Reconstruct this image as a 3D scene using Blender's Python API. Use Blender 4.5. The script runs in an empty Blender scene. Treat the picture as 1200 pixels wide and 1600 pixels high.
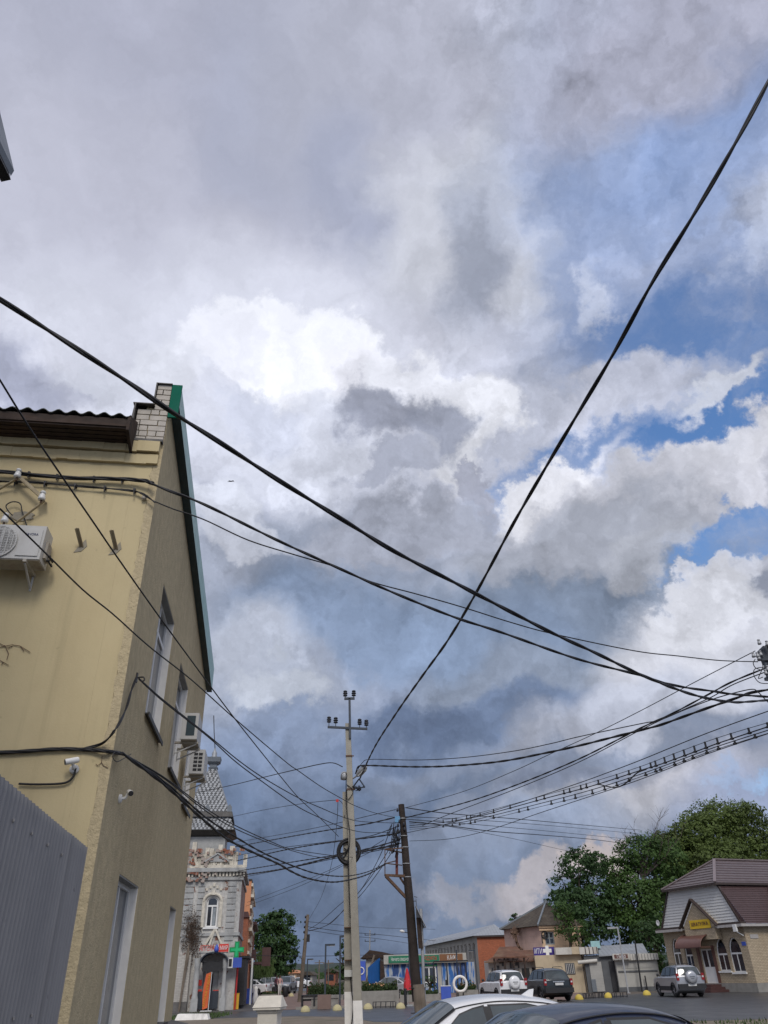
import bpy, bmesh, math, random
from mathutils import Vector, Matrix, Euler, noise as mnoise
random.seed(7)
scene = bpy.context.scene
COL = scene.collection
R = math.radians

# ---------------------------------------------------------------- camera
CAM = Vector((0, 0, 1.65))
FPX = 1155.0
PITCH, ROLL = R(31.95), R(1.7)
FWD = Vector((0, math.cos(PITCH), math.sin(PITCH)))
U0 = Vector((0, -math.sin(PITCH), math.cos(PITCH)))
R0 = Vector((1, 0, 0))
RC = R0 * math.cos(ROLL) - U0 * math.sin(ROLL)
UC = U0 * math.cos(ROLL) + R0 * math.sin(ROLL)
cam_data = bpy.data.cameras.new('camera')
cam_data.sensor_fit = 'VERTICAL'
cam_data.sensor_height = 36.0
cam_data.lens = 36.0 * FPX / 1600.0
cam_data.clip_start = 0.05
cam_data.clip_end = 6000
cam = bpy.data.objects.new('camera', cam_data)
COL.objects.link(cam)
M = Matrix((RC, UC, -FWD)).transposed().to_4x4()
M.translation = CAM
cam.matrix_world = M
scene.camera = cam


def ray(px, py):
    return FWD * FPX + RC * (px - 600) - UC * (py - 800)


def at(px, py, D):
    """point seen at photo pixel (px,py), D metres ahead of the viewer"""
    d = ray(px, py)
    return CAM + d * (D / d.y)


def ground(px, py, z=0.0):
    d = ray(px, py)
    return CAM + d * ((z - CAM.z) / d.z)


def on_plane(px, py, P, N):
    d = ray(px, py)
    return CAM + d * ((P - CAM).dot(N) / d.dot(N))


# ---------------------------------------------------------------- render look
vs = scene.view_settings
scene.display_settings.display_device = 'sRGB'
vs.view_transform = 'Standard'
vs.look = 'None'
vs.exposure = 0.0
vs.gamma = 1.0
scene.render.engine = 'CYCLES'
scene.cycles.max_bounces = 5
scene.cycles.diffuse_bounces = 3
scene.cycles.glossy_bounces = 3
scene.cycles.transmission_bounces = 4
scene.cycles.transparent_max_bounces = 8
scene.cycles.use_denoising = True
scene.render.resolution_x = 768
scene.render.resolution_y = 1024


def lin(c):
    """sRGB 0-255 triple -> linear rgb"""
    out = []
    for v in c:
        v = v / 255.0
        out.append(v / 12.92 if v <= 0.04045 else ((v + 0.055) / 1.055) ** 2.4)
    return out
# ---------------------------------------------------------------- sky and light
SUN_EL, SUN_AZ = R(42), R(172)   # behind the viewer, veiled by cloud


def build_world():
    w = bpy.data.worlds.new('World')
    scene.world = w
    w.use_nodes = True
    nt = w.node_tree
    nt.nodes.clear()
    N, L = nt.nodes, nt.links

    def node(t, **kw):
        n = N.new(t)
        for k, v in kw.items():
            setattr(n, k, v)
        return n

    def math_(op, a, b=None, clamp=False):
        n = node('ShaderNodeMath', operation=op, use_clamp=clamp)
        for i, v in enumerate((a, b)):
            if v is None:
                continue
            if isinstance(v, (int, float)):
                n.inputs[i].default_value = v
            else:
                L.new(v, n.inputs[i])
        return n.outputs[0]

    def vmath(op, a, b=None, c=None):
        n = node('ShaderNodeVectorMath', operation=op)
        for i, v in enumerate((a, b, c)):
            if v is None:
                continue
            if isinstance(v, (tuple, list)):
                n.inputs[i].default_value = v
            elif isinstance(v, (int, float)):
                n.inputs['Scale'].default_value = v
            else:
                L.new(v, n.inputs[i])
        return n.outputs[0]

    def mix(f, a, b, mode='MIX'):
        n = node('ShaderNodeMix', data_type='RGBA', blend_type=mode)
        if isinstance(f, (int, float)):
            n.inputs[0].default_value = f
        else:
            L.new(f, n.inputs[0])
        for i, v in ((6, a), (7, b)):
            if isinstance(v, (tuple, list)):
                n.inputs[i].default_value = tuple(v) + (1,) * (4 - len(v))
            else:
                L.new(v, n.inputs[i])
        return n.outputs[2]

    def maprange(v, a, b, c, d, it='SMOOTHSTEP'):
        n = node('ShaderNodeMapRange', interpolation_type=it)
        L.new(v, n.inputs[0])
        for i, x in enumerate((a, b, c, d)):
            n.inputs[i + 1].default_value = x
        return n.outputs[0]

    def noise(vec, scale, detail, rough, out='Fac', dist=0.0, lac=2.0):
        n = node('ShaderNodeTexNoise')
        n.inputs['Scale'].default_value = scale
        n.inputs['Detail'].default_value = detail
        n.inputs['Roughness'].default_value = rough
        n.inputs['Lacunarity'].default_value = lac
        n.inputs['Distortion'].default_value = dist
        L.new(vec, n.inputs['Vector'])
        return n.outputs[out]

    tc = node('ShaderNodeTexCoord')
    d = vmath('NORMALIZE', tc.outputs['Generated'])
    # turbulent copies of the view direction: the clouds are soft shapes seen through them
    n1 = noise(d, 3.2, 3.0, 0.5, 'Color')
    w1 = vmath('MULTIPLY_ADD', vmath('SUBTRACT', n1, (0.5, 0.5, 0.5)), (0.3, 0.3, 0.3), d)
    n2 = noise(d, 9.0, 8.0, 0.62, 'Color')
    n2c = vmath('SUBTRACT', n2, (0.5, 0.5, 0.5))
    soft = vmath('MULTIPLY_ADD', n2c, (0.13, 0.13, 0.13), w1)
    hard = vmath('MULTIPLY_ADD', n2c, (0.20, 0.20, 0.20), d)

    # clear sky above the clouds
    sky = node('ShaderNodeTexSky', sky_type='NISHITA', sun_disc=False)
    sky.sun_elevation = SUN_EL
    sky.sun_rotation = SUN_AZ
    sky.air_density = 1.3
    sky.dust_density = 0.6
    sky.ozone_density = 3.0
    STR = 0.1
    blue = vmath('MULTIPLY', sky.outputs[0], BLUE_GAIN)

    PXR = 1.0 / 1155.0

    def falloff(vec, px, py, rx, ry, rot, a, s):
        dv = ray(px, py)
        sc = FPX / dv.length
        dn = dv.normalized()
        # local frame on the sky: x to the right, y up, z towards the viewer
        xr = dn.cross(Vector((0, 0, 1))).normalized()
        yu = xr.cross(dn).normalized()
        q = Matrix((xr, yu, -dn)).transposed() @ Matrix.Rotation(R(rot), 3, 'Z')
        m = node('ShaderNodeMapping', vector_type='TEXTURE')
        L.new(vec, m.inputs[0])
        m.inputs['Location'].default_value = dn
        m.inputs['Rotation'].default_value = q.to_euler('XYZ')
        m.inputs['Scale'].default_value = (rx * PXR * sc, ry * PXR * sc, 0.9)
        ln = node('ShaderNodeVectorMath', operation='LENGTH')
        L.new(m.outputs[0], ln.inputs[0])
        return maprange(ln.outputs['Value'], max(0.0, 1 - s), 1 + s, a, 0.0)

    def emit(col):
        return tuple(v / STR for v in lin(col))

    def fmix(f, a, b):
        n = node('ShaderNodeMix', data_type='FLOAT')
        L.new(f, n.inputs[0])
        if isinstance(a, float):
            n.inputs[2].default_value = a
        else:
            L.new(a, n.inputs[2])
        n.inputs[3].default_value = b
        return n.outputs[0]

    # soft sheets
    e = node('ShaderNodeSeparateXYZ')
    L.new(soft, e.inputs[0])
    g = maprange(e.outputs[2], -0.02, 0.75, 0, 1)
    cur = mix(g, emit((96, 108, 128)), emit((168, 170, 182)))
    def chained(v):
        # evaluate in batches: the next batch waits for the colour so far
        return vmath('MULTIPLY_ADD', cur, (1e-8, 1e-8, 1e-8), v)

    for i, (px, py, rx, ry, rot, col, al, so) in enumerate(SOFT):
        if i % 9 == 8:
            soft = chained(soft)
        cur = mix(falloff(soft, px, py, rx, ry, rot, al, so), cur, emit(col))
    # crisper heaps, and a mask of the clear gaps between them
    gap = 0.0
    for i, (kind, px, py, rx, ry, rot, col, al, so) in enumerate(HARD):
        if i % 9 == 0:
            hard = chained(hard)
        f = falloff(hard, px, py, rx, ry, rot, al, so)
        if kind == 'B':
            gap = fmix(f, gap, 1.0)
        else:
            cur = mix(f, cur, emit(col))
            if isinstance(gap, float):
                continue
            gap = fmix(f, gap, 0.0)
    # billow relief inside the cloud mass, lit from above
    fa = noise(hard, 4.2, 9.0, 0.55)
    off = vmath('ADD', hard, (-0.012, 0.0, 0.03))
    fb = noise(off, 4.2, 9.0, 0.55)
    rel = math_('SUBTRACT', fa, fb)
    rel = math_('MULTIPLY_ADD', rel, REL)
    rel.node.inputs[2].default_value = 1.0
    bil = maprange(fa, 0.25, 0.75, 1 - BIL, 1 + BIL, 'LINEAR')
    shade = math_('MULTIPLY', rel, bil)
    # the high sheet on the left is smooth
    calm = falloff(d, 150, 150, 620, 420, 0, 0.75, .45)
    shade = fmix(calm, shade, 1.0)
    cur = vmath('MULTIPLY', cur, node_comb(node, L, shade))
    # thin veil over the gaps
    vn = noise(soft, 5.0, 8.0, 0.6)
    veil = maprange(vn, 0.42, 0.72, 1.0, 0.25)
    gap = math_('MULTIPLY', gap, veil)
    cur = mix(gap, cur, blue)
    # unseen cloud deck behind the viewer, brightened and warmed to light the scene
    sy_ = node('ShaderNodeSeparateXYZ')
    L.new(d, sy_.inputs[0])
    low = maprange(sy_.outputs[2], 0.02, 0.42, 1.28, 1.0)
    cur = vmath('MULTIPLY', cur, node_comb(node, L, low))
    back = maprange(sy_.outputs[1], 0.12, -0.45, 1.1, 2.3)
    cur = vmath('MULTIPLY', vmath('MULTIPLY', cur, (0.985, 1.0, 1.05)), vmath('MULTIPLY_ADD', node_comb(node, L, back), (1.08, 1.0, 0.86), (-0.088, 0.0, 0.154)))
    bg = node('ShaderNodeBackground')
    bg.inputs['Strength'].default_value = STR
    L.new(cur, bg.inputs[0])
    out = node('ShaderNodeOutputWorld')
    L.new(bg.outputs[0], out.inputs[0])
    w.cycles.sampling_method = 'MANUAL'
    w.cycles.sample_map_resolution = 512


def node_comb(node, L, v):
    c = node('ShaderNodeCombineXYZ')
    for i in range(3):
        L.new(v, c.inputs[i])
    return c.outputs[0]


REL, BIL = 2.4, 0.17
BLUE_GAIN = (0.9, 1.12, 1.35)
# (px, py, rx, ry, rotation, colour, opacity, softness)
SOFT = [
    (150, 150, 600, 380, 0, (171, 173, 187), .95, .6),
    (150, 420, 520, 190, 0, (188, 189, 201), .9, .7),
    (480, 170, 130, 200, 10, (163, 168, 186), .7, .6),
    (660, 230, 200, 300, 20, (174, 176, 188), .85, .5),
    (560, 330, 60, 120, 0, (160, 166, 186), .6, .6),
    (690, 400, 110, 90, 30, (204, 206, 213), .8, .5),
    (830, 420, 70, 150, 10, (198, 201, 209), .8, .5),
    (900, 250, 110, 240, 0, (180, 186, 202), .7, .6),
    (755, 470, 44, 130, -16, (152, 158, 173), .85, .5),
    (1060, 260, 200, 220, 0, (150, 168, 203), .85, .6),
    (1000, 50, 230, 100, 10, (166, 167, 181), .9, .5),
    (1180, 330, 60, 50, 20, (184, 190, 206), .8, .6),
    (900, 560, 120, 70, 20, (170, 178, 198), .7, .6),
    (380, 600, 420, 150, 0, (210, 212, 222), .95, .5),
    (950, 660, 260, 90, 10, (186, 190, 203), .9, .5),
    (40, 575, 110, 50, 0, (150, 154, 172), .85, .5),
    (400, 790, 360, 120, 0, (186, 189, 200), .9, .5),
    (330, 770, 60, 40, 0, (162, 167, 183), .7, .6),
    (430, 800, 80, 30, 0, (166, 170, 184), .7, .6),
    (560, 930, 420, 110, 0, (146, 155, 172), .9, .6),
    (350, 930, 90, 80, 0, (158, 164, 178), .8, .6),
    (1050, 780, 300, 110, 15, (174, 175, 183), .9, .5),
    (880, 940, 260, 110, 8, (120, 133, 152), .95, .5),
    (600, 1000, 240, 70, 0, (122, 138, 162), .9, .5),
    (440, 1010, 90, 40, 0, (120, 134, 156), .8, .6),
    (380, 1090, 130, 90, 0, (164, 169, 180), .95, .4),
    (520, 1090, 70, 30, 10, (150, 156, 170), .8, .6),
    (540, 1180, 420, 90, 0, (122, 136, 160), .9, .5),
    (820, 1060, 180, 40, 10, (134, 144, 160), .8, .6),
    (760, 1120, 140, 24, 8, (106, 121, 146), .9, .5),
    (1100, 1010, 170, 110, 0, (194, 195, 201), .95, .4),
    (1020, 1110, 200, 50, 10, (168, 172, 183), .9, .5),
    (900, 1160, 140, 24, 10, (150, 154, 165), .8, .6),
    (620, 1130, 150, 26, 5, (104, 119, 145), .9, .5),
    (660, 1200, 120, 22, 0, (138, 146, 162), .8, .6),
    (520, 1310, 520, 100, 0, (93, 107, 129), .95, .5),
    (1010, 1190, 260, 26, 6, (126, 135, 152), .9, .5),
    (1090, 1240, 180, 40, 0, (172, 171, 176), .9, .5),
    (920, 1290, 240, 50, 0, (156, 157, 163), .8, .5),
    (880, 1245, 150, 16, 5, (112, 122, 142), .7, .5),
    (740, 1330, 240, 50, 0, (118, 130, 150), .8, .5),
    (640, 1430, 420, 60, 0, (106, 117, 135), .9, .6),
    (420, 1430, 220, 100, 0, (88, 101, 122), .9, .6),
    (1220, 1290, 110, 70, 0, (146, 156, 180), .7, .6),
]
HARD = [
    ('B', 1130, 500, 240, 90, -8, None, .9, .55),
    ('B', 930, 695, 240, 26, 14, None, .8, .6),
    ('B', 1120, 655, 170, 46, 16, None, 1, .35),
    ('B', 1180, 826, 115, 62, 10, None, 1, .14),
    ('B', 1080, 230, 130, 70, 20, None, .45, .8),
    ('B', 890, 330, 70, 90, 30, None, .4, .8),
    ('B', 930, 470, 60, 60, 0, None, .5, .7),
    ('B', 1170, 1212, 50, 12, 0, None, .35, .6),
    ('C', 930, 470, 24, 60, -25, (190, 195, 208), .7, .5),
    ('C', 1180, 385, 70, 26, 25, (182, 190, 208), .7, .6),
    ('C', 980, 625, 140, 42, 8, (190, 193, 205), .9, .32),
    ('C', 1130, 602, 90, 24, 18, (202, 205, 213), .9, .32),
    ('C', 470, 560, 170, 76, -12, (233, 234, 239), .97, .14),
    ('C', 350, 530, 80, 52, 0, (226, 227, 234), .95, .14),
    ('C', 630, 615, 125, 56, -24, (230, 230, 236), .97, .14),
    ('C', 735, 660, 62, 56, -30, (224, 225, 230), .95, .2),
    ('C', 660, 590, 80, 46, -20, (228, 229, 235), .95, .18),
    ('C', 748, 640, 50, 54, -30, (224, 225, 230), .9, .25),
    ('C', 255, 580, 60, 44, 0, (218, 220, 228), .9, .2),
    ('C', 160, 600, 50, 30, 0, (206, 209, 219), .8, .3),
    ('C', 470, 690, 110, 90, 0, (200, 203, 213), .9, .3),
    ('C', 400, 650, 60, 50, 0, (190, 194, 207), .8, .3),
    ('C', 850, 780, 100, 44, 12, (218, 218, 222), .95, .22),
    ('C', 1060, 748, 200, 36, 15, (204, 204, 209), .95, .25),
    ('C', 1140, 750, 60, 26, 10, (196, 196, 202), .9, .3),
    ('C', 960, 800, 170, 56, 12, (178, 179, 186), .95, .3),
    ('C', 880, 850, 200, 50, 8, (156, 160, 170), .9, .35),
    ('C', 1020, 860, 80, 48, 10, (170, 173, 181), .9, .25),
    ('C', 1140, 915, 90, 26, 5, (198, 200, 208), .9, .25),
    ('C', 700, 730, 60, 40, 20, (212, 213, 218), .9, .25),
    ('C', 600, 650, 74, 46, -8, (152, 156, 170), .95, .3),
    ('C', 690, 680, 52, 46, 0, (150, 155, 170), .92, .32),
    ('C', 610, 735, 66, 26, 0, (160, 164, 177), .9, .25),
    ('C', 740, 755, 42, 30, 0, (160, 163, 176), .95, .18),
    ('C', 640, 830, 170, 42, 4, (160, 164, 176), .9, .2),
    ('C', 340, 800, 70, 40, 0, (200, 203, 212), .85, .25),
    ('C', 420, 1060, 60, 30, 0, (176, 181, 190), .85, .3),
    ('C', 380, 850, 80, 26, 0, (196, 199, 208), .8, .3),
    ('C', 1090, 960, 100, 40, 10, (200, 201, 206), .9, .2),
    ('B', 1185, 828, 95, 50, 8, None, 1, .14),
    ('C', 860, 1372, 100, 26, 12, (156, 150, 150), .8, .35),
    ('C', 930, 1340, 44, 24, 40, (178, 166, 160), .8, .35),
    ('C', 720, 1385, 80, 18, 0, (134, 134, 140), .6, .5),
]
build_world()
sun_d = bpy.data.lights.new('sun', 'SUN')
sun_d.energy = 1.5
sun_d.angle = R(18)
sun_d.color = (1.0, 0.95, 0.88)
sun = bpy.data.objects.new('sun', sun_d)
COL.objects.link(sun)
# rotation 0 points down; sun azimuth measured like the sky's sun_rotation
sv = Vector((math.sin(SUN_AZ) * math.cos(SUN_EL), math.cos(SUN_AZ) * math.cos(SUN_EL), math.sin(SUN_EL)))
sun.rotation_euler = sv.to_track_quat('Z', 'Y').to_euler()
# ---------------------------------------------------------------- materials
MATS = {}


def mat(name, col, rough=0.8, var=0.12, scale=6.0, bump=0.0, metal=0.0, stain=None, stain_amt=0.5,
        stain_scale=0.7, kind=None, spec=0.5, coat=0.0, bscale=None, **kw):
    """procedural material; col is linear base colour"""
    if name in MATS:
        return MATS[name]
    m = bpy.data.materials.new(name)
    m.use_nodes = True
    nt = m.node_tree
    N, L = nt.nodes, nt.links
    b = N['Principled BSDF']
    b.inputs['Roughness'].default_value = rough
    b.inputs['Metallic'].default_value = metal
    b.inputs['Specular IOR Level'].default_value = spec
    b.inputs['Coat Weight'].default_value = coat
    b.inputs['Coat Roughness'].default_value = 0.05
    tc = N.new('ShaderNodeTexCoord')
    vec = tc.outputs['Object']

    def mixc(f, a, c, mode='MIX'):
        n = N.new('ShaderNodeMix')
        n.data_type = 'RGBA'
        n.blend_type = mode
        if isinstance(f, (int, float)):
            n.inputs[0].default_value = f
        else:
            L.new(f, n.inputs[0])
        for i, v in ((6, a), (7, c)):
            if isinstance(v, (tuple, list)):
                n.inputs[i].default_value = tuple(v) + (1,)
            else:
                L.new(v, n.inputs[i])
        return n.outputs[2]

    def noise(v, s, d=5, r=0.6):
        n = N.new('ShaderNodeTexNoise')
        n.inputs['Scale'].default_value = s
        n.inputs['Detail'].default_value = d
        n.inputs['Roughness'].default_value = r
        L.new(v, n.inputs['Vector'])
        return n.outputs['Fac']

    def rng(v, a, c, lo=0.0, hi=1.0):
        n = N.new('ShaderNodeMapRange')
        L.new(v, n.inputs[0])
        for i, x in enumerate((a, c, lo, hi)):
            n.inputs[i + 1].default_value = x
        return n.outputs[0]

    def uv_vec(sx=1.0, sz=1.0):
        sp = N.new('ShaderNodeSeparateXYZ')
        L.new(vec, sp.inputs[0])
        ad = N.new('ShaderNodeMath')
        L.new(sp.outputs[0], ad.inputs[0])
        L.new(sp.outputs[1], ad.inputs[1])
        cb = N.new('ShaderNodeCombineXYZ')
        m1 = N.new('ShaderNodeMath'); m1.operation = 'MULTIPLY'; m1.inputs[1].default_value = sx
        m2 = N.new('ShaderNodeMath'); m2.operation = 'MULTIPLY'; m2.inputs[1].default_value = sz
        L.new(ad.outputs[0], m1.inputs[0])
        L.new(sp.outputs[2], m2.inputs[0])
        L.new(m1.outputs[0], cb.inputs[0])
        L.new(m2.outputs[0], cb.inputs[1])
        return cb.outputs[0]

    lo = [c * (1 - var) for c in col]
    hi = [min(1, c * (1 + var)) for c in col]
    n1 = noise(vec, scale)
    cur = mixc(rng(n1, 0.3, 0.7), lo, hi)
    height = None
    if kind == 'brick':
        bt = N.new('ShaderNodeTexBrick')
        L.new(uv_vec(), bt.inputs['Vector'])
        bt.inputs['Scale'].default_value = 1.0
        bt.inputs['Brick Width'].default_value = kw.get('bw', 0.26)
        bt.inputs['Row Height'].default_value = kw.get('bh', 0.085)
        bt.inputs['Mortar Size'].default_value = kw.get('ms', 0.008)
        bt.inputs['Mortar Smooth'].default_value = 0.1
        bt.inputs['Color1'].default_value = tuple(lo) + (1,)
        bt.inputs['Color2'].default_value = tuple(hi) + (1,)
        bt.inputs['Mortar'].default_value = tuple(kw.get('mortar', (0.25, 0.24, 0.22))) + (1,)
        cur = mixc(rng(n1, 0.3, 0.7, 0, 1), bt.outputs['Color'], bt.outputs['Color'])
        f2 = rng(noise(vec, scale * 1.7), 0.3, 0.7, 1 - var, 1 + var)
        cb = N.new('ShaderNodeCombineXYZ')
        for i in range(3):
            L.new(f2, cb.inputs[i])
        cur = mixc(1.0, cur, cb.outputs[0], 'MULTIPLY')
        height = bt.outputs['Fac']
    elif kind == 'lines':        # horizontal or vertical joints (boards, siding, tiles)
        wv = N.new('ShaderNodeTexWave')
        wv.wave_type = 'BANDS'
        wv.bands_direction = kw.get('dirn', 'Z')
        wv.wave_profile = kw.get('prof', 'SAW')
        wv.inputs['Scale'].default_value = kw.get('ws', 1.0)
        wv.inputs['Distortion'].default_value = kw.get('wd', 0.0)
        L.new(vec, wv.inputs['Vector'])
        height = wv.outputs['Fac']
        cur = mixc(rng(height, 0.0, 0.15, kw.get('ld', 0.5), 0.0), cur, kw.get('line', tuple(c * 0.35 for c in col)))
    if stain is not None:
        sv = N.new('ShaderNodeMapping')
        sv.inputs['Scale'].default_value = kw.get('sstretch', (1, 1, 0.35))
        L.new(vec, sv.inputs[0])
        s1 = noise(sv.outputs[0], stain_scale, 7, 0.65)
        e = kw.get('sedge', (0.5, 0.72))
        cur = mixc(rng(s1, e[0], e[1], 0, stain_amt), cur, stain)
    if kw.get('streaks'):
        sv = N.new('ShaderNodeMapping')
        sv.inputs['Scale'].default_value = (7, 7, 0.3)
        L.new(vec, sv.inputs[0])
        cur = mixc(rng(noise(sv.outputs[0], 1.0, 6, 0.6), 0.55, 0.75, 0, kw['streaks']), cur, tuple(c * .5 for c in col))
        # scattered small chips and spots
        cur = mixc(rng(noise(vec, 9.0, 3, 0.5), 0.71, 0.74, 0, kw['streaks']), cur, tuple(c * .45 for c in col))
    if kind == 'flake':          # peeling paint over brick
        f = noise(vec, kw.get('fscale', 2.2), 9, 0.7)
        cur = mixc(rng(f, 0.56, 0.6), cur, kw.get('under', (0.3, 0.12, 0.07)))
        height = f
    if kind == 'streak':
        sv = N.new('ShaderNodeMapping')
        sv.inputs['Scale'].default_value = (3.2, 3.2, 0.45)
        L.new(vec, sv.inputs[0])
        s1 = noise(sv.outputs[0], 1.0, 4, 0.6)
        cur = mixc(rng(s1, 0.46, 0.52), cur, kw.get('second', (0.5, 0.5, 0.5)))
        s2 = noise(sv.outputs[0], 0.55, 3, 0.6)
        cur = mixc(rng(s2, 0.55, 0.6), cur, kw.get('third', (0.02, 0.05, 0.2)))
    L.new(cur, b.inputs['Base Color'])
    rr = rng(noise(vec, scale * 0.8, 4), 0.3, 0.7, max(0, rough - 0.07), min(1, rough + 0.07))
    L.new(rr, b.inputs['Roughness'])
    if bump or height is not None:
        bn = N.new('ShaderNodeBump')
        bn.inputs['Strength'].default_value = kw.get('bstr', 0.6)
        bn.inputs['Distance'].default_value = bump if bump else 0.01
        if height is not None and kind != 'flake':
            if kind == 'brick':
                inv = rng(height, 0, 1, 1, 0)
                L.new(inv, bn.inputs['Height'])
            else:
                L.new(height, bn.inputs['Height'])
        else:
            L.new(noise(vec, bscale or scale * 6, kw.get('bdet', 6), 0.7), bn.inputs['Height'])
        L.new(bn.outputs[0], b.inputs['Normal'])
    MATS[name] = m
    return m


def glass(name, col=(0.02, 0.025, 0.03), rough=0.08, var=0.5, scale=1.5):
    m = mat(name, col, rough, var, scale, spec=0.8)
    return m


def emissive(name, col, s=1.0):
    if name in MATS:
        return MATS[name]
    m = mat(name, col, 0.5, 0.05)
    b = m.node_tree.nodes['Principled BSDF']
    b.inputs['Emission Color'].default_value = tuple(col) + (1,)
    b.inputs['Emission Strength'].default_value = s
    return m


# ---------------------------------------------------------------- mesh building
class MB:
    def __init__(self, frame=None):
        self.v, self.f, self.s = [], [], []
        self.M = frame or Matrix.Identity(4)

    def add(self, vs_, fs, smooth=False):
        o = len(self.v)
        self.v += [self.M @ Vector(p) for p in vs_]
        self.f += [[o + i for i in f] for f in fs]
        self.s += [smooth] * len(fs)
        return self

    def box(self, c, size, rot=None):
        hx, hy, hz = [s / 2 for s in size]
        P = [Vector((x, y, z)) for x in (-hx, hx) for y in (-hy, hy) for z in (-hz, hz)]
        if rot is not None:
            P = [rot @ p for p in P]
        c = Vector(c)
        return self.add([c + p for p in P], [[0, 1, 3, 2], [4, 6, 7, 5], [0, 4, 5, 1], [2, 3, 7, 6], [0, 2, 6, 4], [1, 5, 7, 3]])

    def box2(self, a, b):
        a, b = Vector(a), Vector(b)
        return self.box((a + b) / 2, [abs(x) for x in (b - a)])

    def bar(self, p, q, w, h=None, up=(0, 0, 1)):
        p, q = Vector(p), Vector(q)
        h = h or w
        d = (q - p)
        l = d.length
        d.normalize()
        upv = Vector(up)
        if abs(d.dot(upv)) > 0.98:
            upv = Vector((0, 1, 0))
        x = d.cross(upv).normalized()
        z = x.cross(d)
        rot = Matrix((x, d, z)).transposed()
        return self.box((p + q) / 2, (w, l, h), rot)

    def tube(self, pts, r, n=8, cap=True):
        pts = [Vector(p) for p in pts]
        rs = r if isinstance(r, (list, tuple)) else [r] * len(pts)
        V, F = [], []
        prev = None
        for i, p in enumerate(pts):
            t = (pts[min(i + 1, len(pts) - 1)] - pts[max(i - 1, 0)])
            t = t.normalized() if t.length > 1e-9 else Vector((0, 0, 1))
            if prev is None:
                a = Vector((0, 0, 1)) if abs(t.z) < 0.9 else Vector((1, 0, 0))
                x = t.cross(a).normalized()
            else:
                x = (prev - t * prev.dot(t)).normalized()
            prev = x
            y = t.cross(x)
            for k in range(n):
                a = 2 * math.pi * k / n
                V.append(p + (x * math.cos(a) + y * math.sin(a)) * rs[i])
        for i in range(len(pts) - 1):
            for k in range(n):
                k2 = (k + 1) % n
                F.append([i * n + k, i * n + k2, (i + 1) * n + k2, (i + 1) * n + k])
        self.add(V, F, True)
        if cap:
            m = len(pts) - 1
            self.add(V, [list(range(n))[::-1], [m * n + k for k in range(n)]])
        return self

    def cyl(self, p, q, r1, r2=None, n=12):
        return self.tube([p, q], [r1, r2 if r2 is not None else r1], n)

    def lathe(self, c, prof, n=14, axis='Z', smooth=True):
        """prof: (radius, height) pairs"""
        c = Vector(c)
        V, F = [], []
        for r, h in prof:
            for k in range(n):
                a = 2 * math.pi * k / n
                if axis == 'Z':
                    p = Vector((r * math.cos(a), r * math.sin(a), h))
                elif axis == 'Y':
                    p = Vector((r * math.cos(a), h, r * math.sin(a)))
                else:
                    p = Vector((h, r * math.cos(a), r * math.sin(a)))
                V.append(c + p)
        for i in range(len(prof) - 1):
            for k in range(n):
                k2 = (k + 1) % n
                F.append([i * n + k, i * n + k2, (i + 1) * n + k2, (i + 1) * n + k])
        self.add(V, F, smooth)
        m = len(prof) - 1
        return self.add(V, [list(range(n))[::-1], [m * n + k for k in range(n)]])

    def poly(self, pts):
        return self.add(pts, [list(range(len(pts)))])

    def slab(self, fn, outer, holes=(), th=0.2, back=True):
        """flat sheet with holes; fn(u,v,w) -> point, w=0 front, w=-th back"""
        from mathutils.geometry import tessellate_polygon
        loops = [list(outer)] + [list(h) for h in holes]
        flat = [p for l in loops for p in l]
        tris = tessellate_polygon([[Vector((p[0], p[1], 0)) for p in l] for l in loops])
        n = len(flat)
        V = [fn(u, v, 0) for u, v in flat] + [fn(u, v, -th) for u, v in flat]
        F = []
        for t in tris:
            a, b, c = [Vector(flat[i]) for i in t]
            if (b - a).cross(c - a) < 0:
                t = t[::-1]
            F.append(list(t))
            if back:
                F.append([n + i for i in t][::-1])
        o = 0
        for l in loops:
            m = len(l)
            for i in range(m):
                j = (i + 1) % m
                F.append([o + i, o + j, n + o + j, n + o + i])
            o += m
        self.add(V, F)
        return self

    def prism(self, pts, d):
        """polygon extruded by vector d"""
        n = len(pts)
        d = Vector(d)
        P = [Vector(p) for p in pts]
        V = P + [p + d for p in P]
        F = [list(range(n))[::-1], [n + i for i in range(n)]]
        for i in range(n):
            j = (i + 1) % n
            F.append([i, j, n + j, n + i])
        return self.add(V, F)

    def grid(self, fn, nu, nv, smooth=True):
        V = [fn(i / nu, j / nv) for i in range(nu + 1) for j in range(nv + 1)]
        F = []
        for i in range(nu):
            for j in range(nv):
                a = i * (nv + 1) + j
                F.append([a, a + 1, a + nv + 2, a + nv + 1])
        return self.add(V, F, smooth)

    def build(self, name, m, root=None, mtx=None, fix=True):
        me = bpy.data.meshes.new(name)
        inv = None
        if root is not None:
            inv = WM[root.name].inverted()
        vs_ = [tuple(inv @ p) for p in self.v] if inv is not None else [tuple(p) for p in self.v]
        me.from_pydata(vs_, [], self.f)
        me.polygons.foreach_set('use_smooth', self.s)
        me.materials.append(m)
        me.update()
        if fix:
            bm = bmesh.new()
            bm.from_mesh(me)
            bmesh.ops.recalc_face_normals(bm, faces=bm.faces)
            bm.to_mesh(me)
            bm.free()
        o = bpy.data.objects.new(name, me)
        COL.objects.link(o)
        if root is not None:
            o.parent = root
            WM[o.name] = WM[root.name]
        else:
            WM[o.name] = Matrix.Identity(4)
        return o


WM = {}   # object name -> world matrix, kept by hand (parts sit at their root's frame)


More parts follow.
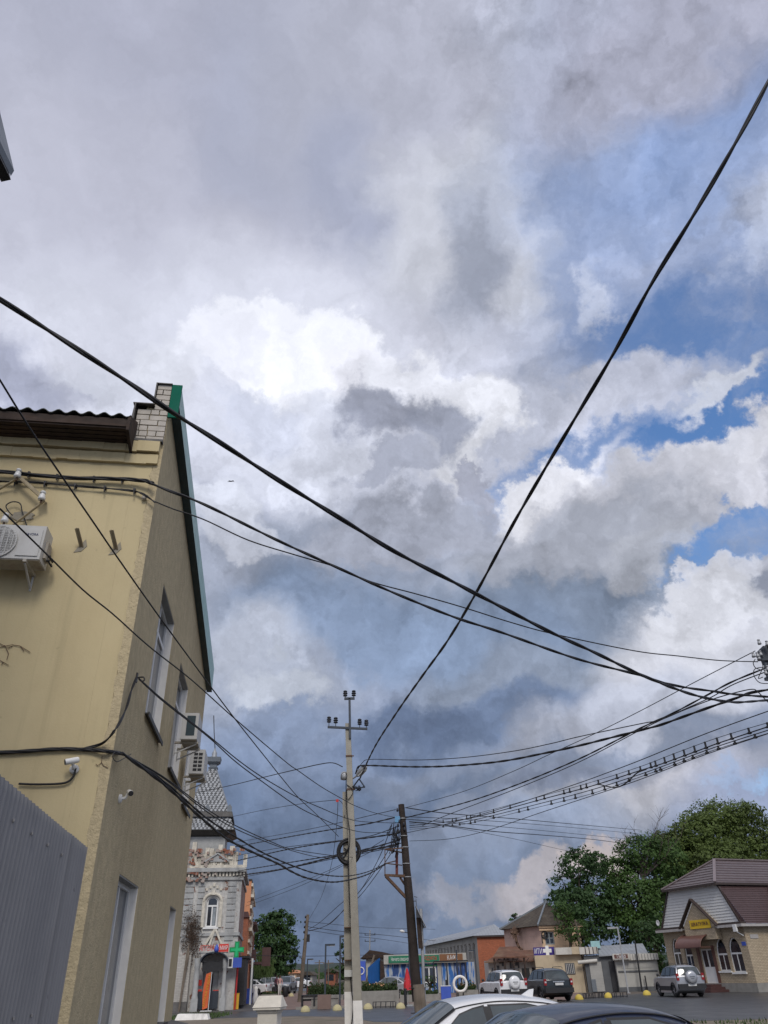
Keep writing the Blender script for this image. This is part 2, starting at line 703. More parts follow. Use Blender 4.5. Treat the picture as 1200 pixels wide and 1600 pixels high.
def thing(name, label, cat, loc=(0, 0, 0), rz=0.0, group=None):
    o = bpy.data.objects.new(name, None)
    o.empty_display_size = 0.2
    COL.objects.link(o)
    o.location = loc
    o.rotation_euler = (0, 0, rz)
    o['label'] = label
    o['category'] = cat
    if group:
        o['group'] = group
    WM[o.name] = Matrix.Translation(Vector(loc)) @ Matrix.Rotation(rz, 4, 'Z')
    return o


def single(name, mb, m, label, cat, group=None, origin=None):
    """a thing that is one mesh, its origin moved to its base"""
    if origin is None:
        xs = [p.x for p in mb.v]; ys = [p.y for p in mb.v]; zs = [p.z for p in mb.v]
        origin = Vector(((min(xs) + max(xs)) / 2, (min(ys) + max(ys)) / 2, min(zs)))
    mb.v = [p - origin for p in mb.v]
    o = mb.build(name, m)
    o.location = origin
    o['label'] = label
    o['category'] = cat
    if group:
        o['group'] = group
    return o


def struct(name, mb, m, kind='structure'):
    o = mb.build(name, m, fix=False)
    o['kind'] = kind
    return o


def copy_tree(o, parent=None):
    c = o.copy()
    COL.objects.link(c)
    c.parent = parent
    for ch in list(o.children):
        copy_tree(ch, c)
    return c


def place(src, loc, rz=None, label=None, group=None, cat=None, scale=None):
    c = copy_tree(src)
    c.location = loc
    if rz is not None:
        c.rotation_euler = (0, 0, rz)
    if scale is not None:
        c.scale = scale
    if label:
        c['label'] = label
    if group:
        c['group'] = group
    return c


def text_mb(frame, s, size, extrude=0.005, width=None):
    """letters in the frame's XZ plane, centred, facing -Y"""
    cu = bpy.data.curves.new('t', 'FONT')
    cu.body = s
    cu.size = size
    cu.extrude = extrude
    cu.resolution_u = 3
    cu.align_x = 'CENTER'
    cu.align_y = 'CENTER'
    ob = bpy.data.objects.new('t', cu)
    COL.objects.link(ob)
    dg = bpy.context.evaluated_depsgraph_get()
    me = bpy.data.meshes.new_from_object(ob.evaluated_get(dg))
    V = [Vector((v.co.x, -v.co.z, v.co.y)) for v in me.vertices]
    if width and V:
        w0 = max(p.x for p in V) - min(p.x for p in V)
        for p in V:
            p.x *= width / w0
    F = [list(p.vertices) for p in me.polygons]
    bpy.data.objects.remove(ob)
    bpy.data.meshes.remove(me)
    bpy.data.curves.remove(cu)
    mb = MB(frame)
    mb.add(V, F)
    return mb


def frame(loc, rz=0.0):
    return Matrix.Translation(Vector(loc)) @ Matrix.Rotation(rz, 4, 'Z')


def catmull(P, k=6):
    out = []
    n = len(P)
    for i in range(n - 1):
        p0, p1, p2, p3 = P[max(i - 1, 0)], P[i], P[i + 1], P[min(i + 2, n - 1)]
        for j in range(k):
            t = j / k
            out.append(0.5 * ((2 * p1) + (p2 - p0) * t + (2 * p0 - 5 * p1 + 4 * p2 - p3) * t * t + (3 * p1 - p0 - 3 * p2 + p3) * t ** 3))
    out.append(P[-1])
    return out
# ---------------------------------------------------------------- the yellow plastered building
M_YEL = mat('yellow_plaster', (0.565, 0.468, 0.27), 0.9, 0.05, 1.1, bump=0.004, stain=(0.42, 0.32, 0.17), stain_amt=0.5,
            stain_scale=0.55, sedge=(0.48, 0.75), bscale=40, streaks=.25)
M_ROUGH = mat('rough_render', (0.56, 0.465, 0.285), 0.95, 0.13, 7, bump=0.02, stain=(0.36, 0.28, 0.16), stain_amt=0.5, stain_scale=0.5,
              bscale=38, bstr=1.0, bdet=3, streaks=.3)
M_EDGE = mat('rough_corner_render', (0.49, 0.405, 0.25), 0.95, 0.12, 16, bump=0.014, bscale=30, bstr=1.0, bdet=2)
M_WHITE = mat('white_plastic', (0.74, 0.74, 0.72), 0.45, 0.05, 4)
M_WPLASTER = mat('white_reveal_paint', (0.86, 0.83, 0.77), 0.8, 0.05, 5, bump=0.002, stain=(0.5, 0.49, 0.45), stain_amt=0.35)
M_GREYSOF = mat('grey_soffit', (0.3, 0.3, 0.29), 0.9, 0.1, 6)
M_GLASS = glass('window_glass', (0.03, 0.035, 0.045))
M_DKMETAL = mat('dark_drip_metal', (0.035, 0.032, 0.03), 0.5, 0.2, 8)
M_SLATE = mat('weathered_slate', (0.1, 0.11, 0.1), 0.9, 0.3, 5, bump=0.004, stain=(0.2, 0.2, 0.17), stain_amt=0.5, stain_scale=2)
M_DKWOOD = mat('dark_old_wood', (0.035, 0.022, 0.016), 0.85, 0.4, 6, stain=(0.09, 0.05, 0.03), stain_amt=0.7, stain_scale=2.5,
               sstretch=(0.3, 1, 3))
M_SILI = mat('silicate_brick', (0.5, 0.46, 0.4), 0.9, 0.1, 9, bump=0.004, stain=(0.4, 0.36, 0.3), stain_amt=0.5, stain_scale=3)
M_MORT = mat('grey_mortar', (0.09, 0.08, 0.07), 0.95, 0.2, 9)
M_GREEN = mat('green_flashing', (0.004, 0.12, 0.075), 0.75, 0.1, 5, spec=.15)
M_TEAL = mat('pale_green_sheet', (0.3, 0.5, 0.46), 0.4, 0.18, 5, kind='lines', dirn='Y', ws=1.6, ld=0.4, line=(0.1, 0.22, 0.2))
M_NAVY = mat('dark_soffit_sheet', (0.012, 0.035, 0.045), 0.5, 0.3, 5)
M_BLACK = mat('black_cable', (0.012, 0.012, 0.014), 0.55, 0.3, 10)
M_PLINTH = mat('grey_plinth', (0.13, 0.125, 0.12), 0.9, 0.25, 4, bump=0.01)

BTH = R(8.5)
BA = Vector((-3.12, 8.4, 0))
BN = Vector((math.cos(BTH), math.sin(BTH), 0))
BT = Vector((-math.sin(BTH), math.cos(BTH), 0))
BF = frame(BA, BTH)


def SP(px, py, off=0.0):
    w = on_plane(px, py, BA + BN * off, BN) - BA
    return w.dot(BT), w.z


def FP(px, py, off=0.0):
    w = on_plane(px, py, BA - BT * off, BT) - BA
    return w.dot(BN), w.z


bld = thing('yellow_building', 'two storey yellow plastered building with rough side wall and green edged gable, left foreground',
            'building', BA, BTH)
sfn = lambda u, v, w: Vector((w, u, v))
ffn = lambda u, v, w: Vector((u, -w, v))
wins = []      # (y0, y1, z0, z1)
y0, zs = SP(227, 1110); y1, zs2 = SP(247, 1165); zt = SP(258, 915)[1]
wins.append((y0, y1, (zs + zs2) / 2, zt - 0.03))
y0, zs = SP(262, 1198); y1, zs2 = SP(276, 1232)
wins.append((y0, y1, (zs + zs2) / 2, SP(283, 1036)[1]))
y0, zs = SP(283, 1256); y1, zs2 = SP(292, 1276)
wins.append((y0, y1, (zs + zs2) / 2, SP(299, 1112)[1]))
y0, zt = SP(187, 1365); y1, _ = SP(217, 1385)
wins.append((y0, y1, 0.98, zt))
y0, zt = SP(266.5, 1415); y1, _ = SP(275.5, 1423)
wins.append((y0, y1, 0.98, zt))
YEND = SP(320, 1090)[0] + 0.1
ZTOP0, ZSL = 8.86, (SP(322, 1076)[1] - 8.86) / SP(322, 1076)[0]
holes = [[(a, c), (b, c), (b, d), (a, d)] for a, b, c, d in wins]
mb = MB(BF)
mb.slab(sfn, [(0, 0), (YEND, 0), (YEND, ZTOP0 + ZSL * YEND), (0, ZTOP0)], holes, 0.32)
mb.build('side_wall', M_ROUGH, bld)
# the smooth front wall, butted against the corner strip
mb = MB(BF)
mb.box2((-9, -0.014, 0), (-0.33, 0.3, 8.12))
mb.box2((-0.329, -0.014, 0), (-0.095, -0.002, 8.12))
mb.build('front_wall', M_YEL, bld)
mb = MB(BF)
# crumbly edge strip with an uneven inner border
rnd = random.Random(3)
pts = []
z = 0.0
while z < 8.1:
    pts.append((-0.105 + rnd.uniform(-0.018, 0.022), z))
    z += rnd.uniform(0.05, 0.12)
pts.append((-0.1, 8.1))
mb.slab(ffn, [(0.012, 0), (0.012, 8.1)] + pts[::-1], [], 0.018)
mb.v = [p - BT * 0.018 for p in mb.v]
mb.build('corner_strip', M_EDGE, bld)
mb = MB(BF)
for (a, b, zz, d) in ((7.93, 8.11, 0, .085), (7.75, 7.905, 0, .05)):
    n = 60
    for i in range(n):
        x0 = -9 + (9 - 0.03) * i / n
        x1 = -9 + (9 - 0.03) * (i + 1) / n
        w0, w1 = rnd.uniform(-.006, .006), 0
        mb.box2((x0, -d + w0 - 0.014, a + rnd.uniform(-.008, .008)), (x1, -0.0145, b))
mb.build('cornice', M_YEL, bld)
# plinth with a sloping top, and the back of the house
mb = MB(BF)
mb.prism([(0.001, -0.1, 0), (0.32, -0.1, 0), (0.32, -0.1, 0.9), (0.001, -0.1, 0.97)], (0, YEND + 0.2, 0))
mb.box2((-9, -0.2, 0), (0.0, -0.016, 0.6))
mb.build('plinth', M_PLINTH, bld)
mb = MB(BF)
mb.box2((-9, YEND - 0.3, 0), (-0.33, YEND, ZTOP0 + ZSL * YEND - 0.05))
mb.build('rear_wall', M_ROUGH, bld)
# main roof sheet (closed on top, falling to the rear) and the wavy slate eave to the front
ez = FP(205, 650, 0.45)[1]
ex = FP(205, 650, 0.45)[0]
mb = MB(BF)
NW = 300
V, F = [], []
for i in range(NW + 1):
    x = -9 + (ex + 9) * i / NW
    wv = 0.028 * math.sin(2 * math.pi * x / 0.2)
    V += [(x, -0.47, ez + wv), (x, 1.6, ez + 0.75 + wv), (x, -0.47, ez - 0.012 + wv), (x, 1.6, ez + 0.738 + wv)]
for i in range(NW):
    a = 4 * i
    F += [[a, a + 4, a + 5, a + 1], [a + 2, a + 3, a + 7, a + 6], [a, a + 2, a + 6, a + 4]]
mb.add(V, F)
mb.build('slate_roof', M_SLATE, bld)
mb = MB(BF)
bz = ez - 0.045
mb.prism([(-9, -0.44, bz), (-9, -0.44, bz - 0.13), (-9, -0.05, bz - 0.17), (-9, -0.05, bz + 0.1)], (9 + ex - 0.04, 0, 0))
for i in range(5):
    mb.box2((-9, -0.42 + i * 0.085, bz - 0.155 - i * 0.006), (ex - 0.05, -0.35 + i * 0.085, bz - 0.135))
mb.prism([(ex - 0.035, -0.46, bz + .03), (ex - 0.035, -0.46, bz - 0.2), (ex - 0.035, -0.05, bz - 0.3), (ex - 0.035, -0.05, bz + 0.25)],
         (0.04, 0, 0))
mb.build('eave_boards', M_DKWOOD, bld)
mb = MB(BF)
mb.prism([(-9, 1.5, 8.2), (-9, 1.5, ez + 0.75), (-9, YEND - 0.1, 7.0), (-9, YEND - 0.1, 6.8)], (8.6, 0, 0))
mb.build('rear_roof', M_SLATE, bld)
# stepped parapet of white brick
mb = MB(BF)
bk = 0.098
row = 0
z = 8.15
while z < 9.2:
    xl = -0.44 + (z - 8.15) * 0.0 if z < 8.7 else -0.215
    x = -0.004
    first = True
    L_ = 0.25 if row % 2 == 0 else 0.12
    while x > xl + 0.03:
        x2 = max(x - L_, xl)
        mb.box(((x + x2) / 2, 0.05 + rnd.uniform(-.004, .004) - 0.02, z + bk / 2 - .003 + rnd.uniform(-.002, .002)),
               (x - x2 - 0.014, 0.12, bk - 0.016), Matrix.Rotation(rnd.uniform(-.015, .015), 3, 'Y'))
        x = x2
        L_ = 0.25 if rnd.random() < .6 else 0.12
    z += bk
    row += 1
par = mb.build('parapet', M_SILI, bld)
mb = MB(BF)
mb.box2((-0.445, 0.0, 8.14), (-0.003, 0.42, 8.73))
mb.box2((-0.215, 0.0, 8.731), (-0.003, 0.42, 9.2))
mb.build('mortar', M_MORT, par)
mb = MB(BF)
mb.prism([(-0.5, -0.12, 8.1), (-0.47, -0.12, 8.78), (-0.452, -0.12, 8.78), (-0.452, -0.12, 8.1)], (0, 0.5, 0))
mb.box2((-0.5, -0.1, 8.785), (-0.2, 0.42, 8.8))
mb.box2((-0.235, -0.06, 8.8), (-0.217, 0.42, 9.22))
mb.box2((-0.235, -0.06, 9.221), (0.0, 0.42, 9.235))
mb.box2((-0.43, -0.1, 8.112), (0.0, -0.02, 8.15))
mb.build('parapet_flashing', M_DKMETAL, bld)
# green verge along the sloping top of the side wall
gl = 7.9 if YEND < 8 else YEND + 0.15


def verge(xa, xb, dz0, dz1, ya, yb, h0, h1):
    P = []
    for y, h in ((ya, h0), (yb, h1)):
        zb = ZTOP0 + ZSL * y
        P += [(xa, y, zb + dz0), (xb, y, zb + dz0), (xb, y, zb + dz1 * h), (xa, y, zb + dz1 * h)]
    return P


m1 = MB(BF)
P = verge(0.004, 0.13, 0.0, 1, -0.02, gl, 0.35, 0.6)
m1.add(P, [[1, 5, 6, 2], [2, 6, 7, 3], [4, 7, 6, 5]])
for i in range(26):
    y = i * gl / 26
    zb = ZTOP0 + ZSL * y
m1.build('verge_flashing', M_TEAL, bld)
m1 = MB(BF)
m1.prism([(0.0, -.05, ZTOP0 - .26), (.14, -.05, ZTOP0 - .26), (.145, -.05, ZTOP0 + .36), (-.0, -.05, ZTOP0 + .36)], (0, .029, 0))
m1.build('verge_cap', M_GREEN, bld)
m1 = MB(BF)
P = verge(0.002, 0.135, -0.012, -0.004, -0.02, gl, 1, 1)
m1.add(P, [[0, 1, 5, 4], [1, 2, 6, 5], [0, 4, 7, 3], [2, 3, 7, 6], [0, 3, 2, 1], [4, 5, 6, 7]])
m1.build('verge_soffit', M_NAVY, bld)
m1 = MB(BF)
P = verge(-0.3, 0.003, 0.001, .99, 0.43, gl - .1, 0.34, 0.58)
m1.add(P, [[0, 1, 5, 4], [1, 2, 6, 5], [0, 4, 7, 3], [2, 6, 7, 3], [0, 3, 2, 1], [4, 5, 6, 7]])
m1.build('verge_core', M_DKWOOD, bld)
# windows
for i, (a, b, c, d) in enumerate(wins):
    dep = 0.17
    fr = MB(BF)
    w = 0.07
    fr.box2((-dep, a, c), (-dep + 0.06, a + w, d))
    fr.box2((-dep, b - w, c), (-dep + 0.06, b, d))
    fr.box2((-dep, a + w, d - w), (-dep + 0.06, b - w, d))
    fr.box2((-dep, a + w, c), (-dep + 0.06, b - w, c + w))
    m_ = (a + b) / 2
    fr.box2((-dep + 0.004, m_ - 0.03, c + w), (-dep + 0.056, m_ + 0.03, d - w))
    if i < 3:
        fr.box2((-dep + 0.004, a + w, d - 0.5), (-dep + 0.052, m_ - .031, d - 0.44))
        fr.box2((-dep + 0.004, m_ + .031, d - 0.5), (-dep + 0.052, b - w, d - 0.44))
    win = fr.build('window', M_WHITE, bld)
    g = MB(BF)
    g.box2((-dep + 0.02, a + w, c + w), (-dep + 0.03, b - w, d - w))
    g.build('pane', M_GLASS, win)
    li = MB(BF)
    li.box2((-dep + .061, b - 0.02, c), (-0.006, b + 0.003, d - 0.02))
    li.build('reveal', M_WPLASTER, win)
    li = MB(BF)
    li.box2((-dep + .061, a - 0.003, c), (-0.006, a + 0.02, d - 0.02))
    li.build('reveal', M_WPLASTER, win)
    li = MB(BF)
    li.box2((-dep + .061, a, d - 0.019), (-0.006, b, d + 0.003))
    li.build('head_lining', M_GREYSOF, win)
    si = MB(BF)
    si.box2((-dep + .061, a, c - 0.002), (0.06, b, c + 0.016))
    si.box2((0.05, a - 0.03, c - 0.045), (0.066, b + 0.03, c + 0.018))
    si.build('sill', M_DKMETAL, win)

# --- small repairs on the plaster, built as thin raised patches
M_CEM = mat('bare_cement', (0.3, 0.27, 0.21), 0.95, 0.2, 8, bump=0.01)
for cx, cz, sx, sz, lab in ((-1.62, 6.83, .3, .14, 'rough grey cement patch where the pipes enter above the air conditioner'),):
    mb = MB(BF)
    ring = []
    for k in range(18):
        a = 2 * math.pi * k / 18
        rr = 1 + rnd.uniform(-.2, .15)
        ring.append((cx + sx * .5 * math.cos(a) * rr, cz + sz * .5 * math.sin(a) * rr))
    mb.slab(ffn, ring, [], 0.012)
    mb.v = [p - BT * 0.028 for p in mb.v]
    mb.build('cement_patch', M_CEM, bld)

# ---------------------------------------------------------------- air conditioners
M_ACW = mat('aircon_white', (0.55, 0.54, 0.51), 0.5, 0.06, 5, stain=(0.35, 0.33, 0.28), stain_amt=0.4, stain_scale=3)
M_ACB = mat('aircon_bottom', (0.4, 0.37, 0.31), 0.7, 0.15, 6, stain=(0.2, 0.13, 0.08), stain_amt=0.6, stain_scale=4)
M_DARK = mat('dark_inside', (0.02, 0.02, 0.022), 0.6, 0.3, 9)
M_FANB = mat('fan_brown', (0.07, 0.05, 0.03), 0.7, 0.3, 9)
M_BLUETXT = mat('dark_blue_print', (0.03, 0.04, 0.12), 0.5, 0.1, 9)


def aircon(fr, W_, H_, D_, label, group, detailed=True, endgrid=None):
    """outdoor unit; fr: origin at the bottom back centre, -Y is the face"""
    t = thing('air_conditioner', label, 'air conditioner', fr.translation, fr.to_euler().z, group)
    b = MB(fr)
    hw = W_ / 2
    b.box2((-hw, -D_, 0.012), (hw, -0.002, H_))
    b.build('casing', M_ACW, t)
    b = MB(fr)
    b.box2((-hw + .01, -D_ + .01, 0), (hw - .01, -.01, 0.011))
    for x in (-hw * .6, hw * .6):
        b.box2((x - .02, -D_ - .02, -0.035), (x + .02, 0.1, -0.001))
    b.build('base', M_ACB, t)
    for x in (-hw * .6, hw * .6):
        b = MB(fr)
        b.bar((x, -D_ * .95, -0.04), (x, 0.09, -0.2), 0.02)
        b.bar((x, 0.09, -0.04), (x, 0.09, -0.23), 0.02)
        b.build('bracket', M_ACW, t)
    if detailed:
        R_ = H_ * .43
        cx = -hw + R_ + .05
        b = MB(fr)
        b.lathe((cx, -D_ + .004, H_ * .5), [(R_, -0.012), (R_ * .97, -0.012), (R_ * .97, 0.0)], 28, 'Y')
        b.build('fan_opening', M_FANB, t)
        b = MB(fr)
        n = 12
        for i in range(n):
            z = -R_ + 2 * R_ * (i + .5) / n
            l = math.sqrt(max(0, R_ * R_ - z * z)) + .015
            b.box2((cx - l, -D_ - .022, H_ * .5 + z - .003), (cx + l, -D_ - .014, H_ * .5 + z + .003))
        for i in range(7):
            x = -R_ + 2 * R_ * (i + .5) / 7
            l = math.sqrt(max(0, R_ * R_ - x * x))
            b.box2((cx + x - .004, -D_ - .028, H_ * .5 - l), (cx + x + .004, -D_ - .023, H_ * .5 + l))
        b.lathe((cx, -D_ - .02, H_ * .5), [(R_ + .02, 0), (R_ + .02, .018), (R_ + .002, .018), (R_ + .002, 0)], 28, 'Y')
        b.build('fan_grille', M_ACW, t)
        b = MB(fr)
        b.box2((cx + R_ + .035, -D_ - .012, .05), (hw - .03, -D_ - .001, H_ - .06))
        b.build('front_panel', M_ACW, t)
        tx = text_mb(fr @ Matrix.Translation((hw - .15, -D_ - .014, H_ - .13)), 'FAVORA', 0.045, 0.002, 0.15)
        tx.build('lettering', M_BLUETXT, t)
        b = MB(fr)
        b.box2((hw + .001, -D_ * .7, .08), (hw + .035, -D_ * .2, .3))
        b.build('valve_cover', M_ACB, t)
        b = MB(fr)
        for k, z in enumerate((.08, .14)):
            b.cyl((hw + .03, -D_ * .45, z), (hw + .07, -D_ * .45, z), .016, .016, 8)
            b.tube(catmull([Vector((hw + .05, -D_ * .45, z)), Vector((hw + .08, -D_ * .2, z - .04)), Vector((hw + .05, -.01, z + .02))], 4), .011, 6)
        b.build('pipe_valves', M_BLACK, t)
    if endgrid == 'panel':
        b = MB(fr)
        b.box2((-hw - .006, -D_ * .82, .07), (-hw - .001, -D_ * .3, H_ - .05))
        b.build('side_opening', M_NAVY, t)
    if endgrid == 'grid':
        b = MB(fr)
        for i in range(2):
            for j in range(5):
                y = -D_ * .85 + i * D_ * .32
                z = .06 + j * (H_ - .1) / 5
                b.box2((-hw - .006, y, z), (-hw - .001, y + D_ * .26, z + (H_ - .1) / 5 - .025))
        b.build('side_vents', M_DARK, t)
    return t


fx, fz = FP(73, 823, 0.42)
fz2 = FP(67, 876, 0.42)[1]
aircon(BF @ Matrix.Translation((fx - 0.38, -0.13, fz2)), 0.78, fz - fz2, 0.3,
       'white air conditioner outdoor unit with round fan grille on the smooth yellow front wall', 'air conditioners on the yellow building')
RF = Matrix.Rotation(R(90), 4, 'Z')
for (px, py0, py1, kind, lab) in (
        (311, 1137, 1165, 'panel', 'upper white air conditioner with a dark side opening far along the rough side wall'),
        (321, 1190, 1218, 'grid', 'lower white air conditioner with gridded side vents far along the rough side wall')):
    o_ = 0.46
    yy, zt = SP(px, py0, o_)
    _, zb = SP(px, py1, o_)
    aircon(BF @ Matrix.Translation((0.16, yy + 0.36, zb + .02)) @ RF, 0.72, 0.46, 0.28, lab, 'air conditioners on the yellow building', False, kind)

# ---------------------------------------------------------------- small fittings on the walls
M_STEEL = mat('painted_angle_steel', (0.36, 0.3, 0.19), 0.7, 0.2, 8, stain=(0.13, 0.06, 0.03), stain_amt=0.6, stain_scale=6)
M_PORC = mat('white_porcelain', (0.72, 0.72, 0.7), 0.25, 0.05, 6)
M_RUST = mat('rusty_brown_steel', (0.12, 0.07, 0.045), 0.85, 0.35, 12)


def fpt(px, py, off):
    x, z = FP(px, py, off)
    return Vector((x, -off - 0.014, z))


def insulator_mb(mb, c, s=1.0, up=(0, 0, 1)):
    c = Vector(c)
    mb.lathe(c, [(.012 * s, -.03 * s), (.042 * s, -.03 * s), (.045 * s, .0), (.036 * s, .02 * s), (.036 * s, .045 * s),
                 (.024 * s, .052 * s), (.024 * s, .066 * s), (.036 * s, .072 * s), (.03 * s, .095 * s), (.008 * s, .1 * s)], 14)


br = thing('insulator_bracket', 'angle steel bracket zigzagging over the yellow wall with three white insulators above the air conditioner',
           'bracket', BF @ Vector((-1.7, 0, 7.2)), BTH)
mb = MB(BF)
A_, B_, C_ = fpt(29, 748, .12), fpt(67, 782, .12), fpt(20, 822, .05)
A0 = fpt(-12, 772, .02)
mb.bar(A_, B_, .035, .008); mb.bar(A_ + Vector((.02, 0, .02)), B_ + Vector((.02, 0, .02)), .008, .035)
mb.bar(B_ + Vector((.03, 0, -.01)), C_, .035, .01); mb.bar(A_, A0, .035, .01)
mb.bar(fpt(72, 786, .12), fpt(72, 786, -.03), .03, .01)
mb.build('steel_arms', M_STEEL, br)
for (px, py) in ((27, 747), (65, 782), (7, 817)):
    mb = MB(BF)
    insulator_mb(mb, fpt(px, py, .13) + Vector((0, 0, .03)), 1.05)
    ins = mb.build('insulator', M_PORC, br)
    mb = MB(BF)
    q = fpt(px, py, .13)
    mb.cyl(q + Vector((0, 0, -.05)), q + Vector((0, 0, .03)), .013, .013, 6)
    mb.build('pin', M_RUST, ins)
for (pxa, pya, pxb, pyb, lab) in ((121, 826, 126, 856, 'left of two short steel stubs sticking out of the yellow wall beneath the cables'),
                                  (175, 829, 180, 860, 'right of two short steel stubs sticking out of the yellow wall, nearer the corner')):
    t = thing('wall_stub', lab, 'bracket', BF @ Vector((FP(pxb, pyb)[0], 0, FP(pxb, pyb)[1])), BTH, 'steel stubs in the yellow wall')
    mb = MB(BF)
    q = fpt(pxb, pyb, 0.0)
    mb.bar(q + Vector((.02, .0, 0)), fpt(pxa, pya, .2), .045, .012)
    mb.bar(q + Vector((.0, .0, 0.01)), fpt(pxa, pya, .2) + Vector((-.018, 0, .0)), .01, .045)
    mb.build('angle_iron', M_STEEL, t)
    mb = MB(BF)
    q = q + Vector((.0, .012, -.01))
    mb.slab(ffn, [(q.x - .07, q.z - .07), (q.x + .02, q.z - .05), (q.x + .08, q.z + .03), (q.x + .05, q.z + .13), (q.x + .0, q.z + .05)], [], .006)
    mb.v = [p - BT * 0.021 for p in mb.v]
    mb.build('cement_fill', M_CEM, t)


def bullet_camera(fr, label):
    """camera body pointing along -X/-Y from a wall mount at the frame origin"""
    t = thing('security_camera', label, 'security camera', fr.translation, fr.to_euler().z, 'security cameras on the yellow building')
    mb = MB(fr)
    mb.lathe((0, 0, 0), [(.05, 0), (.05, -.025), (.03, -.035)], 14, 'Y')
    mb.tube(catmull([Vector((0, -.03, 0)), Vector((0, -.07, 0.01)), Vector((-.01, -.09, .05))], 4), .017, 8)
    mb.build('mount', M_WHITE, t)
    mb = MB(fr)
    a = Vector((.05, -.09, .085)); b = Vector((-.075, -.14, .045))
    mb.tube([a, a + (b - a) * .1, a + (b - a) * .9, b], [.026, .033, .033, .031], 14)
    body = mb.build('body', M_WHITE, t)
    mb = MB(fr)
    d = (b - a).normalized()
    mb.cyl(b - d * .002, b + d * .006, .03, .03, 14)
    mb.build('lens', M_DARK, body)
    mb = MB(fr)
    up = Vector((0, 0, .04))
    mb.tube([a + up * .35, b + up * .35 + d * .05], [.042, .043], 10)
    return t


x_, z_ = FP(118, 1197, 0)
bullet_camera(BF @ Matrix.Translation((x_, -0.014, z_ - .04)), 'white bullet security camera above the grey fence on the yellow front wall')
y_, z_ = SP(186, 1248, 0)
bullet_camera(BF @ Matrix.Translation((0.0, y_, z_)) @ Matrix.Rotation(R(90), 4, 'Z') @ Matrix.Scale(-1, 4, (1, 0, 0)) if False else
              BF @ Matrix.Translation((0.0, y_, z_)) @ Matrix.Rotation(R(90), 4, 'Z'),
              'small white security camera on the rough side wall below the cable bundle')

# ---------------------------------------------------------------- cables on the walls
def wall_cable(name, pts, r, label, group=None, strands=1, clips=()):
    """pts: (px, py, offset, plane) plane F or S"""
    P = []
    for px, py, off, pl in pts:
        if pl == 'F':
            x, z = FP(px, py, off); P.append(BF @ Vector((x, -off - .014, z)))
        elif pl == 'S':
            y, z = SP(px, py, off); P.append(BF @ Vector((off, y, z)))
        else:
            P.append(at(px, py, pl))
    C_ = catmull(P, 8)
    mb = MB()
    for s in range(strands):
        if strands == 1:
            mb.tube(C_, r, 6)
        else:
            Q = []
            for i, p in enumerate(C_):
                a = 2 * math.pi * s / strands + i * 0.35
                t = (C_[min(i + 1, len(C_) - 1)] - C_[max(i - 1, 0)]).normalized()
                x = t.cross(Vector((0, 0, 1))).normalized()
                y = t.cross(x)
                Q.append(p + (x * math.cos(a) + y * math.sin(a)) * r * .9)
            mb.tube(Q, r, 6)
    for px, py in clips:
        x, z = FP(px, py, 0.02)
        c = BF @ Vector((x, -.05, z))
        mb.box(c, (.03, .07, .03), Matrix.Rotation(BTH, 3, 'Z'))
        mb.bar(c + Vector((0, -.03, 0)), c + Vector((.015, -.04, -.09)), .014, .01)
    return single(name, mb, M_BLACK, label, 'cable', group)


wall_cable('wall_cable', [(-60, 737, .08, 'F'), (0, 738, .07, 'F'), (100, 747, .07, 'F'), (180, 749, .07, 'F'), (225, 752, .09, 'F'),
                          (240, 757, .12, 'F')], .016,
           'upper black twisted cable clipped along the yellow wall under the cornice', None, 3, ((47, 742), (91, 746), (148, 749), (192, 751)))
wall_cable('wall_cable', [(-60, 750, .05, 'F'), (0, 753, .05, 'F'), (60, 755, .05, 'F'), (130, 761, .05, 'F'), (200, 767, .05, 'F'),
                          (222, 772, .06, 'F'), (243, 786, .1, 'F')], .009,
           'lower thin black cable clipped along the yellow wall under the cornice', None, 2, ((26, 755), (72, 757), (119, 761), (165, 764), (211, 768)))
wall_cable('wall_cable', [(-40, 1178, .03, 'F'), (30, 1175, .03, 'F'), (90, 1171, .03, 'F'), (140, 1172, .03, 'F'), (172, 1175, .035, 'F'),
                          (192, 1178, .05, 'S')], .012,
           'thick black cable bundle crossing the yellow wall and turning the corner above the white camera', None, 4)
wall_cable('wall_cable', [(130, 1170, .04, 'F'), (160, 1162, .04, 'F'), (180, 1140, .04, 'S'), (196, 1110, .04, 'S'), (205, 1080, .04, 'S'),
                          (213, 1059, .05, 'S')], .009,
           'black cable pair curving up the corner of the yellow building to a wall hook', None, 2)
wall_cable('wall_cable', [(30, 1225, .03, 'F'), (60, 1226, .03, 'F'), (100, 1224, .03, 'F'), (114, 1215, .03, 'F'), (119, 1201, .03, 'F')], .012,
           'black conduit curving up from the fence to the white bullet camera', None, 1)
wall_cable('wall_cable', [(50, 845, .02, 'F'), (36, 803, .05, 'F'), (32, 788, .06, 'F'), (20, 785, .06, 'F'), (10, 791, .06, 'F'), (14, 800, .06, 'F'),
                          (20, 806, .06, 'F')], .008,
           'loose black cable end curling over the yellow wall above the air conditioner', None, 1)
wall_cable('wall_cable', [(205, 1178, .02, 'S'), (192, 1186, .06, 'S'), (182, 1190, .05, 'S'), (176, 1182, .05, 'S'), (180, 1174, .04, 'S')], .005,
           'thin slack cable loop at the corner of the yellow building beside the cable bundle', None, 1)
mb = MB(BF)
q = Vector((FP(226, 781)[0], -.014, FP(226, 781)[1]))
mb.lathe(q + Vector((0, -.03, 0)), [(.02, .03), (.035, 0), (.03, -.03), (.012, -.035)], 12, 'Y')
single('wall_fitting', mb, M_ACB, 'small round beige fitting on the yellow wall just under the thin cable', 'fitting')
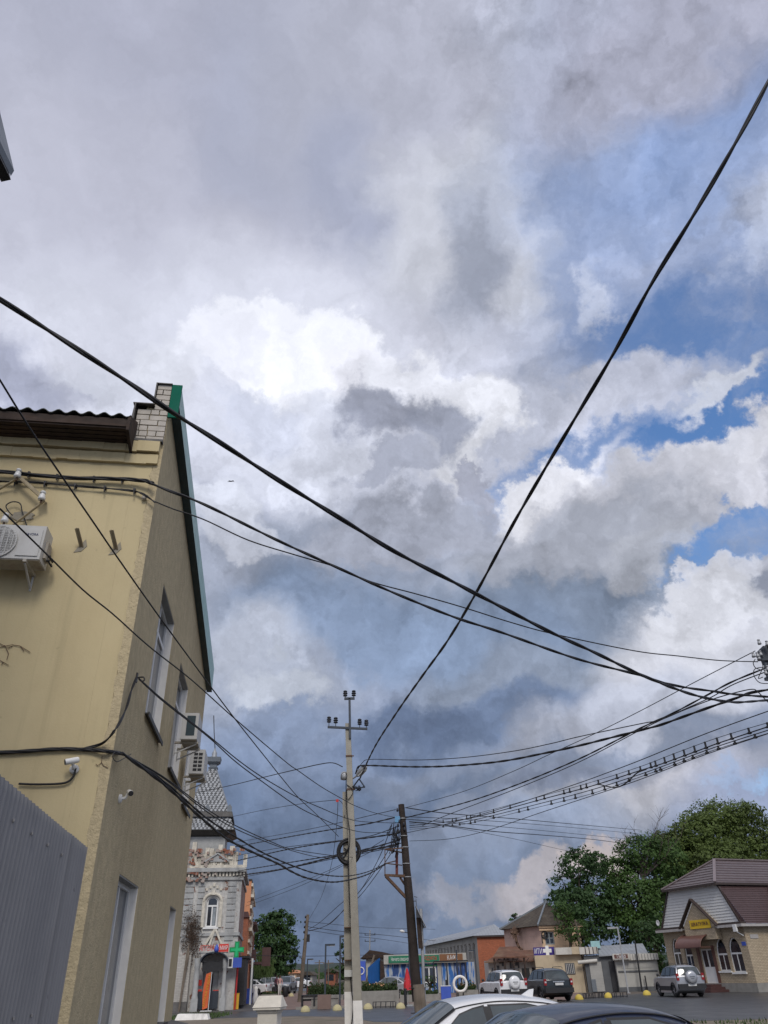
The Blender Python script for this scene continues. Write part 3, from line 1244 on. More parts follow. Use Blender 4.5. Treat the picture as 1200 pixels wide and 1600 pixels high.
# dry creeper twigs on the yellow wall
mb = MB(BF)
for a, b, c, d in ((0, 1012, 20, 1008), (8, 1009, 14, 1022), (20, 1008, 32, 1010), (32, 1010, 48, 1020), (14, 1022, 11, 1032), (0, 1032, 14, 1040),
                   (20, 1010, 12, 1014), (0, 1006, 8, 1010), (32, 1010, 38, 1018), (5, 1035, 3, 1040)):
    mb.bar(fpt(a, b, .01), fpt(c, d, .015), .006)
single('dry_twig', mb, M_RUST, 'dry brown creeper twigs clinging to the yellow wall at the frame edge', 'twig')
mb = MB(BF)
for a, b, c, d in ((160, 1182, 159, 1192), (159, 1192, 153, 1197), (159, 1192, 162, 1197), (162, 1197, 169, 1200), (153, 1197, 150, 1194)):
    mb.bar(fpt(a, b, .01), fpt(c, d, .015), .005)
single('dry_twig', mb, M_RUST, 'tiny dry root hanging under the cable bundle at the corner of the yellow wall', 'twig')
# steel hook for the aerial cable on the side wall
mb = MB(BF)
y_, z_ = SP(216, 1059, .03)
mb.box((0.012, y_, z_), (.02, .05, .12))
mb.tube(catmull([Vector((.02, y_, z_)), Vector((.09, y_, z_ + .01)), Vector((.11, y_, z_ - .03)), Vector((.07, y_, z_ - .05))], 4), .01, 6)
single('wall_hook', mb, M_DKMETAL, 'dark steel hook holding the aerial cable on the rough side wall near the corner', 'hook')

# ---------------------------------------------------------------- corrugated fence and the neighbour's roof
M_FENCE = mat('grey_corrugated_steel', (0.28, 0.275, 0.275), 0.55, 0.06, 3, stain=(0.15, 0.155, 0.17), stain_amt=0.6, stain_scale=1.2, streaks=.5)
FB = at(135, 1325, 5.6)
FZ = FB.z
FFR = frame((FB.x, FB.y, 0), BTH)
fence = thing('corrugated_fence', 'grey corrugated metal fence with a pointed far corner in front of the yellow building', 'fence', (FB.x, FB.y, 0), BTH)


def corr(mb, ya, yb, z0, z1fn, pitch=0.07, amp=.009, x0=0):
    V, F = [], []
    n = int(abs(yb - ya) / pitch * 6)
    prof = [0, .5, 1, 1, .5, 0]
    for i in range(n + 1):
        y = ya + (yb - ya) * i / n
        x = x0 + amp * prof[i % 6]
        V += [(x, y, z0), (x, y, z1fn(y)), (x - .003, y, z0), (x - .003, y, z1fn(y))]
    for i in range(n):
        a = 4 * i
        F += [[a, a + 4, a + 5, a + 1], [a + 2, a + 3, a + 7, a + 6], [a + 1, a + 5, a + 7, a + 3]]
    mb.add(V, F)


w = on_plane(0, 1212, Vector((FB.x, FB.y, 0)), BN)
zl = w.z
dl = (w - Vector((FB.x, FB.y, 0))).dot(BT)
topf = lambda y: FZ + (zl - FZ) * y / dl
w2 = on_plane(108, 1303, Vector((FB.x, FB.y, 0)), BN)
ys = (w2 - Vector((FB.x, FB.y, 0))).dot(BT)
mb = MB(FFR)
corr(mb, ys - .003, -5.2, 0.05, topf)
for y in [ys - .12 - i * .35 for i in range(12)]:
    for z in (.7, 1.5, topf(y) - .14):
        mb.box((.013, y, z), (.008, .014, .014))
mb.build('sheet', M_FENCE, fence)
mb = MB(FFR)
corr(mb, -.002, ys - .025, 0.05, topf, x0=.005)
mb.build('sheet', M_FENCE, fence)
mb = MB(FFR)
for y in (-.05, -1.7, -3.4, -5.1):
    mb.box2((-.075, y - .03, 0), (-.015, y + .03, topf(y) - .04))
mb.build('posts', M_DKMETAL, fence)

nb = thing('neighbour_house', 'dark roof corner of a neighbouring house jutting in at the upper left edge', 'building', (-4.6, 1.2, 0))
M_NB = mat('neighbour_wall', (0.3, 0.28, 0.25), 0.9, 0.1, 3)
M_ZINC = mat('zinc_edge', (0.16, 0.18, 0.2), 0.5, 0.15, 6)
mb = MB()
mb.box2((-7.5, -2.0, 0), (-3.3, 2.4, 6.1))
mb.build('wall', M_NB, nb)
E1 = at(17, 281, 3.0)
mb = MB()
# sloping eave board and soffit, rising away from the corner towards the viewer
E2 = at(0, 209, 3.0)
sl = (E2.z - E1.z) / (E1.x - E2.x)
mb.prism([(E1.x, 3.0, E1.z), (E1.x - 3.0, 3.0, E1.z + 3.0 * sl), (E1.x - 3.0, 3.0, E1.z + 3.0 * sl - .25), (E1.x - .06, 3.0, E1.z - .02)],
         (0, -5.0, 0))
mb.build('roof', M_DARK, nb)
mb = MB()
mb.prism([(E1.x - .012, 3.012, E1.z + .12), (E1.x - 3.0, 3.012, E1.z + .12 + 3.0 * sl), (E1.x - 3.0, 3.012, E1.z + .06 + 3.0 * sl), (E1.x - .02, 3.012, E1.z + .06)],
         (0, -5.05, 0))
mb.build('roof_edge', M_ZINC, nb)
mb = MB()
q = at(7, 291, 3.0)
mb.box2((q.x - 1.2, 2.9, q.z), (q.x, 2.4, q.z + .16))
mb.build('soffit_beam', M_DKWOOD, nb)
# ---------------------------------------------------------------- ground
M_ASPH = mat('asphalt', (0.045, 0.045, 0.047), 0.38, 0.3, 1.2, bump=0.01, stain=(0.085, 0.082, 0.078), stain_amt=0.7, stain_scale=0.25,
             sstretch=(0.4, 1, 1), bscale=40)
M_EARTH = mat('dry_ground', (0.12, 0.1, 0.08), 0.95, 0.25, 0.8, stain=(0.05, 0.07, 0.025), stain_amt=0.7, stain_scale=0.06, sstretch=(1, 1, 1))
M_SAND = mat('sandy_verge', (0.19, 0.155, 0.115), 0.95, 0.25, 1.6, stain=(0.07, 0.075, 0.03), stain_amt=0.8, stain_scale=0.8, sstretch=(1, 1, 1))
M_PAVE = mat('pink_paving', (0.2, 0.135, 0.11), 0.85, 0.15, 1.5, stain=(0.11, 0.09, 0.08), stain_amt=0.6, stain_scale=.5, sstretch=(1, 1, 1))
M_WALKB = mat('worn_sidewalk', (0.085, 0.08, 0.078), 0.9, 0.2, 1.5, stain=(0.14, 0.1, 0.085), stain_amt=0.5, stain_scale=.4, sstretch=(1, 1, 1))
M_KERB = mat('kerb_stone', (0.26, 0.24, 0.21), 0.9, 0.15, 3)
M_GRASS = mat('grass_blades', (0.05, 0.085, 0.02), 0.8, 0.4, 3)
mb = MB()
mb.poly([(-3000, -60, 0), (3000, -60, 0), (3000, 3500, 0), (-3000, 3500, 0)])
struct('ground', mb, M_EARTH)
sd = Vector((math.sin(R(-8.8)), math.cos(R(-8.8)), 0))      # direction of the street


def st(x, y, d, z=0.0):
    return (x + sd.x * d, y + sd.y * d, z)


mb = MB()
mb.poly([(-60, 43.5, .004), (-5, 43, .004), (-2.5, 41, .004), (-1, 36, .004), (9, 30.8, .004), (70, 27, .004), (70, 95, .004), (26, 70, .004), (12, 56.5, .004), (9.2, 50.9, .004),
         (-6.3, 50.9, .004), (-12, 50.2, .004), (-60, 49, .004)])
struct('road', mb, M_ASPH)
mb = MB()
mb.poly([(-60, 30, .004), (-60, 43.4, .004), (-5, 42.9, .004), (-2.5, 40.9, .004), (-1, 35.9, .004), (9, 30.7, .004), (70, 26.9, .004), (70, 15, .004), (-2, 15, .004)])
struct('verge', mb, M_SAND)
mb = MB()
mb.poly([(-60, -10, .004), (-2.001, 15, .004), (70, 14.99, .004), (70, -10, .004)])
struct('parking_lot', mb, M_ASPH)
mb = MB()
mb.poly([(-60, 49.2, .008), (-12, 50.4, .008), (-8.2, 51.1, .008), st(-8.2, 51.1, 260, .008), st(-12.2, 51.1, 260, .008), st(-11.4, 52.2, 0, .008), (-60, 54, .008)])
struct('sidewalk', mb, M_WALKB)
mb = MB()
mb.poly([(-8.0, 51.1, .012), (9.0, 51.2, .012), (12, 57, .012), (15, 76, .012), (-2, 78, .012), (-9.5, 95, .012), st(-8.0, 51.1, 60, .012)])
struct('plaza', mb, M_PAVE)
mb = MB()
a = Vector((-7.9, 51.0, 0))
k = 0
while a.x < 9.0:
    b = a + Vector((0.98, 0, 0))
    if not (-7.2 < a.x < -6.3):
        mb.box2((a.x, 50.88, 0), (b.x, 51.03, .13))
    a = a + Vector((1.0, 0, 0))
struct('kerb', mb, M_KERB)
mb = MB()
mb.poly([st(-8.0, 52, 60, .008), st(-1.0, 52, 60, .008), st(-1.0, 51, 300, .008), st(-8.0, 51, 300, .008)])
struct('street', mb, M_ASPH)
# distant wooded rise beyond the town
M_HILL = mat('far_woods', (0.03, 0.045, 0.035), 0.95, 0.3, 0.01)
mb = MB()
V, F = [], []
n = 160
for i in range(n + 1):
    x = -1900 + 3400 * i / n
    h = -4 + 5 * mnoise.noise(Vector((x * .004, 0, 0))) + 2 * mnoise.noise(Vector((x * .03, 3, 0)))
    V += [(x, 1250, -2), (x, 1300, h + 16), (x, 1600, h + 26), (x, 1900, -2)]
for i in range(n):
    a = 4 * i
    F += [[a, a + 1, a + 5, a + 4], [a + 1, a + 2, a + 6, a + 5], [a + 2, a + 3, a + 7, a + 6]]
mb.add(V, F, True)
struct('hills', mb, M_HILL)


def grass_patch(name, pts, n, h=.12, m=None, z=0.0):
    from mathutils.geometry import tessellate_polygon
    mb = MB()
    rg = random.Random(len(name) + n)
    xs = [p[0] for p in pts]; ys_ = [p[1] for p in pts]
    c = 0
    while c < n:
        x, y = rg.uniform(min(xs), max(xs)), rg.uniform(min(ys_), max(ys_))
        ins = False
        j = len(pts) - 1
        for i in range(len(pts)):
            if (pts[i][1] > y) != (pts[j][1] > y) and x < (pts[j][0] - pts[i][0]) * (y - pts[i][1]) / (pts[j][1] - pts[i][1]) + pts[i][0]:
                ins = not ins
            j = i
        if not ins:
            c += .2
            continue
        a = rg.uniform(0, 6.28)
        w = rg.uniform(.01, .025) * 1.5
        l = Vector((rg.uniform(-.06, .06), rg.uniform(-.06, .06), h * rg.uniform(.5, 1.4)))
        p = Vector((x, y, z))
        s = Vector((math.cos(a) * w, math.sin(a) * w, 0))
        mb.add([p - s, p + s, p + l], [[0, 1, 2]])
        c += 1
    return struct(name, mb, m or M_GRASS, 'stuff')


g1 = ground(300, 1592)
grass_patch('grass', [(-11.5, 42), (-8.9, 42.5), (-8.8, 48), (-11.8, 49)], 900, .14)
grass_patch('grass', [(9.2, 30.2), (30, 28.6), (30, 25.5), (12, 26)], 1500, .1)
# ---------------------------------------------------------------- poles
M_CONC = mat('pole_concrete', (0.34, 0.32, 0.27), 0.9, 0.12, 4, bump=0.006, stain=(0.2, 0.18, 0.15), stain_amt=0.6, stain_scale=1.2, sstretch=(1, 1, .15))
M_LIME = mat('whitewash', (0.8, 0.78, 0.73), 0.9, 0.1, 5, stain=(0.3, 0.29, 0.27), stain_amt=0.6, stain_scale=2.5, sstretch=(1, 1, .3))
M_STEELD = mat('dark_painted_steel', (0.035, 0.045, 0.06), 0.55, 0.2, 8)
M_INSD = mat('dark_glazed_insulator', (0.02, 0.022, 0.03), 0.3, 0.2, 8)
M_GALV = mat('galvanised', (0.36, 0.37, 0.38), 0.5, 0.12, 6, metal=0.3)
M_TARW = mat('tarred_wood', (0.028, 0.021, 0.018), 0.9, 0.45, 3, bump=0.02, stain=(0.075, 0.045, 0.03), stain_amt=0.8, stain_scale=1.6,
             sstretch=(3, 3, .2), bscale=10)
M_OLDW = mat('grey_old_wood', (0.16, 0.13, 0.1), 0.9, 0.3, 3, bump=0.02, stain=(0.07, 0.05, 0.04), stain_amt=0.8, stain_scale=1.4, sstretch=(3, 3, .2))
M_REDR = mat('red_oxide_steel', (0.14, 0.035, 0.03), 0.75, 0.3, 8)
M_LAMPG = mat('lamp_glass', (0.6, 0.6, 0.57), 0.25, 0.05, 6)
M_BLUEBOX = mat('light_blue_box', (0.12, 0.3, 0.5), 0.5, 0.1, 6)
M_RED = mat('red_paint', (0.5, 0.03, 0.03), 0.5, 0.1, 6)

PD = 24.0


def slanted_box(mb, p, q, wa, wb, da, db):
    """tapered square shaft from p to q"""
    p, q = Vector(p), Vector(q)
    V = []
    for c, w, d in ((p, wa, da), (q, wb, db)):
        for sx, sy in ((-1, -1), (1, -1), (1, 1), (-1, 1)):
            V.append(c + Vector((sx * w / 2, sy * d / 2, 0)))
    mb.add(V, [[3, 2, 1, 0], [4, 5, 6, 7], [0, 1, 5, 4], [1, 2, 6, 5], [2, 3, 7, 6], [3, 0, 4, 7]])


T1 = at(543.5, 1131, PD)
B1 = at(560, 1600, PD)
dd = (T1 - B1) / (T1.z - B1.z)
base1 = B1 - dd * B1.z
S0 = at(541, 1236, PD - .0) + Vector((-.04, .17, 0))
S1 = at(544.5, 1600, PD)
ds = (S0 - S1) / (S0.z - S1.z)
base2 = S1 - ds * S1.z + Vector((0, .35, 0))
pole = thing('utility_pole', 'concrete utility pole with a leaning concrete strut, dark crossarm and coil of black cable', 'utility pole', base1)


def on1(z):
    return base1 + dd * z


def on2(z):
    return base2 + (S0 - base2) * (z / S0.z)


zw1, zw2 = at(568, 1563, PD).z, at(546, 1550, PD).z
mb = MB()
slanted_box(mb, on1(0), on1(T1.z), .24, .165, .2, .15)
mb.build('shaft', M_CONC, pole)
mb = MB()
slanted_box(mb, on2(0), on2(S0.z), .22, .165, .2, .15)
mb.build('strut', M_CONC, pole)
mb = MB()
slanted_box(mb, on1(0), on1(zw1), .25, .247, .21, .207)
mb.build('whitewash_band', M_LIME, pole)
mb = MB()
slanted_box(mb, on2(0), on2(zw2), .23, .225, .21, .207)
mb.build('whitewash_band', M_LIME, pole)
zt = T1.z
mb = MB()
hz = at(546, 1093, PD).z
mb.bar(on1(zt - .5) + Vector((.06, -.1, 0)), Vector((on1(zt).x + .06, on1(zt).y - .1, hz)), .07)
mb.bar(on1(zt) + Vector((.06 - .17, -.1, hz - zt)), on1(zt) + Vector((.06 + .17, -.1, hz - zt)), .07)
ca, cb = at(512, 1136, PD - .1), at(574, 1139, PD - .1)
mb.bar(ca, cb, .065)
mb.bar(on1(ca.z - .06) + Vector((-.1, -.12, 0)), on1(ca.z - .06) + Vector((.1, -.12, 0)), .015, .02)
mb.build('crossarm', M_STEELD, pole)
for (px, py) in ((514, 1133), (524.5, 1134), (562, 1136.5), (572.5, 1138)):
    mb = MB()
    c = at(px, py - 1.5, PD - .1)
    mb.cyl(c + Vector((0, 0, -.05)), c + Vector((0, 0, .1)), .012, .012, 6)
    mb.lathe(c + Vector((0, 0, .05)), [(.03, 0), (.065, .01), (.075, .03), (.045, .05), (.045, .065), (.08, .08), (.07, .11), (.04, .12), (.04, .135),
                                      (.07, .145), (.06, .18), (.02, .2)], 12)
    mb.build('insulator', M_INSD, pole)
for sx in (-.14, .14):
    mb = MB()
    c = on1(zt) + Vector((.06 + sx, -.1, hz - zt + .03))
    mb.lathe(c, [(.012, 0), (.012, .05), (.065, .055), (.075, .08), (.045, .1), (.045, .115), (.08, .13), (.07, .16), (.04, .17), (.04, .185), (.07, .195),
                 (.06, .23), (.02, .25)], 12)
    mb.build('insulator', M_INSD, pole)
mb = MB()
for z in (at(543, 1182, PD).z, at(545, 1234, PD).z):
    c = on1(z)
    mb.box(c, (.2, .19, .05))
    mb.box(c + Vector((.13, -.05, 0)), (.06, .03, .03))
for z in (at(543, 1449, PD).z, at(543, 1500, PD).z):
    c = (on1(z) + on2(z)) / 2
    mb.box(c, (.4, .22, .02))
mb.build('clamps', M_RUST, pole)
# street light head on a short arm
mb = MB()
L0 = on1(at(552, 1217, PD).z) + Vector((.1, -.05, 0))
L1 = at(561, 1207, PD - .2)
mb.tube([L0, L0 + (L1 - L0) * .5 + Vector((0, 0, -.03)), L1], .025, 8)
mb.build('lamp_arm', M_GALV, pole)
mb = MB()
q1, q2 = at(558, 1212, PD - .2), at(572, 1197, PD - .5)
mb.tube([q1, q1 + (q2 - q1) * .3, q1 + (q2 - q1) * .8, q2], [.05, .1, .1, .05], 10)
lh = mb.build('lamp_head', M_GALV, pole)
mb = MB()
mid = (q1 + q2) / 2 + Vector((.02, -.03, -.06))
mb.bar(mid - (q2 - q1) * .33, mid + (q2 - q1) * .33, .12, .05)
mb.build('lamp_lens', M_LAMPG, lh)
mb = MB()
c = on1(at(536, 1212, PD).z) + Vector((-.17, -.02, 0))
mb.lathe(c + Vector((0, 0, -.02)), [(.02, -.12), (.11, -.1), (.12, .0), (.08, .12), (.02, .14)], 12)
bell = mb.build('photocell_globe', M_GALV, pole)
for k in range(3):
    mb = MB()
    pts = [c + Vector((.01, -.14 - k * .012, -.06 + .0)) + Vector(((.13 - k * .02) * math.cos(a * .5), 0, (.16 - k * .02) * math.sin(a * .5))) for a in range(13)]
    mb.tube(pts, .008, 5)
mb.build('cable_loop', M_BLACK, pole)
# triangular cable bracket
mb = MB()
tA, tB, tC = at(550, 1232, PD), at(570, 1230, PD - .3), at(561, 1217, PD - .15)
for a, b in ((tA, tB), (tB, tC), (tC, tA)):
    mb.bar(a, b, .03)
mb.build('tension_bracket', M_STEELD, pole)
rnd = random.Random(12)
mb = MB()
for k in range(6):
    c = tA + Vector((.05 + .05 * k, -.05, rnd.uniform(-.02, .05)))
    pts = [c + Vector((rnd.uniform(-.1, .1), rnd.uniform(-.05, .05), rnd.uniform(-.09, .06))) for _ in range(5)]
    mb.tube(catmull(pts, 4), .012, 5)
mb.tube(catmull([on1(tA.z) + Vector((-.1, -.1, .1)), on1(tA.z - .1) + Vector((.1, -.13, 0)), on1(tA.z - .35) + Vector((-.08, -.12, 0)),
                 on1(tA.z - .05) + Vector((-.1, -.12, 0))], 6), .012, 5)
mb.build('tangled_wires', M_BLACK, pole)
# coil
cc = at(544, 1328, PD - .22)
mb = MB()
for k in range(16):
    rr = .34 - .022 * (k % 4) + rnd.uniform(-.01, .01)
    oy = -.04 + .03 * (k // 4)
    tx = rnd.uniform(-.03, .03)
    pts = [cc + Vector((rr * math.cos(a / 28 * 2 * math.pi), oy + .03 * math.sin(a / 28 * 6.28 + k) - (.30 if False else 0), rr * 1.02 * math.sin(a / 28 * 2 * math.pi) + tx * .3)) for a in range(29)]
    mb.tube(pts, .024, 6)
mb.tube(catmull([cc + Vector((-.3, 0, -.05)), cc + Vector((-.1, -.02, -.02)), cc + Vector((0, -.03, .12)), cc + Vector((.02, 0, .3))], 6), .02, 6)
mb.tube(catmull([cc + Vector((-.2, 0, -.22)), cc + Vector((-.05, -.02, 0)), cc + Vector((-.15, -.03, .1))], 6), .018, 6)
# the coil hangs behind the shaft
mb.v = [p + Vector((0, .33, 0)) for p in mb.v]
single('cable_coil', mb, M_BLACK, 'big black coil of spare cable hanging on the concrete pole', 'cable coil')
# small junction boxes low on the strut
mb = MB()
z = at(545, 1521, PD).z
c = on2(z) + Vector((.02, -.14, 0))
mb.box(c, (.24, .1, .16)); mb.box(c + Vector((.03, 0, .0)), (.26, .08, .1))
bx = mb.build('junction_box', M_LAMPG, pole)
mb = MB()
mb.tube(catmull([c + Vector((.05, 0, -.08)), c + Vector((.08, 0, -.4)), c + Vector((.12, .02, -.8)), c + Vector((.05, .02, -1.3))], 5), .014, 5)
mb.tube(catmull([on1(7.0) + Vector((-.1, -.1, 0)), on1(6.0) + Vector((-.13, -.1, 0)), on1(5.2) + Vector((-.05, -.12, 0)), on1(4.4) + Vector((-.13, -.1, 0)), on1(3) + Vector((-.12, -.1, 0))], 5), .014, 5)
mb.build('down_cable', M_BLACK, pole)
# red tag hanging on a wire
rt = at(527, 1251, PD)
mb = MB(); mb.box(rt, (.08, .02, .08))
single('red_tag', mb, M_RED, 'small square red tag hanging on a wire left of the concrete pole', 'tag')

# wooden pole, tarred, leaning
WD = 27.0
WT, WB_ = at(627, 1257, WD), at(650, 1535, WD)
dw = (WT - WB_) / (WT.z - WB_.z)
wbase = WB_ - dw * WB_.z
wp = thing('wooden_pole', 'dark tarred wooden utility pole leaning left with a rusty steel frame and many wires', 'utility pole', wbase)
onw = lambda z: wbase + dw * z
mb = MB()
zs_ = [.9 + (WT.z - .9) * i / 14 for i in range(15)]
mb.tube([onw(z) + Vector((rnd.uniform(-.008, .008), 0, 0)) for z in zs_], [.16 - .055 * i / 14 + rnd.uniform(-.005, .005) for i in range(15)], 12)
mb.build('shaft', M_TARW, wp)
mb = MB()
zt2 = at(655, 1538, WD).z
c0 = onw(0) + Vector((.06, -.25, 0))
mb.tube([c0 + dw * z for z in (0, zt2 * .5, zt2 - .02, zt2)], [.2, .19, .18, .165], 10)
mb.build('stub', M_OLDW, wp)
mb = MB()
pa, pb = at(657.5, 1420, WD - .1), at(664.5, 1600, WD - .1)
mb.tube([pa, pb, pb + (pb - pa) * .15], .05, 8)
mb.build('pipe', M_GALV, wp)
for z in (zt2 - .1, zt2 * .45):
    mb = MB()
    mb.lathe(onw(z) + Vector((0.03, -.12, 0)), [(.27, 0), (.27, .02)], 12)
    mb.build('wire_band', M_DKMETAL, wp)
# tin canopy and box on the right side
mb = MB()
a, b = at(649, 1416, WD), at(665, 1449, WD)
mb.prism([a, b, b + Vector((0, 0, -.03)), a + Vector((0, 0, -.03))], (0, -.5, 0))
mb.prism([a + Vector((.02, 0, -.05)), b + Vector((-.02, 0, -.02)), at(659, 1451, WD), at(650, 1432, WD)], (0, -.02, 0))
mb.build('tin_canopy', M_GALV, wp)
mb = MB()
a, b = at(653.5, 1434, WD - .1), at(657.5, 1482, WD - .1)
slanted_box(mb, Vector((b.x, b.y, b.z)), a + Vector((0, 0, 0)), .14, .13, .2, .2)
mb.build('meter_cabinet', M_DKWOOD, wp)
# rusty frame platform
mb = MB()
f = lambda x, y, d=0: at(x, y, WD + d)
A1, A2, A3 = f(601.5, 1327, -.3), f(601.5, 1367.5, -.3), f(632, 1368.5, -.1)
M1, M2 = f(620, 1330, .2), f(620, 1366, .2)
mb.bar(A1, A2, .03); mb.bar(A1, f(630, 1325, -.1), .04); mb.bar(A1, f(628, 1332, .3), .04)
mb.bar(f(603, 1349, -.3), f(619, 1345, .2), .03); mb.bar(f(603, 1349, -.3), f(628, 1352, .3), .03)
mb.bar(A2, A3, .07); mb.bar(A2, f(634, 1370, .4), .06)
mb.bar(f(603, 1369, -.3), f(634, 1402, 0), .08); mb.bar(f(625, 1371, .3), f(633, 1383, .1), .05)
mb.build('steel_frame', M_RUST, wp)
mb = MB(); mb.bar(M1, M2, .09); mb.build('upright', M_REDR, wp)
mb = MB(); mb.box(f(621, 1280.5, -.1), (.17, .12, .19)); mb.build('blue_box', M_BLUEBOX, wp)
mb = MB()
for (px, py) in ((621, 1266), (622, 1290), (631, 1288), (623, 1300), (632, 1296), (622, 1310), (624, 1284)):
    c = f(px, py, -.15)
    mb.lathe(c, [(.01, -.05), (.035, -.04), (.04, 0), (.03, .04), (.03, .06), (.01, .07)], 8)
mb.build('insulators', M_INSD, wp)
for z in (6.1, 5.55, 5.2, 4.7, 4.3):
    mb = MB()
    mb.lathe(onw(z), [(.14, 0), (.14, .025)], 12)
    mb.build('wire_band', M_GALV, wp)
mb = MB()
for k in range(26):
    a = f(rnd.uniform(612, 627), rnd.uniform(1282, 1322), rnd.uniform(-.3, .2))
    b = f(rnd.uniform(606, 628), rnd.uniform(1300, 1336), rnd.uniform(-.3, .2))
    m_ = (a + b) / 2 + Vector((rnd.uniform(-.15, .05), 0, -rnd.uniform(.05, .25)))
    mb.tube(catmull([a, m_, b], 5), .011, 4)
mb.build('tangled_wires', M_BLACK, wp)
mb = MB()
a, b = f(647, 1401, 0), f(652, 1402, 0)
mb.bar(a, b, .02); mb.bar(f(646, 1408, 0), f(650, 1408, 0), .02); mb.bar(f(650, 1404, 0), f(651, 1418, 0), .015)
mb.build('pegs', M_DKMETAL, wp)

# pole just outside the frame on the right that carries the insulator rack
RD = 13.0
rp = at(1236, 1100, RD)
rk = thing('utility_pole', 'dark pole top with white insulators and a steel box peeking in at the right edge', 'utility pole', (rp.x, rp.y, 0))
mb = MB()
mb.tube([(rp.x, rp.y, 0), (rp.x, rp.y, 6.6)], [.15, .1], 12)
mb.build('shaft', M_TARW, rk)
mb = MB()
e = lambda x, y, d=0: at(x, y, RD + d)
mb.prism([e(1187, 1015), e(1197, 1007), e(1232, 1005), e(1232, 1040), e(1196, 1036)], (0, .12, 0))
mb.build('steel_plate', M_STEELD, rk)
mb = MB()
mb.bar(e(1184, 1031, -.05), e(1212, 1030, -.05), .04)
mb.bar(e(1183, 1020, -.1), e(1193, 1010, -.05), .025)
mb.bar(e(1196, 1036, -.05), e(1201, 1062, -.05), .05)
mb.bar(e(1195, 1061, -.05), e(1212, 1062, -.05), .05)
mb.build('rack', M_STEELD, rk)
for (px, py) in ((1186.5, 1005), (1199, 1007), (1177.5, 1025), (1184, 1025), (1189, 1023), (1197, 1052), (1186, 1029), (1200, 1046)):
    mb = MB()
    insulator_mb(mb, e(px, py, -.12), .75)
    mb.build('insulator', M_GALV, rk)
mb = MB()
for pts in (((1180, 1030), (1177, 1036), (1180, 1043), (1187, 1046)), ((1196, 1042), (1180, 1045), (1178, 1055), (1186, 1066), (1200, 1068), (1212, 1066)),
            ((1190, 1034), (1192, 1042), (1188, 1052), (1185, 1060), (1192, 1058))):
    mb.tube(catmull([e(x, y, -.15) for x, y in pts], 6), .008, 5)
mb.build('wire_loops', M_BLACK, rk)

# ---------------------------------------------------------------- aerial wires
CLEN = {}


def wire(label, pts, D0, D1, r, strands=1, name='aerial_cable', group=None, twist=.5, m=None):
    """pts: photo positions the wire runs through, from depth D0 to D1 (a straight run in plan)"""
    acc = [0.0]
    for a, b in zip(pts, pts[1:]):
        acc.append(acc[-1] + math.hypot(b[0] - a[0], b[1] - a[1]))
    P = []
    for (px, py), s in zip(pts, acc):
        d0, d1 = 1 / D0, 1 / D1
        P.append(at(px, py, 1 / (d0 + (d1 - d0) * s / acc[-1])))
    if pts[0][0] < -20 or pts[0][0] > 1250:      # the run goes on past the viewer
        ext = True
    else:
        ext = False
    C_ = catmull(P, 7)
    if ext:
        u_ = (C_[0] - C_[1]).normalized()
        C_ = [C_[0] + u_ * k for k in (9, 6, 3, 1.2, .4)] + C_
    mb = MB()
    if strands == 1:
        mb.tube(C_, r, 6)
    else:
        # resample evenly and twist the strands round each other
        Q = [C_[0]]
        step = twist / 5
        for a, b in zip(C_, C_[1:]):
            n = max(1, int((b - a).length / step))
            for i in range(n):
                Q.append(a + (b - a) * ((i + 1) / n))
        ang = 0
        ring = []
        for i, p in enumerate(Q):
            t = (Q[min(i + 1, len(Q) - 1)] - Q[max(i - 1, 0)]).normalized()
            x = t.cross(Vector((0, 0, 1))).normalized()
            y = t.cross(x)
            if i:
                ang += (p - Q[i - 1]).length / twist * math.pi
            ring.append((p, x, y, ang))
        for s in range(strands):
            f = 2 * math.pi * s / strands
            mb.tube([p + (x * math.cos(a + f) + y * math.sin(a + f)) * r * .62 for p, x, y, a in ring], r * 1.12, 6)
    return single(name, mb, m or M_BLACK, label, 'cable', group, origin=P[0])


wire('thick twisted black cable sweeping steeply from the upper right edge down to the concrete pole',
     [(1290, -50), (1200, 128), (1150, 222), (1085, 334), (1020, 440), (960, 550), (900, 651), (850, 735), (800, 822), (744, 926), (700, 1000), (660, 1056),
      (620, 1113), (585, 1168), (562, 1217)], 3.3, 23.8, .013, 2, twist=.75)
wire('thickest twisted black cable crossing from the left edge over the gable to the lower right',
     [(-70, 428), (0, 468), (100, 532), (200, 597), (272, 646), (340, 689), (433, 749), (540, 815), (617, 862), (700, 905), (744, 928), (800, 957), (867, 991),
      (930, 1020), (992, 1050), (1052, 1075), (1098, 1089.5), (1143, 1097), (1175, 1096), (1232, 1091)], 3.6, 13.0, .0125, 2, twist=.6)
wire('black twisted cable leaving the upper clip line of the yellow building towards the right pole',
     [(238, 756), (262, 766), (300, 780), (342, 799), (433, 844), (534, 890), (617, 927), (709, 964), (783, 988), (900, 1029), (992, 1053), (1031, 1065),
      (1070, 1074), (1114, 1080), (1149, 1085), (1232, 1091)], 8.18, 13.0, .0125, 2, twist=.5)
mb_ = []
wire('thin black cable leaving the lower clip line of the yellow building towards the right rack',
     [(243, 784), (270, 795), (319, 812), (388, 844), (461, 867), (525, 886), (580, 909), (654, 929), (727, 950), (800, 973), (867, 991), (992, 1017),
      (1060, 1025), (1125, 1032), (1184, 1034)], 8.2, 13.0, .009)
wire('thin black wire running diagonally across the yellow front wall to the cable coil',
     [(-30, 545), (0, 594), (60, 690), (150, 822), (180, 866), (247, 961), (327, 1070), (370, 1127), (420, 1190), (439, 1214), (467, 1247), (496, 1274),
      (529, 1307)], 4.2, 23.8, .0085)
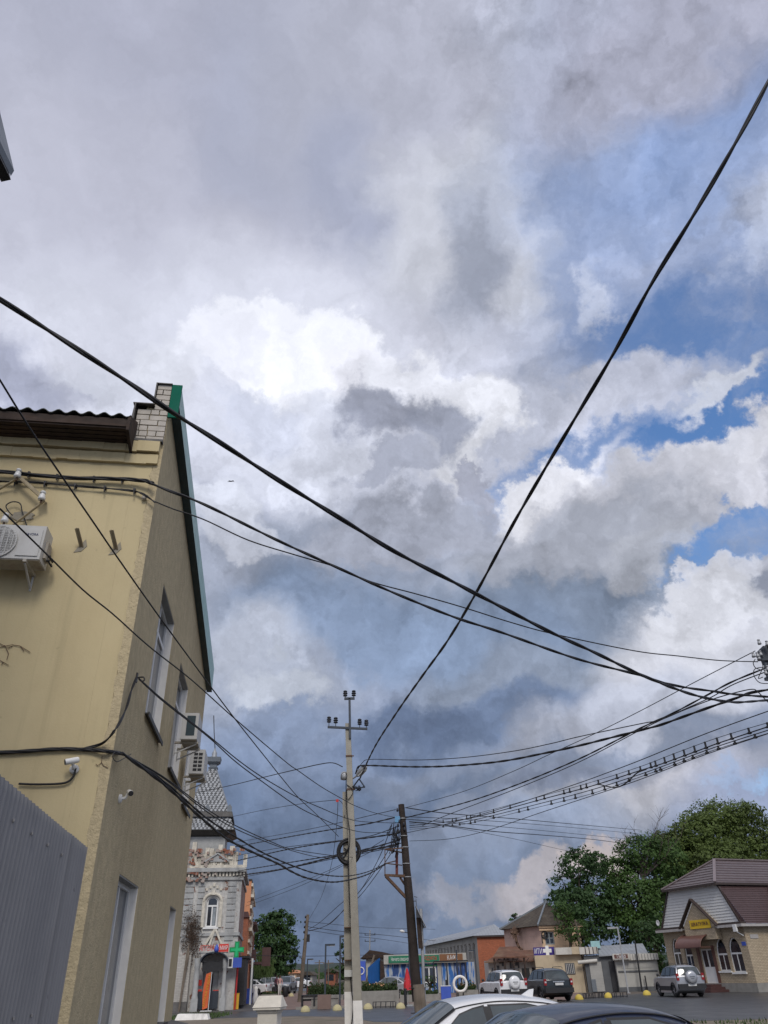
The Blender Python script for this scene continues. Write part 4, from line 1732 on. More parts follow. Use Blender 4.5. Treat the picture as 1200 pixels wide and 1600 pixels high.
wire('thin black wire crossing the yellow wall below the air conditioner towards the wooden pole',
     [(-30, 770), (0, 795), (75, 868), (130, 922), (177, 960), (233, 1010), (300, 1063), (367, 1123), (446, 1190), (467, 1205), (503, 1230), (536, 1249),
      (555, 1259), (585, 1270), (616, 1277)], 5.5, 27, .0085)
wire('upper of the two black wires leaving the wall hook on the rough side wall',
     [(217, 1060), (253, 1092), (300, 1129), (333, 1155.5), (375, 1190), (415, 1217.5), (467, 1247), (503, 1263), (534, 1276), (560, 1283), (590, 1285), (618, 1286)],
     9.0, 27, .009)
wire('lower of the two black wires leaving the wall hook on the rough side wall',
     [(217, 1061), (253, 1094), (300, 1131), (333, 1158), (368, 1190), (408, 1220), (463, 1259), (496, 1276), (536, 1293), (565, 1300), (590, 1301), (618, 1300)],
     9.0, 27, .009)
bun = 'black wires fanning out from the corner bundle of the yellow building'
wire('topmost wire of the fan from the corner bundle of the yellow building',
     [(190, 1176), (213, 1189), (260, 1217), (320, 1262), (366, 1289), (423, 1315), (459, 1327.5), (522, 1337), (560, 1340)], 8.4, 25, .008, group=bun)
wire('second wire of the fan from the corner bundle, just under the topmost one',
     [(190, 1176), (213, 1190), (260, 1219), (320, 1266), (364, 1293), (415, 1315), (452, 1328), (496, 1339), (530, 1341)], 8.4, 25, .008, group=bun)
wire('third wire of the fan from the corner bundle, sagging to the steel frame',
     [(190, 1176), (213, 1192), (260, 1224), (320, 1276), (362, 1304), (412, 1333), (463, 1355), (500, 1366), (540, 1369), (575, 1362), (603, 1349)], 8.4, 26.7,
     .009, 2, group=bun)
wire('lowest and thickest wire of the fan from the corner bundle, sagging behind the concrete pole',
     [(190, 1176), (213, 1193), (258, 1227), (320, 1283), (364, 1316.5), (434, 1349.5), (452, 1360), (478, 1371.5), (512, 1378), (540, 1376), (575, 1366),
      (603, 1350)], 8.4, 26.7, .012, 2, group=bun)
wire('black cable arching from behind the yellow building up onto the concrete pole',
     [(280, 1243), (320, 1236), (370, 1225), (410, 1215), (460, 1203), (500, 1194), (520, 1192), (535, 1198)], 45, 24, .016)
wire('thin wire from the spire house to the red tag beside the concrete pole',
     [(330, 1283), (363, 1276), (410, 1266), (470, 1256), (520, 1250.5), (532, 1252), (537, 1262), (538, 1276)], 53, 24, .011)
lw = 'dark wires between the spire house and the wooden pole'
for lab, pts, r, s in (
        ('highest of the dark wires from the spire house to the wooden pole top', [(368, 1316), (460, 1300), (537, 1284), (575, 1275), (618, 1265)], .012, 1),
        ('second dark wire from the spire house to the blue box on the wooden pole', [(368, 1323), (460, 1306), (537, 1293), (575, 1287), (618, 1277)], .016, 2),
        ('third dark wire from the spire house, ending below the blue box', [(370, 1337), (430, 1326), (525, 1314), (575, 1307), (620, 1292)], .014, 1),
        ('fourth dark wire from the spire house, running close under the third', [(370, 1345), (450, 1327), (525, 1315), (575, 1309), (622, 1302)], .018, 2),
        ('thin taut wire over the lowest thick group beside the spire house', [(372, 1361), (450, 1348), (525, 1336), (575, 1326), (622, 1313)], .016, 2),
        ('thickest dark wire from the spire house to the steel frame', [(365, 1369), (440, 1358), (525, 1338), (575, 1329), (622, 1319)], .024, 2),
        ('lowest dark wire from the spire house to the steel frame', [(372, 1372), (450, 1357), (525, 1341), (575, 1332), (622, 1322)], .013, 1),
        ('faint upper wire from the orange house to the coil of cable', [(386, 1410), (450, 1386), (500, 1366), (545, 1345), (600, 1312)], .009, 1),
        ('faint lower wire from the orange house to the coil of cable', [(384, 1416), (440, 1396), (490, 1375), (545, 1348), (605, 1318)], .009, 1)):
    wire(lab, pts, 53, 27, r, s, group=lw, twist=.9)
wire('black wire curving off the concrete pole bracket to the right pole, above the thick one',
     [(557, 1207), (566, 1192), (580, 1186.5), (650, 1187.5), (720, 1184), (800, 1174), (860, 1162), (905, 1151), (1000, 1131), (1031, 1125), (1070, 1109),
      (1112, 1093), (1150, 1082), (1175, 1077), (1184, 1081), (1199, 1096), (1212, 1105)], 24, 13, .010, 1)
wire('thick twisted black cable running level from the concrete pole bracket to the right pole',
     [(556, 1209), (560, 1198), (575, 1196), (640, 1198), (700, 1197), (780, 1190), (850, 1177), (905, 1165), (965, 1150), (1000, 1141), (1031, 1133), (1070, 1119),
      (1112, 1104), (1154, 1089.5), (1175, 1082), (1232, 1073)], 24, 13, .016, 2)
wire('thin straight wire rising from the wooden pole top to the insulators at the right edge',
     [(630, 1263), (720, 1238), (800, 1206), (860, 1178), (930, 1146), (1000, 1111), (1070, 1074), (1120, 1048), (1180, 1017)], 27, 13, .008)
wire('upper wire of the close pair rising from the wooden pole to the right edge',
     [(632, 1278), (720, 1256), (800, 1229), (900, 1188), (1000, 1138), (1052, 1114), (1105, 1086), (1149, 1063), (1232, 1030)], 27, 13, .011, 2)
wire('lower wire of the close pair rising from the wooden pole to the right edge',
     [(660, 1290), (700, 1273), (800, 1235), (900, 1193), (1000, 1141), (1061, 1112), (1112, 1089), (1149, 1068), (1232, 1037)], 27, 13, .010)
wire('plain wire above the spacer cables between the wooden pole and the right edge',
     [(632, 1302), (700, 1287), (800, 1258), (900, 1225), (950, 1207), (1000, 1188), (1105, 1145.5), (1232, 1100)], 27, 13, .009)


def spaced(label, top, bot, D0, D1, r1, r2, n, x0):
    """two parallel wires joined by little spacers, one thing with its parts"""
    def pts3(pts):
        acc = [0.0]
        for a, b in zip(pts, pts[1:]):
            acc.append(acc[-1] + math.hypot(b[0] - a[0], b[1] - a[1]))
        return catmull([at(x, y, 1 / (1 / D0 + (1 / D1 - 1 / D0) * s / acc[-1])) for (x, y), s in zip(pts, acc)], 8)
    A, B = pts3(top), pts3(bot)
    t = thing('spacer_cable', label, 'cable', A[0], 0, 'cables held apart by spacers')
    mb = MB(); mb.tube(A, r1, 5); mb.build('messenger_wire', M_BLACK, t)
    mb = MB(); mb.tube(B, r2, 6); mb.build('hung_cable', M_BLACK, t)
    rg = random.Random(n)
    for i in range(n):
        k = int((x0 + (1 - x0) * (i + .5 + rg.uniform(-.25, .25)) / n) * (len(A) - 1))
        a = A[k]
        b = min(B, key=lambda p: (Vector((p.x - a.x, p.y - a.y, 0))).length)
        mb = MB()
        mb.bar(a + Vector((0, 0, .01)), Vector((a.x, a.y, b.z - .02)), .03)
        mb.box((a.x, a.y, b.z), (.06, .06, .03))
        mb.build('spacer', M_BLACK, t)


spaced('upper pair of black cables joined by spacers, from the wooden pole to the right edge',
       [(640, 1287), (700, 1280), (750, 1270), (850, 1243), (925, 1222), (1000, 1198), (1060, 1175), (1130, 1150), (1232, 1120)],
       [(640, 1290), (700, 1284), (750, 1275), (850, 1248), (925, 1228), (1000, 1204), (1031, 1194.5), (1096, 1171), (1126, 1160), (1232, 1125)], 27, 13, .006, .011, 30, .1)
spaced('lower pair of black cables joined by spacers, from the wooden pole to the right edge',
       [(640, 1293), (700, 1288), (750, 1279), (850, 1254), (925, 1234), (1000, 1210), (1061, 1188), (1122, 1166), (1232, 1131)],
       [(640, 1296), (700, 1291), (750, 1283), (850, 1259), (925, 1240), (1000, 1214), (1061, 1192), (1122, 1170), (1232, 1136)], 27, 13, .009, .006, 26, .1)
wire('lowest plain wire under the spacer cables, running to the right edge',
     [(640, 1314), (700, 1311), (760, 1298), (850, 1268), (920, 1245), (1000, 1218), (1105, 1178), (1232, 1136)], 27, 13, .008)
wire('short sagging black cable tied between the spacer cables',
     [(935, 1225), (950, 1229), (965, 1230), (980, 1222), (995, 1208), (1010, 1202)], 15.5, 14.6, .012)
tw = 'wires from the wooden pole to the bare tree on the right'
for lab, pts, r in (
        ('uppermost wire from the wooden pole into the bare tree branches', [(634, 1262), (700, 1271), (800, 1279), (900, 1288), (1000, 1297)], .016),
        ('second wire from the wooden pole into the bare tree branches', [(634, 1276), (740, 1281), (860, 1290), (1000, 1303)], .011),
        ('third wire from the wooden pole into the bare tree branches', [(634, 1280), (740, 1288), (860, 1299), (980, 1311)], .011),
        ('lowest thick wire from the wooden pole into the green tree', [(640, 1284), (700, 1290), (770, 1299), (850, 1305), (930, 1312), (980, 1319)], .018),
        ('faint wire from the wooden pole sloping to the tree on the far right', [(700, 1291), (800, 1310), (880, 1328), (960, 1345)], .008)):
    wire(lab, pts, 27, 62, r, 1, group=tw)
dw_ = 'wires dropping from the wooden pole behind the concrete pole'
for k, (lab, pts) in enumerate((
        ('first steep wire dropping from the wooden pole towards the far wooden pole', [(622, 1300), (600, 1340), (570, 1383), (545, 1412), (520, 1440), (500, 1450), (482, 1454)]),
        ('second steep wire dropping from the wooden pole towards the far wooden pole', [(624, 1312), (600, 1350), (565, 1397), (540, 1420), (510, 1446), (482, 1455)]),
        ('third steep wire dropping from the wooden pole towards the far wooden pole', [(612, 1290), (590, 1345), (560, 1395), (535, 1410), (500, 1441), (482, 1452)]))):
    wire(lab, pts, 27, 60, .014, 1, group=dw_)
wire('thin slack wire hanging steeply left of the concrete pole down to the far wooden pole',
     [(528, 1252), (526, 1290), (519, 1345), (508, 1385), (498, 1410), (483, 1436)], 24.5, 60, .009)
fw = 'distant wires crossing behind the poles'
for lab, pts, r in (
        ('highest distant wire between the far wooden pole and the shops', [(481, 1440), (540, 1446), (600, 1450), (680, 1452)], .015),
        ('middle distant wire between the far wooden pole and the shops', [(481, 1448), (540, 1456), (600, 1461), (680, 1470)], .02),
        ('lowest distant wire between the far wooden pole and the shops', [(481, 1453), (540, 1462), (600, 1468), (700, 1484)], .015),
        ('level distant wire behind the lamp posts', [(395, 1493), (480, 1494), (580, 1492), (640, 1490)], .02)):
    wire(lab, pts, 60, 95, r, 1, group=fw)
# ---------------------------------------------------------------- the ornate house with the spire
class PF:
    """a building frame: x along the front (right), y away from the viewer, plus pixel lookups on its planes"""
    def __init__(self, A, th):
        self.A = Vector((A.x, A.y, 0)); self.th = th
        self.n = Vector((math.cos(th), math.sin(th), 0)); self.t = Vector((-math.sin(th), math.cos(th), 0))
        self.F = frame(self.A, th)

    def f(self, px, py, off=0.0):
        w = on_plane(px, py, self.A - self.t * off, self.t) - self.A
        return w.dot(self.n), w.z

    def s(self, px, py, off=0.0):
        w = on_plane(px, py, self.A + self.n * off, self.n) - self.A
        return w.dot(self.t), w.z


M_PEEL = mat('peeling_whitewashed_brick', (0.5, 0.49, 0.46), 0.92, 0.18, 5, bump=0.02, stain=(0.2, 0.18, 0.16), stain_amt=0.6, stain_scale=1.5,
             kind='flake', fscale=1.1,  under=(0.2, 0.1, 0.07))
M_PALEG = mat('grey_painted_render', (0.38, 0.385, 0.375), 0.9, 0.12, 4, stain=(0.17, 0.16, 0.15), stain_amt=0.6, stain_scale=1.5)
M_CREAM = mat('cream_moulding', (0.6, 0.56, 0.47), 0.9, 0.2, 5, stain=(0.25, 0.2, 0.15), stain_amt=0.6, stain_scale=2.5)
M_REDB = mat('exposed_red_brick', (0.24, 0.09, 0.055), 0.92, 0.3, 9, stain=(0.4, 0.37, 0.33), stain_amt=0.8, stain_scale=2.5, sedge=(.45, .55))
M_WBRICK = mat('white_painted_brick', (0.5, 0.48, 0.44), 0.9, 0.08, 5, kind='brick', mortar=(0.3, 0.28, 0.26), ms=0.006, stain=(0.3, 0.28, 0.25), stain_amt=0.5)
M_SHING = mat('metal_scale_shingles', (0.27, 0.285, 0.3), 0.5, 0.3, 3, metal=0.2, stain=(.2, .17, .14), stain_amt=.5, stain_scale=1.5)
M_SHINGD = mat('shingle_joints', (0.09, 0.095, 0.1), 0.7, 0.2, 5)
M_ORANGE = mat('salmon_render', (0.55, 0.25, 0.13), 0.9, 0.06, 2)
M_OBRICK = mat('orange_brick', (0.3, 0.095, 0.045), 0.9, 0.12, 5, kind='brick', mortar=(0.2, 0.13, 0.1), stain=(0.18, 0.06, 0.035), stain_amt=0.4)
M_BROWNR = mat('brown_sheet_roof', (0.075, 0.035, 0.032), 0.5, 0.15, 4)
M_BANNER = mat('orange_banner', (0.62, 0.12, 0.03), 0.6, 0.08, 4)
M_SIGNR = mat('red_sign', (0.62, 0.045, 0.03), 0.5, 0.1, 4)
M_SIGNB = mat('blue_sign', (0.05, 0.1, 0.45), 0.5, 0.1, 4)
M_CROSS = mat('green_cross', (0.01, 0.3, 0.09), 0.4, 0.1, 4)
M_YELLOWP = mat('yellow_paint', (0.65, 0.38, 0.03), 0.6, 0.1, 4)
M_CONCP = mat('grey_concrete_wall', (0.26, 0.25, 0.225), 0.9, 0.15, 3, stain=(0.15, 0.14, 0.12), stain_amt=0.6, stain_scale=.9)
M_BLIND = mat('pale_curtain', (0.25, 0.28, 0.3), 0.8, 0.2, 5)

TF = PF(ground(364, 1578), BTH)
tw_ = thing('ornate_house', 'ornate peeling white brick corner house with scaly metal spire, arched window and pharmacy porch', 'building', TF.A, BTH)
ff = lambda u, v, w: Vector((u, -w, v))
# main front wall with arched window and door opening
x0, zb = TF.f(320, 1449); x1, zt = TF.f(342, 1401)
arch = [(x0, zb), (x1, zb)] + [((x0 + x1) / 2 + (x1 - x0) / 2 * math.cos(a), zt - .28 + .28 * math.sin(a)) for a in [math.pi * i / 10 for i in range(11)]]
dx0, _ = TF.f(314, 1560); dx1, dz = TF.f(343, 1512)
door = [(dx0, 0.1), (dx1, 0.1), (dx1, dz), (dx0, dz)]
ztop = TF.f(340, 1356)[1]
mb = MB(TF.F)
mb.slab(ff, [(-5.5, 0), (0, 0), (0, ztop), (-5.5, ztop)], [arch, door], .4)
mb.build('front_wall', M_PEEL, tw_)
mb = MB(TF.F)
mb.box2((-.4, .401, 0), (0, 9, ztop - .02)); mb.box2((-5.5, 8.6, 0), (-.401, 9, ztop - .02)); mb.box2((-5.5, .401, ztop - .3), (-.401, 8.599, ztop - .02))
mb.build('side_wall', M_REDB, tw_)
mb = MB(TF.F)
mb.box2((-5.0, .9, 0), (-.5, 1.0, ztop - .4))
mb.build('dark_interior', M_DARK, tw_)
# window
mb = MB(TF.F)
w = .09
mb.box2((x0, .1, zb), (x0 + w, .16, zt - .2)); mb.box2((x1 - w, .1, zb), (x1, .16, zt - .2))
mb.box2((x0 + w, .1, zb), (x1 - w, .16, zb + w)); xm = (x0 + x1) / 2
mb.box2((xm - .04, .104, zb + w), (xm + .04, .156, zb + 1.15)); mb.box2((x0 + w, .1, zb + 1.151), (x1 - w, .16, zb + 1.25))
mb.tube([(xm + ((x1 - x0) / 2 - .04) * math.cos(math.pi * i / 10), .13, zt - .28 + .24 * math.sin(math.pi * i / 10)) for i in range(11)], .05, 6)
wf = mb.build('window', M_WHITE, tw_)
mb = MB(TF.F); mb.box2((x0 + .02, .12, zb + .02), (x1 - .02, .125, zt - .06)); mb.build('pane', M_GLASS, wf)
mb = MB(TF.F); mb.box2((xm + .05, .117, zb + .12), (x1 - .12, .119, zb + 1.1)); mb.build('curtain', M_BLIND, wf)
mb = MB(TF.F); mb.box2((x0 - .12, -.12, zb - .1), (x1 + .12, .1, zb - .002)); mb.build('sill', M_WHITE, wf)
# mouldings: quoins, surround, dentils, bands
rg = random.Random(5)
for xa, xb in ((-.85, -.3), (-3.55, -3.0), (-2.72, -2.3)):
    mb = MB(TF.F)
    zq = TF.f(330, 1470)[1]
    while zq < ztop - 1.0:
        mb.box2((xa + rg.uniform(-.02, .02), -.06, zq), (xb, -.001, zq + .26))
        zq += .34
    mb.build('quoins', M_PALEG, tw_)
mb = MB(TF.F)
mb.box2((x0 - .28, -.09, zb), (x0 - .1, -.001, zt - .2)); mb.box2((x1 + .1, -.09, zb), (x1 + .28, -.001, zt - .2))
mb.tube([(xm + ((x1 - x0) / 2 + .2) * math.cos(math.pi * i / 10), -.03, zt - .25 + .42 * math.sin(math.pi * i / 10)) for i in range(11)], .1, 6)
mb.box2((xm - .1, -.14, zt + .1), (xm + .1, -.001, zt + .4))
for k in range(5):
    mb.box2((xm - .5 + k * .22, -.08, zt + .35 + .12 * (2 - abs(k - 2))), (xm - .36 + k * .22, -.001, zt + .5 + .14 * (2 - abs(k - 2))))
mb.build('window_surround', M_CREAM, tw_)
mb = MB(TF.F)
xa, xb = TF.f(318, 1495)[0], TF.f(346, 1495)[0]
xc = (xa + xb) / 2
zb2, zt2 = TF.f(330, 1478)[1], TF.f(330, 1452)[1]
mb.bar((xa, -.07, zb2), (xc, -.07, zt2), .14, .12); mb.bar((xb, -.07, zb2), (xc + .05, -.07, zt2), .14, .12); mb.bar((xc - .25, -.07, zb2), (xc, -.08, zt2), .1, .12)
mb.build('stucco_tendrils', M_CREAM, tw_)
mb = MB(TF.F)
zd = TF.f(335, 1370)[1]
for i in range(24):
    x = -5.0 + i * .22
    mb.box2((x, -.16, zd), (x + .11, -.001, zd + .26))
mb.build('dentils', M_CREAM, tw_)
for nm, z0_, z1_, d_, m_ in (('lower_cornice', zd - .2, zd - .02, .12, M_PALEG), ('upper_cornice', zd + .27, zd + .5, .3, M_PALEG), ('frieze_band', zd + .501, zd + .68, .2, M_CREAM),
                             ('string_course', TF.f(335, 1454)[1] - .3, TF.f(335, 1454)[1] - .12, .1, M_PALEG)):
    mb = MB(TF.F)
    mb.box2((-5.5, -d_, z0_), (0.0, -.001, z1_))
    mb.box2((0.001, -d_, z0_), (d_ * .8, 8.8, z1_))
    mb.build(nm, m_, tw_)
# crumbling parapet
mb = MB(TF.F)
zc = ztop
for i, (pa, pb, pyt) in enumerate(((299, 306, 1316), (306, 313, 1330), (313, 320, 1335), (320, 327, 1325), (327, 334, 1326), (340, 347, 1320), (334, 340, 1331), (347, 352, 1327),
                                   (352, 358, 1335), (358, 366, 1322), (366, 372, 1331))):
    xa, _ = TF.f(pa, 1340); xb, _ = TF.f(pb, 1340); zt_ = TF.f(pa, pyt)[1]
    mb.box2((xa + .01, -.1 + .004 * i, zc), (xb - .01, .35, zt_))
for i in range(20):
    x = rg.uniform(-3.4, .1)
    mb.box2((x, -.14, zc + rg.uniform(0, .5)), (x + rg.uniform(.1, .3), -.1, zc + rg.uniform(.6, .8)))
par2 = mb.build('parapet', M_CREAM, tw_)
mb = MB(TF.F)
for i in range(90):
    x = rg.uniform(-4.2, -.1) if i < 30 else rg.uniform(-4.2, -2.2); z = zc + rg.uniform(-.9, 1.0) if x < -1.7 else zc + rg.uniform(.3, 1.0)
    mb.box2((x, -.25 - rg.uniform(0, .03), z), (x + rg.uniform(.12, .3), -.1, z + rg.uniform(.08, .2)))
mb.build('bare_bricks', M_REDB, par2)
mb = MB(TF.F)
xp = TF.f(341, 1345)[0]
zp = TF.f(341, 1347)[1]; za = TF.f(341, 1336)[1]
mb.prism([(xp - .75, -.2, zp), (xp + .65, -.2, zp), (xp - .05, -.2, za)], (0, .12, 0))
mb.bar((xp - .85, -.24, zp), (xp - .05, -.24, za + .08), .1, .08); mb.bar((xp + .75, -.24, zp), (xp - .05, -.24, za + .08), .1, .08)
mb.build('pediment', M_PALEG, tw_)
# turret: drum, skirt roof, cornice, spire, cap, finial
ty = 2.0
cx = TF.f(323, 1308, -ty)[0]


def tz(py, px=336, off=-ty):
    return TF.f(px, py, off)[1]


def sq(mb, z0, h0, z1, h1, cut=.0):
    V = []
    for z, h in ((z0, h0), (z1, h1)):
        V += [(cx - h, ty - h, z), (cx + h, ty - h, z), (cx + h, ty + h, z), (cx - h, ty + h, z)]
    mb.add(V, [[3, 2, 1, 0], [4, 5, 6, 7], [0, 1, 5, 4], [1, 2, 6, 5], [2, 3, 7, 6], [3, 0, 4, 7]])


def scales(mb, z0, h0, z1, h1, rows):
    """rows of pointed metal scales standing a little off each face"""
    for f in range(4):
        q = Matrix.Rotation(math.pi / 2 * f, 3, 'Z')
        for r in range(rows):
            t = r / rows
            h = h0 + (h1 - h0) * t; z = z0 + (z1 - z0) * t
            hn = h0 + (h1 - h0) * (r + 1.25) / rows; zn = z0 + (z1 - z0) * (r + 1.25) / rows
            n = max(1, int(2 * h / .25))
            w = 2 * h / n
            for i in range(n):
                x = -h + w * (i + .5) + (w / 2 if r % 2 else 0)
                if abs(x) > h - .02:
                    continue
                pts = [(x, -h - .035, z - .02), (x + w * .42, -(h + hn) / 2 - .03, (z + zn) / 2), (x, -hn - .012, zn), (x - w * .42, -(h + hn) / 2 - .03, (z + zn) / 2)]
                mb.add([Vector((cx, ty, 0)) + q @ Vector(p) for p in pts], [[0, 1, 2, 3]])


HW = 1.32
mb = MB(TF.F); sq(mb, ztop - .3, 1.35, tz(1312), 1.35); mb.build('turret_drum', M_PALEG, tw_)
zA, zB_, zC, zD, zE = tz(1311), tz(1304), tz(1283), tz(1275), tz(1203)
mb = MB(TF.F); sq(mb, zA, 1.5, zB_, 2.0); mb.build('turret_eave', M_DKMETAL, tw_)
mb = MB(TF.F); sq(mb, zB_ + .001, 1.97, zC, 1.6); sk = mb.build('skirt_roof', M_SHINGD, tw_)
mb = MB(TF.F); scales(mb, zB_ + .03, 1.97, zC, 1.6, 6); mb.build('shingles', M_SHING, sk)
mb = MB(TF.F); sq(mb, zC, 1.76, zD, 1.7); mb.build('turret_cornice', M_DKMETAL, tw_)
mb = MB(TF.F); sq(mb, zD + .001, 1.48, zE, .24); sp_ = mb.build('spire', M_SHINGD, tw_)
mb = MB(TF.F); scales(mb, zD + .05, 1.48, zE, .26, 20); mb.build('shingles', M_SHING, sp_)
mb = MB(TF.F)
for sx in (-1, 1):
    for sy in (-1, 1):
        mb.bar((cx + sx * 1.46, ty + sy * 1.46, zD), (cx + sx * .23, ty + sy * .23, zE), .1)
mb.build('hip_ridges', M_SHING, sp_)
for sx in (-1, 0, 1):
    mb = MB(TF.F)
    mb.box((cx + sx * 1.5, ty - 1.6, zD + .15), (.3, .12, .3)); mb.prism([(cx + sx * 1.5 - .15, ty - 1.66, zD + .301), (cx + sx * 1.5 + .15, ty - 1.66, zD + .301), (cx + sx * 1.5, ty - 1.66, zD + .5)], (0, .12, 0))
    mb.build('dormer_post', M_ZINC, tw_)
zF, zG = tz(1197), tz(1185)
mb = MB(TF.F); sq(mb, zE, .28, zE + .12, .34); sq(mb, zE + .121, .24, zF + .1, .26); sq(mb, zF + .101, .32, zF + .22, .42); sq(mb, zF + .221, .46, zG, .52)
mb.build('spire_cap', M_ZINC, tw_)
mb = MB(TF.F)
mb.lathe((cx, ty, zG), [(.24, 0), (.24, .1), (.17, .2), (.19, .35), (.12, .5), (.07, .6), (.05, .72)], 12)
mb.build('finial', M_SHING, tw_)
mb = MB(TF.F); tp = tz(1118, 334); xt_ = TF.f(334, 1118, -ty)[0]
mb.tube([(cx, ty, zG + .7), (cx + (xt_ - cx) * .5 - .02, ty, (zG + .7 + tp) / 2), (xt_, ty, tp)], .035, 6); mb.build('lightning_rod', M_DKMETAL, tw_)
# porch
for pa, pb in ((298, 308), (343, 351)):
    mb = MB(TF.F)
    xa, _ = TF.f(pa, 1570, 1.0); xb, _ = TF.f(pb, 1570, 1.0)
    zc_ = TF.f(pa, 1499, 1.0)[1]
    c = (xa + xb) / 2; r = (xb - xa) / 2 * .85
    mb.box2((c - r * 1.3, -1.0 - r * 1.3, 0), (c + r * 1.3, -1.0 + r * 1.3, .65))
    mb.lathe((c, -1.0, .65), [(r * 1.2, 0), (r * 1.2, .08), (r, .15), (r * .93, 1.2), (r * .88, zc_ - 1.15), (r * 1.1, zc_ - 1.1), (r * 1.1, zc_ - .95), (r * 1.35, zc_ - .7), (r * 1.35, zc_ - .6)], 14)
    mb.build('column', M_PALEG, tw_)
mb = MB(TF.F)
ca, cb = TF.f(314, 1500, 1.2)[0], TF.f(356, 1500, 1.2)[0]
cz0, cz1 = TF.f(330, 1502, 1.2)[1], TF.f(335, 1488, 1.2)[1]
cm, cr = (ca + cb) / 2, (cb - ca) / 2
P = lambda u, v: Vector((cm + cr * math.cos(math.pi * (1 - u)), -1.35 + 1.34 * v, cz0 + (cz1 - cz0) * math.sin(math.pi * u)))
mb.grid(P, 14, 1)
Q = lambda u, v: P(u, v) - Vector((0, 0, .05))
mb.grid(Q, 14, 1)
mb.tube([P(i / 14, 0) for i in range(15)], .05, 6)
mb.build('porch_canopy', M_STEELD, tw_)
mb = MB(TF.F); mb.box2((ca + .1, -1.0, cz0 - .5), (cb - .1, -.9, cz0 - .02)); mb.build('porch_beam', M_DARK, tw_)
mb = MB(TF.F); mb.box2((dx0, .1, .1), (dx1, .16, dz)); dr = mb.build('entrance_door', M_PALEG, tw_)
mb = MB(TF.F); mb.box2((dx0 + .35, .06, 1.0), (dx1 - .35, .09, dz - .3)); mb.build('door_glass', M_GLASS, dr)
for (pa, ya, pb, yb) in ((308, 1531, 315, 1540), (307, 1546, 315, 1552), (333, 1547, 341, 1554)):
    xa, z1_ = TF.f(pa, ya, .2); xb, z0_ = TF.f(pb, yb, .2)
    mb = MB(TF.F); mb.box2((xa, -.2, z0_), (xb, -.17, z1_)); mb.build('poster', M_SIGNR, tw_)
mb = MB(TF.F)
a0, a1 = TF.f(309, 1558, .2)[0], TF.f(341, 1558, .2)[0]
mb.box2((a0, -.3, .1), (a1, -.16, 1.0)); mb.build('porch_panel', M_STEELD, tw_)
mb = MB(TF.F)
xa, _ = TF.f(270, 1520, .5); xb, zw = TF.f(299, 1492, .5)
mb.box2((xa - 1, -.5, .5), (xb - .0, -.02, zw)); mb.build('brick_wing', M_WBRICK, tw_)
mb = MB(TF.F)
mb.box2((xa - 1, -.53, 0), (xb, -.02, .499)); mb.build('wing_plinth', M_PLINTH, tw_)
mb = MB(TF.F)
mb.prism([(xb - .45, -.7, 0), (xb - .36, -.7, 0), (xb - .1, -.7, 2.9), (xb - .2, -.7, 3.6), (xb - .3, -.7, 2.9)], (0, .1, 0))
single('roadside_post', mb, M_OLDW, 'pointed old wooden post beside the porch column of the ornate house', 'post')
# signs
x_, z_ = TF.f(322, 1482, 1.4)
sg = thing('shop_sign', 'red lettered shop sign with a blue drop over the arched porch canopy', 'sign', TF.F @ Vector((x_ + .5, -1.4, z_)), BTH)
xa, _ = TF.f(312, 1482, 1.4); xb, _ = TF.f(335, 1482, 1.4)
t = text_mb(TF.F @ Matrix.Translation(((xa + xb) / 2, -1.42, z_)), 'АПТЕКА', .42, .03, xb - xa); t.build('lettering', M_SIGNR, sg)
xc_, _ = TF.f(338.5, 1482, 1.4)
mb = MB(TF.F)
mb.lathe((xc_, -1.42, z_ - .05), [(.01, -.17), (.12, -.12), (.15, -.02), (.1, .12), (.01, .28)], 10); mb.build('drop_emblem', M_SIGNB, sg)
xd, _ = TF.f(342, 1482, 1.4); xe, _ = TF.f(357, 1482, 1.4)
mb = MB(TF.F); mb.box2((xd, -1.43, z_ - .2), (xe, -1.4, z_ + .22)); mb.build('red_panel', M_SIGNR, sg)
t = text_mb(TF.F @ Matrix.Translation(((xd + xe) / 2, -1.45, z_)), 'МИР', .3, .01, (xe - xd) * .8); t.build('panel_lettering', M_WHITE, sg)
mb = MB(TF.F); mb.box2((xa, -1.4, z_ - .26), (xe, -1.36, z_ - .22)); mb.build('rail', M_STEELD, sg)
gx, gz = TF.f(370, 1484, .6)
gc = thing('pharmacy_cross', 'green pharmacy cross sticking out of the corner of the ornate house', 'sign', TF.F @ Vector((0.05, -.6, gz)), BTH)
mb = MB(TF.F)
for s_, y_ in ((.42, 0), ):
    mb.box2((gx - .14, -.7, gz - .44), (gx + .14, -.55, gz + .44)); mb.box2((gx - .44, -.699, gz - .14), (gx - .141, -.551, gz + .14)); mb.box2((gx + .141, -.699, gz - .14), (gx + .44, -.551, gz + .14))
mb.build('cross', M_CROSS, gc)
mb = MB(TF.F)
mb.box2((gx - .07, -.72, gz - .36), (gx + .07, -.701, gz + .36)); mb.box2((gx - .36, -.719, gz - .07), (gx - .071, -.701, gz + .07)); mb.box2((gx + .071, -.719, gz - .07), (gx + .36, -.701, gz + .07))
mb.build('inner_cross', mat('bright_green', (0.02, 0.5, 0.18), 0.4, 0.1, 4), gc)
mb = MB(TF.F); mb.bar((gx, -.6, gz), (0, .05, gz), .05); mb.build('arm', M_STEELD, gc)
mb = MB(TF.F); bz = TF.f(369, 1504, .6)[1]
mb.box2((gx - .48, -.75, bz - .28), (gx - .18, -.45, bz + .28)); ab = MB(TF.F); ab.box2((gx - .17, -.74, bz - .26), (gx + .35, -.46, bz + .26))
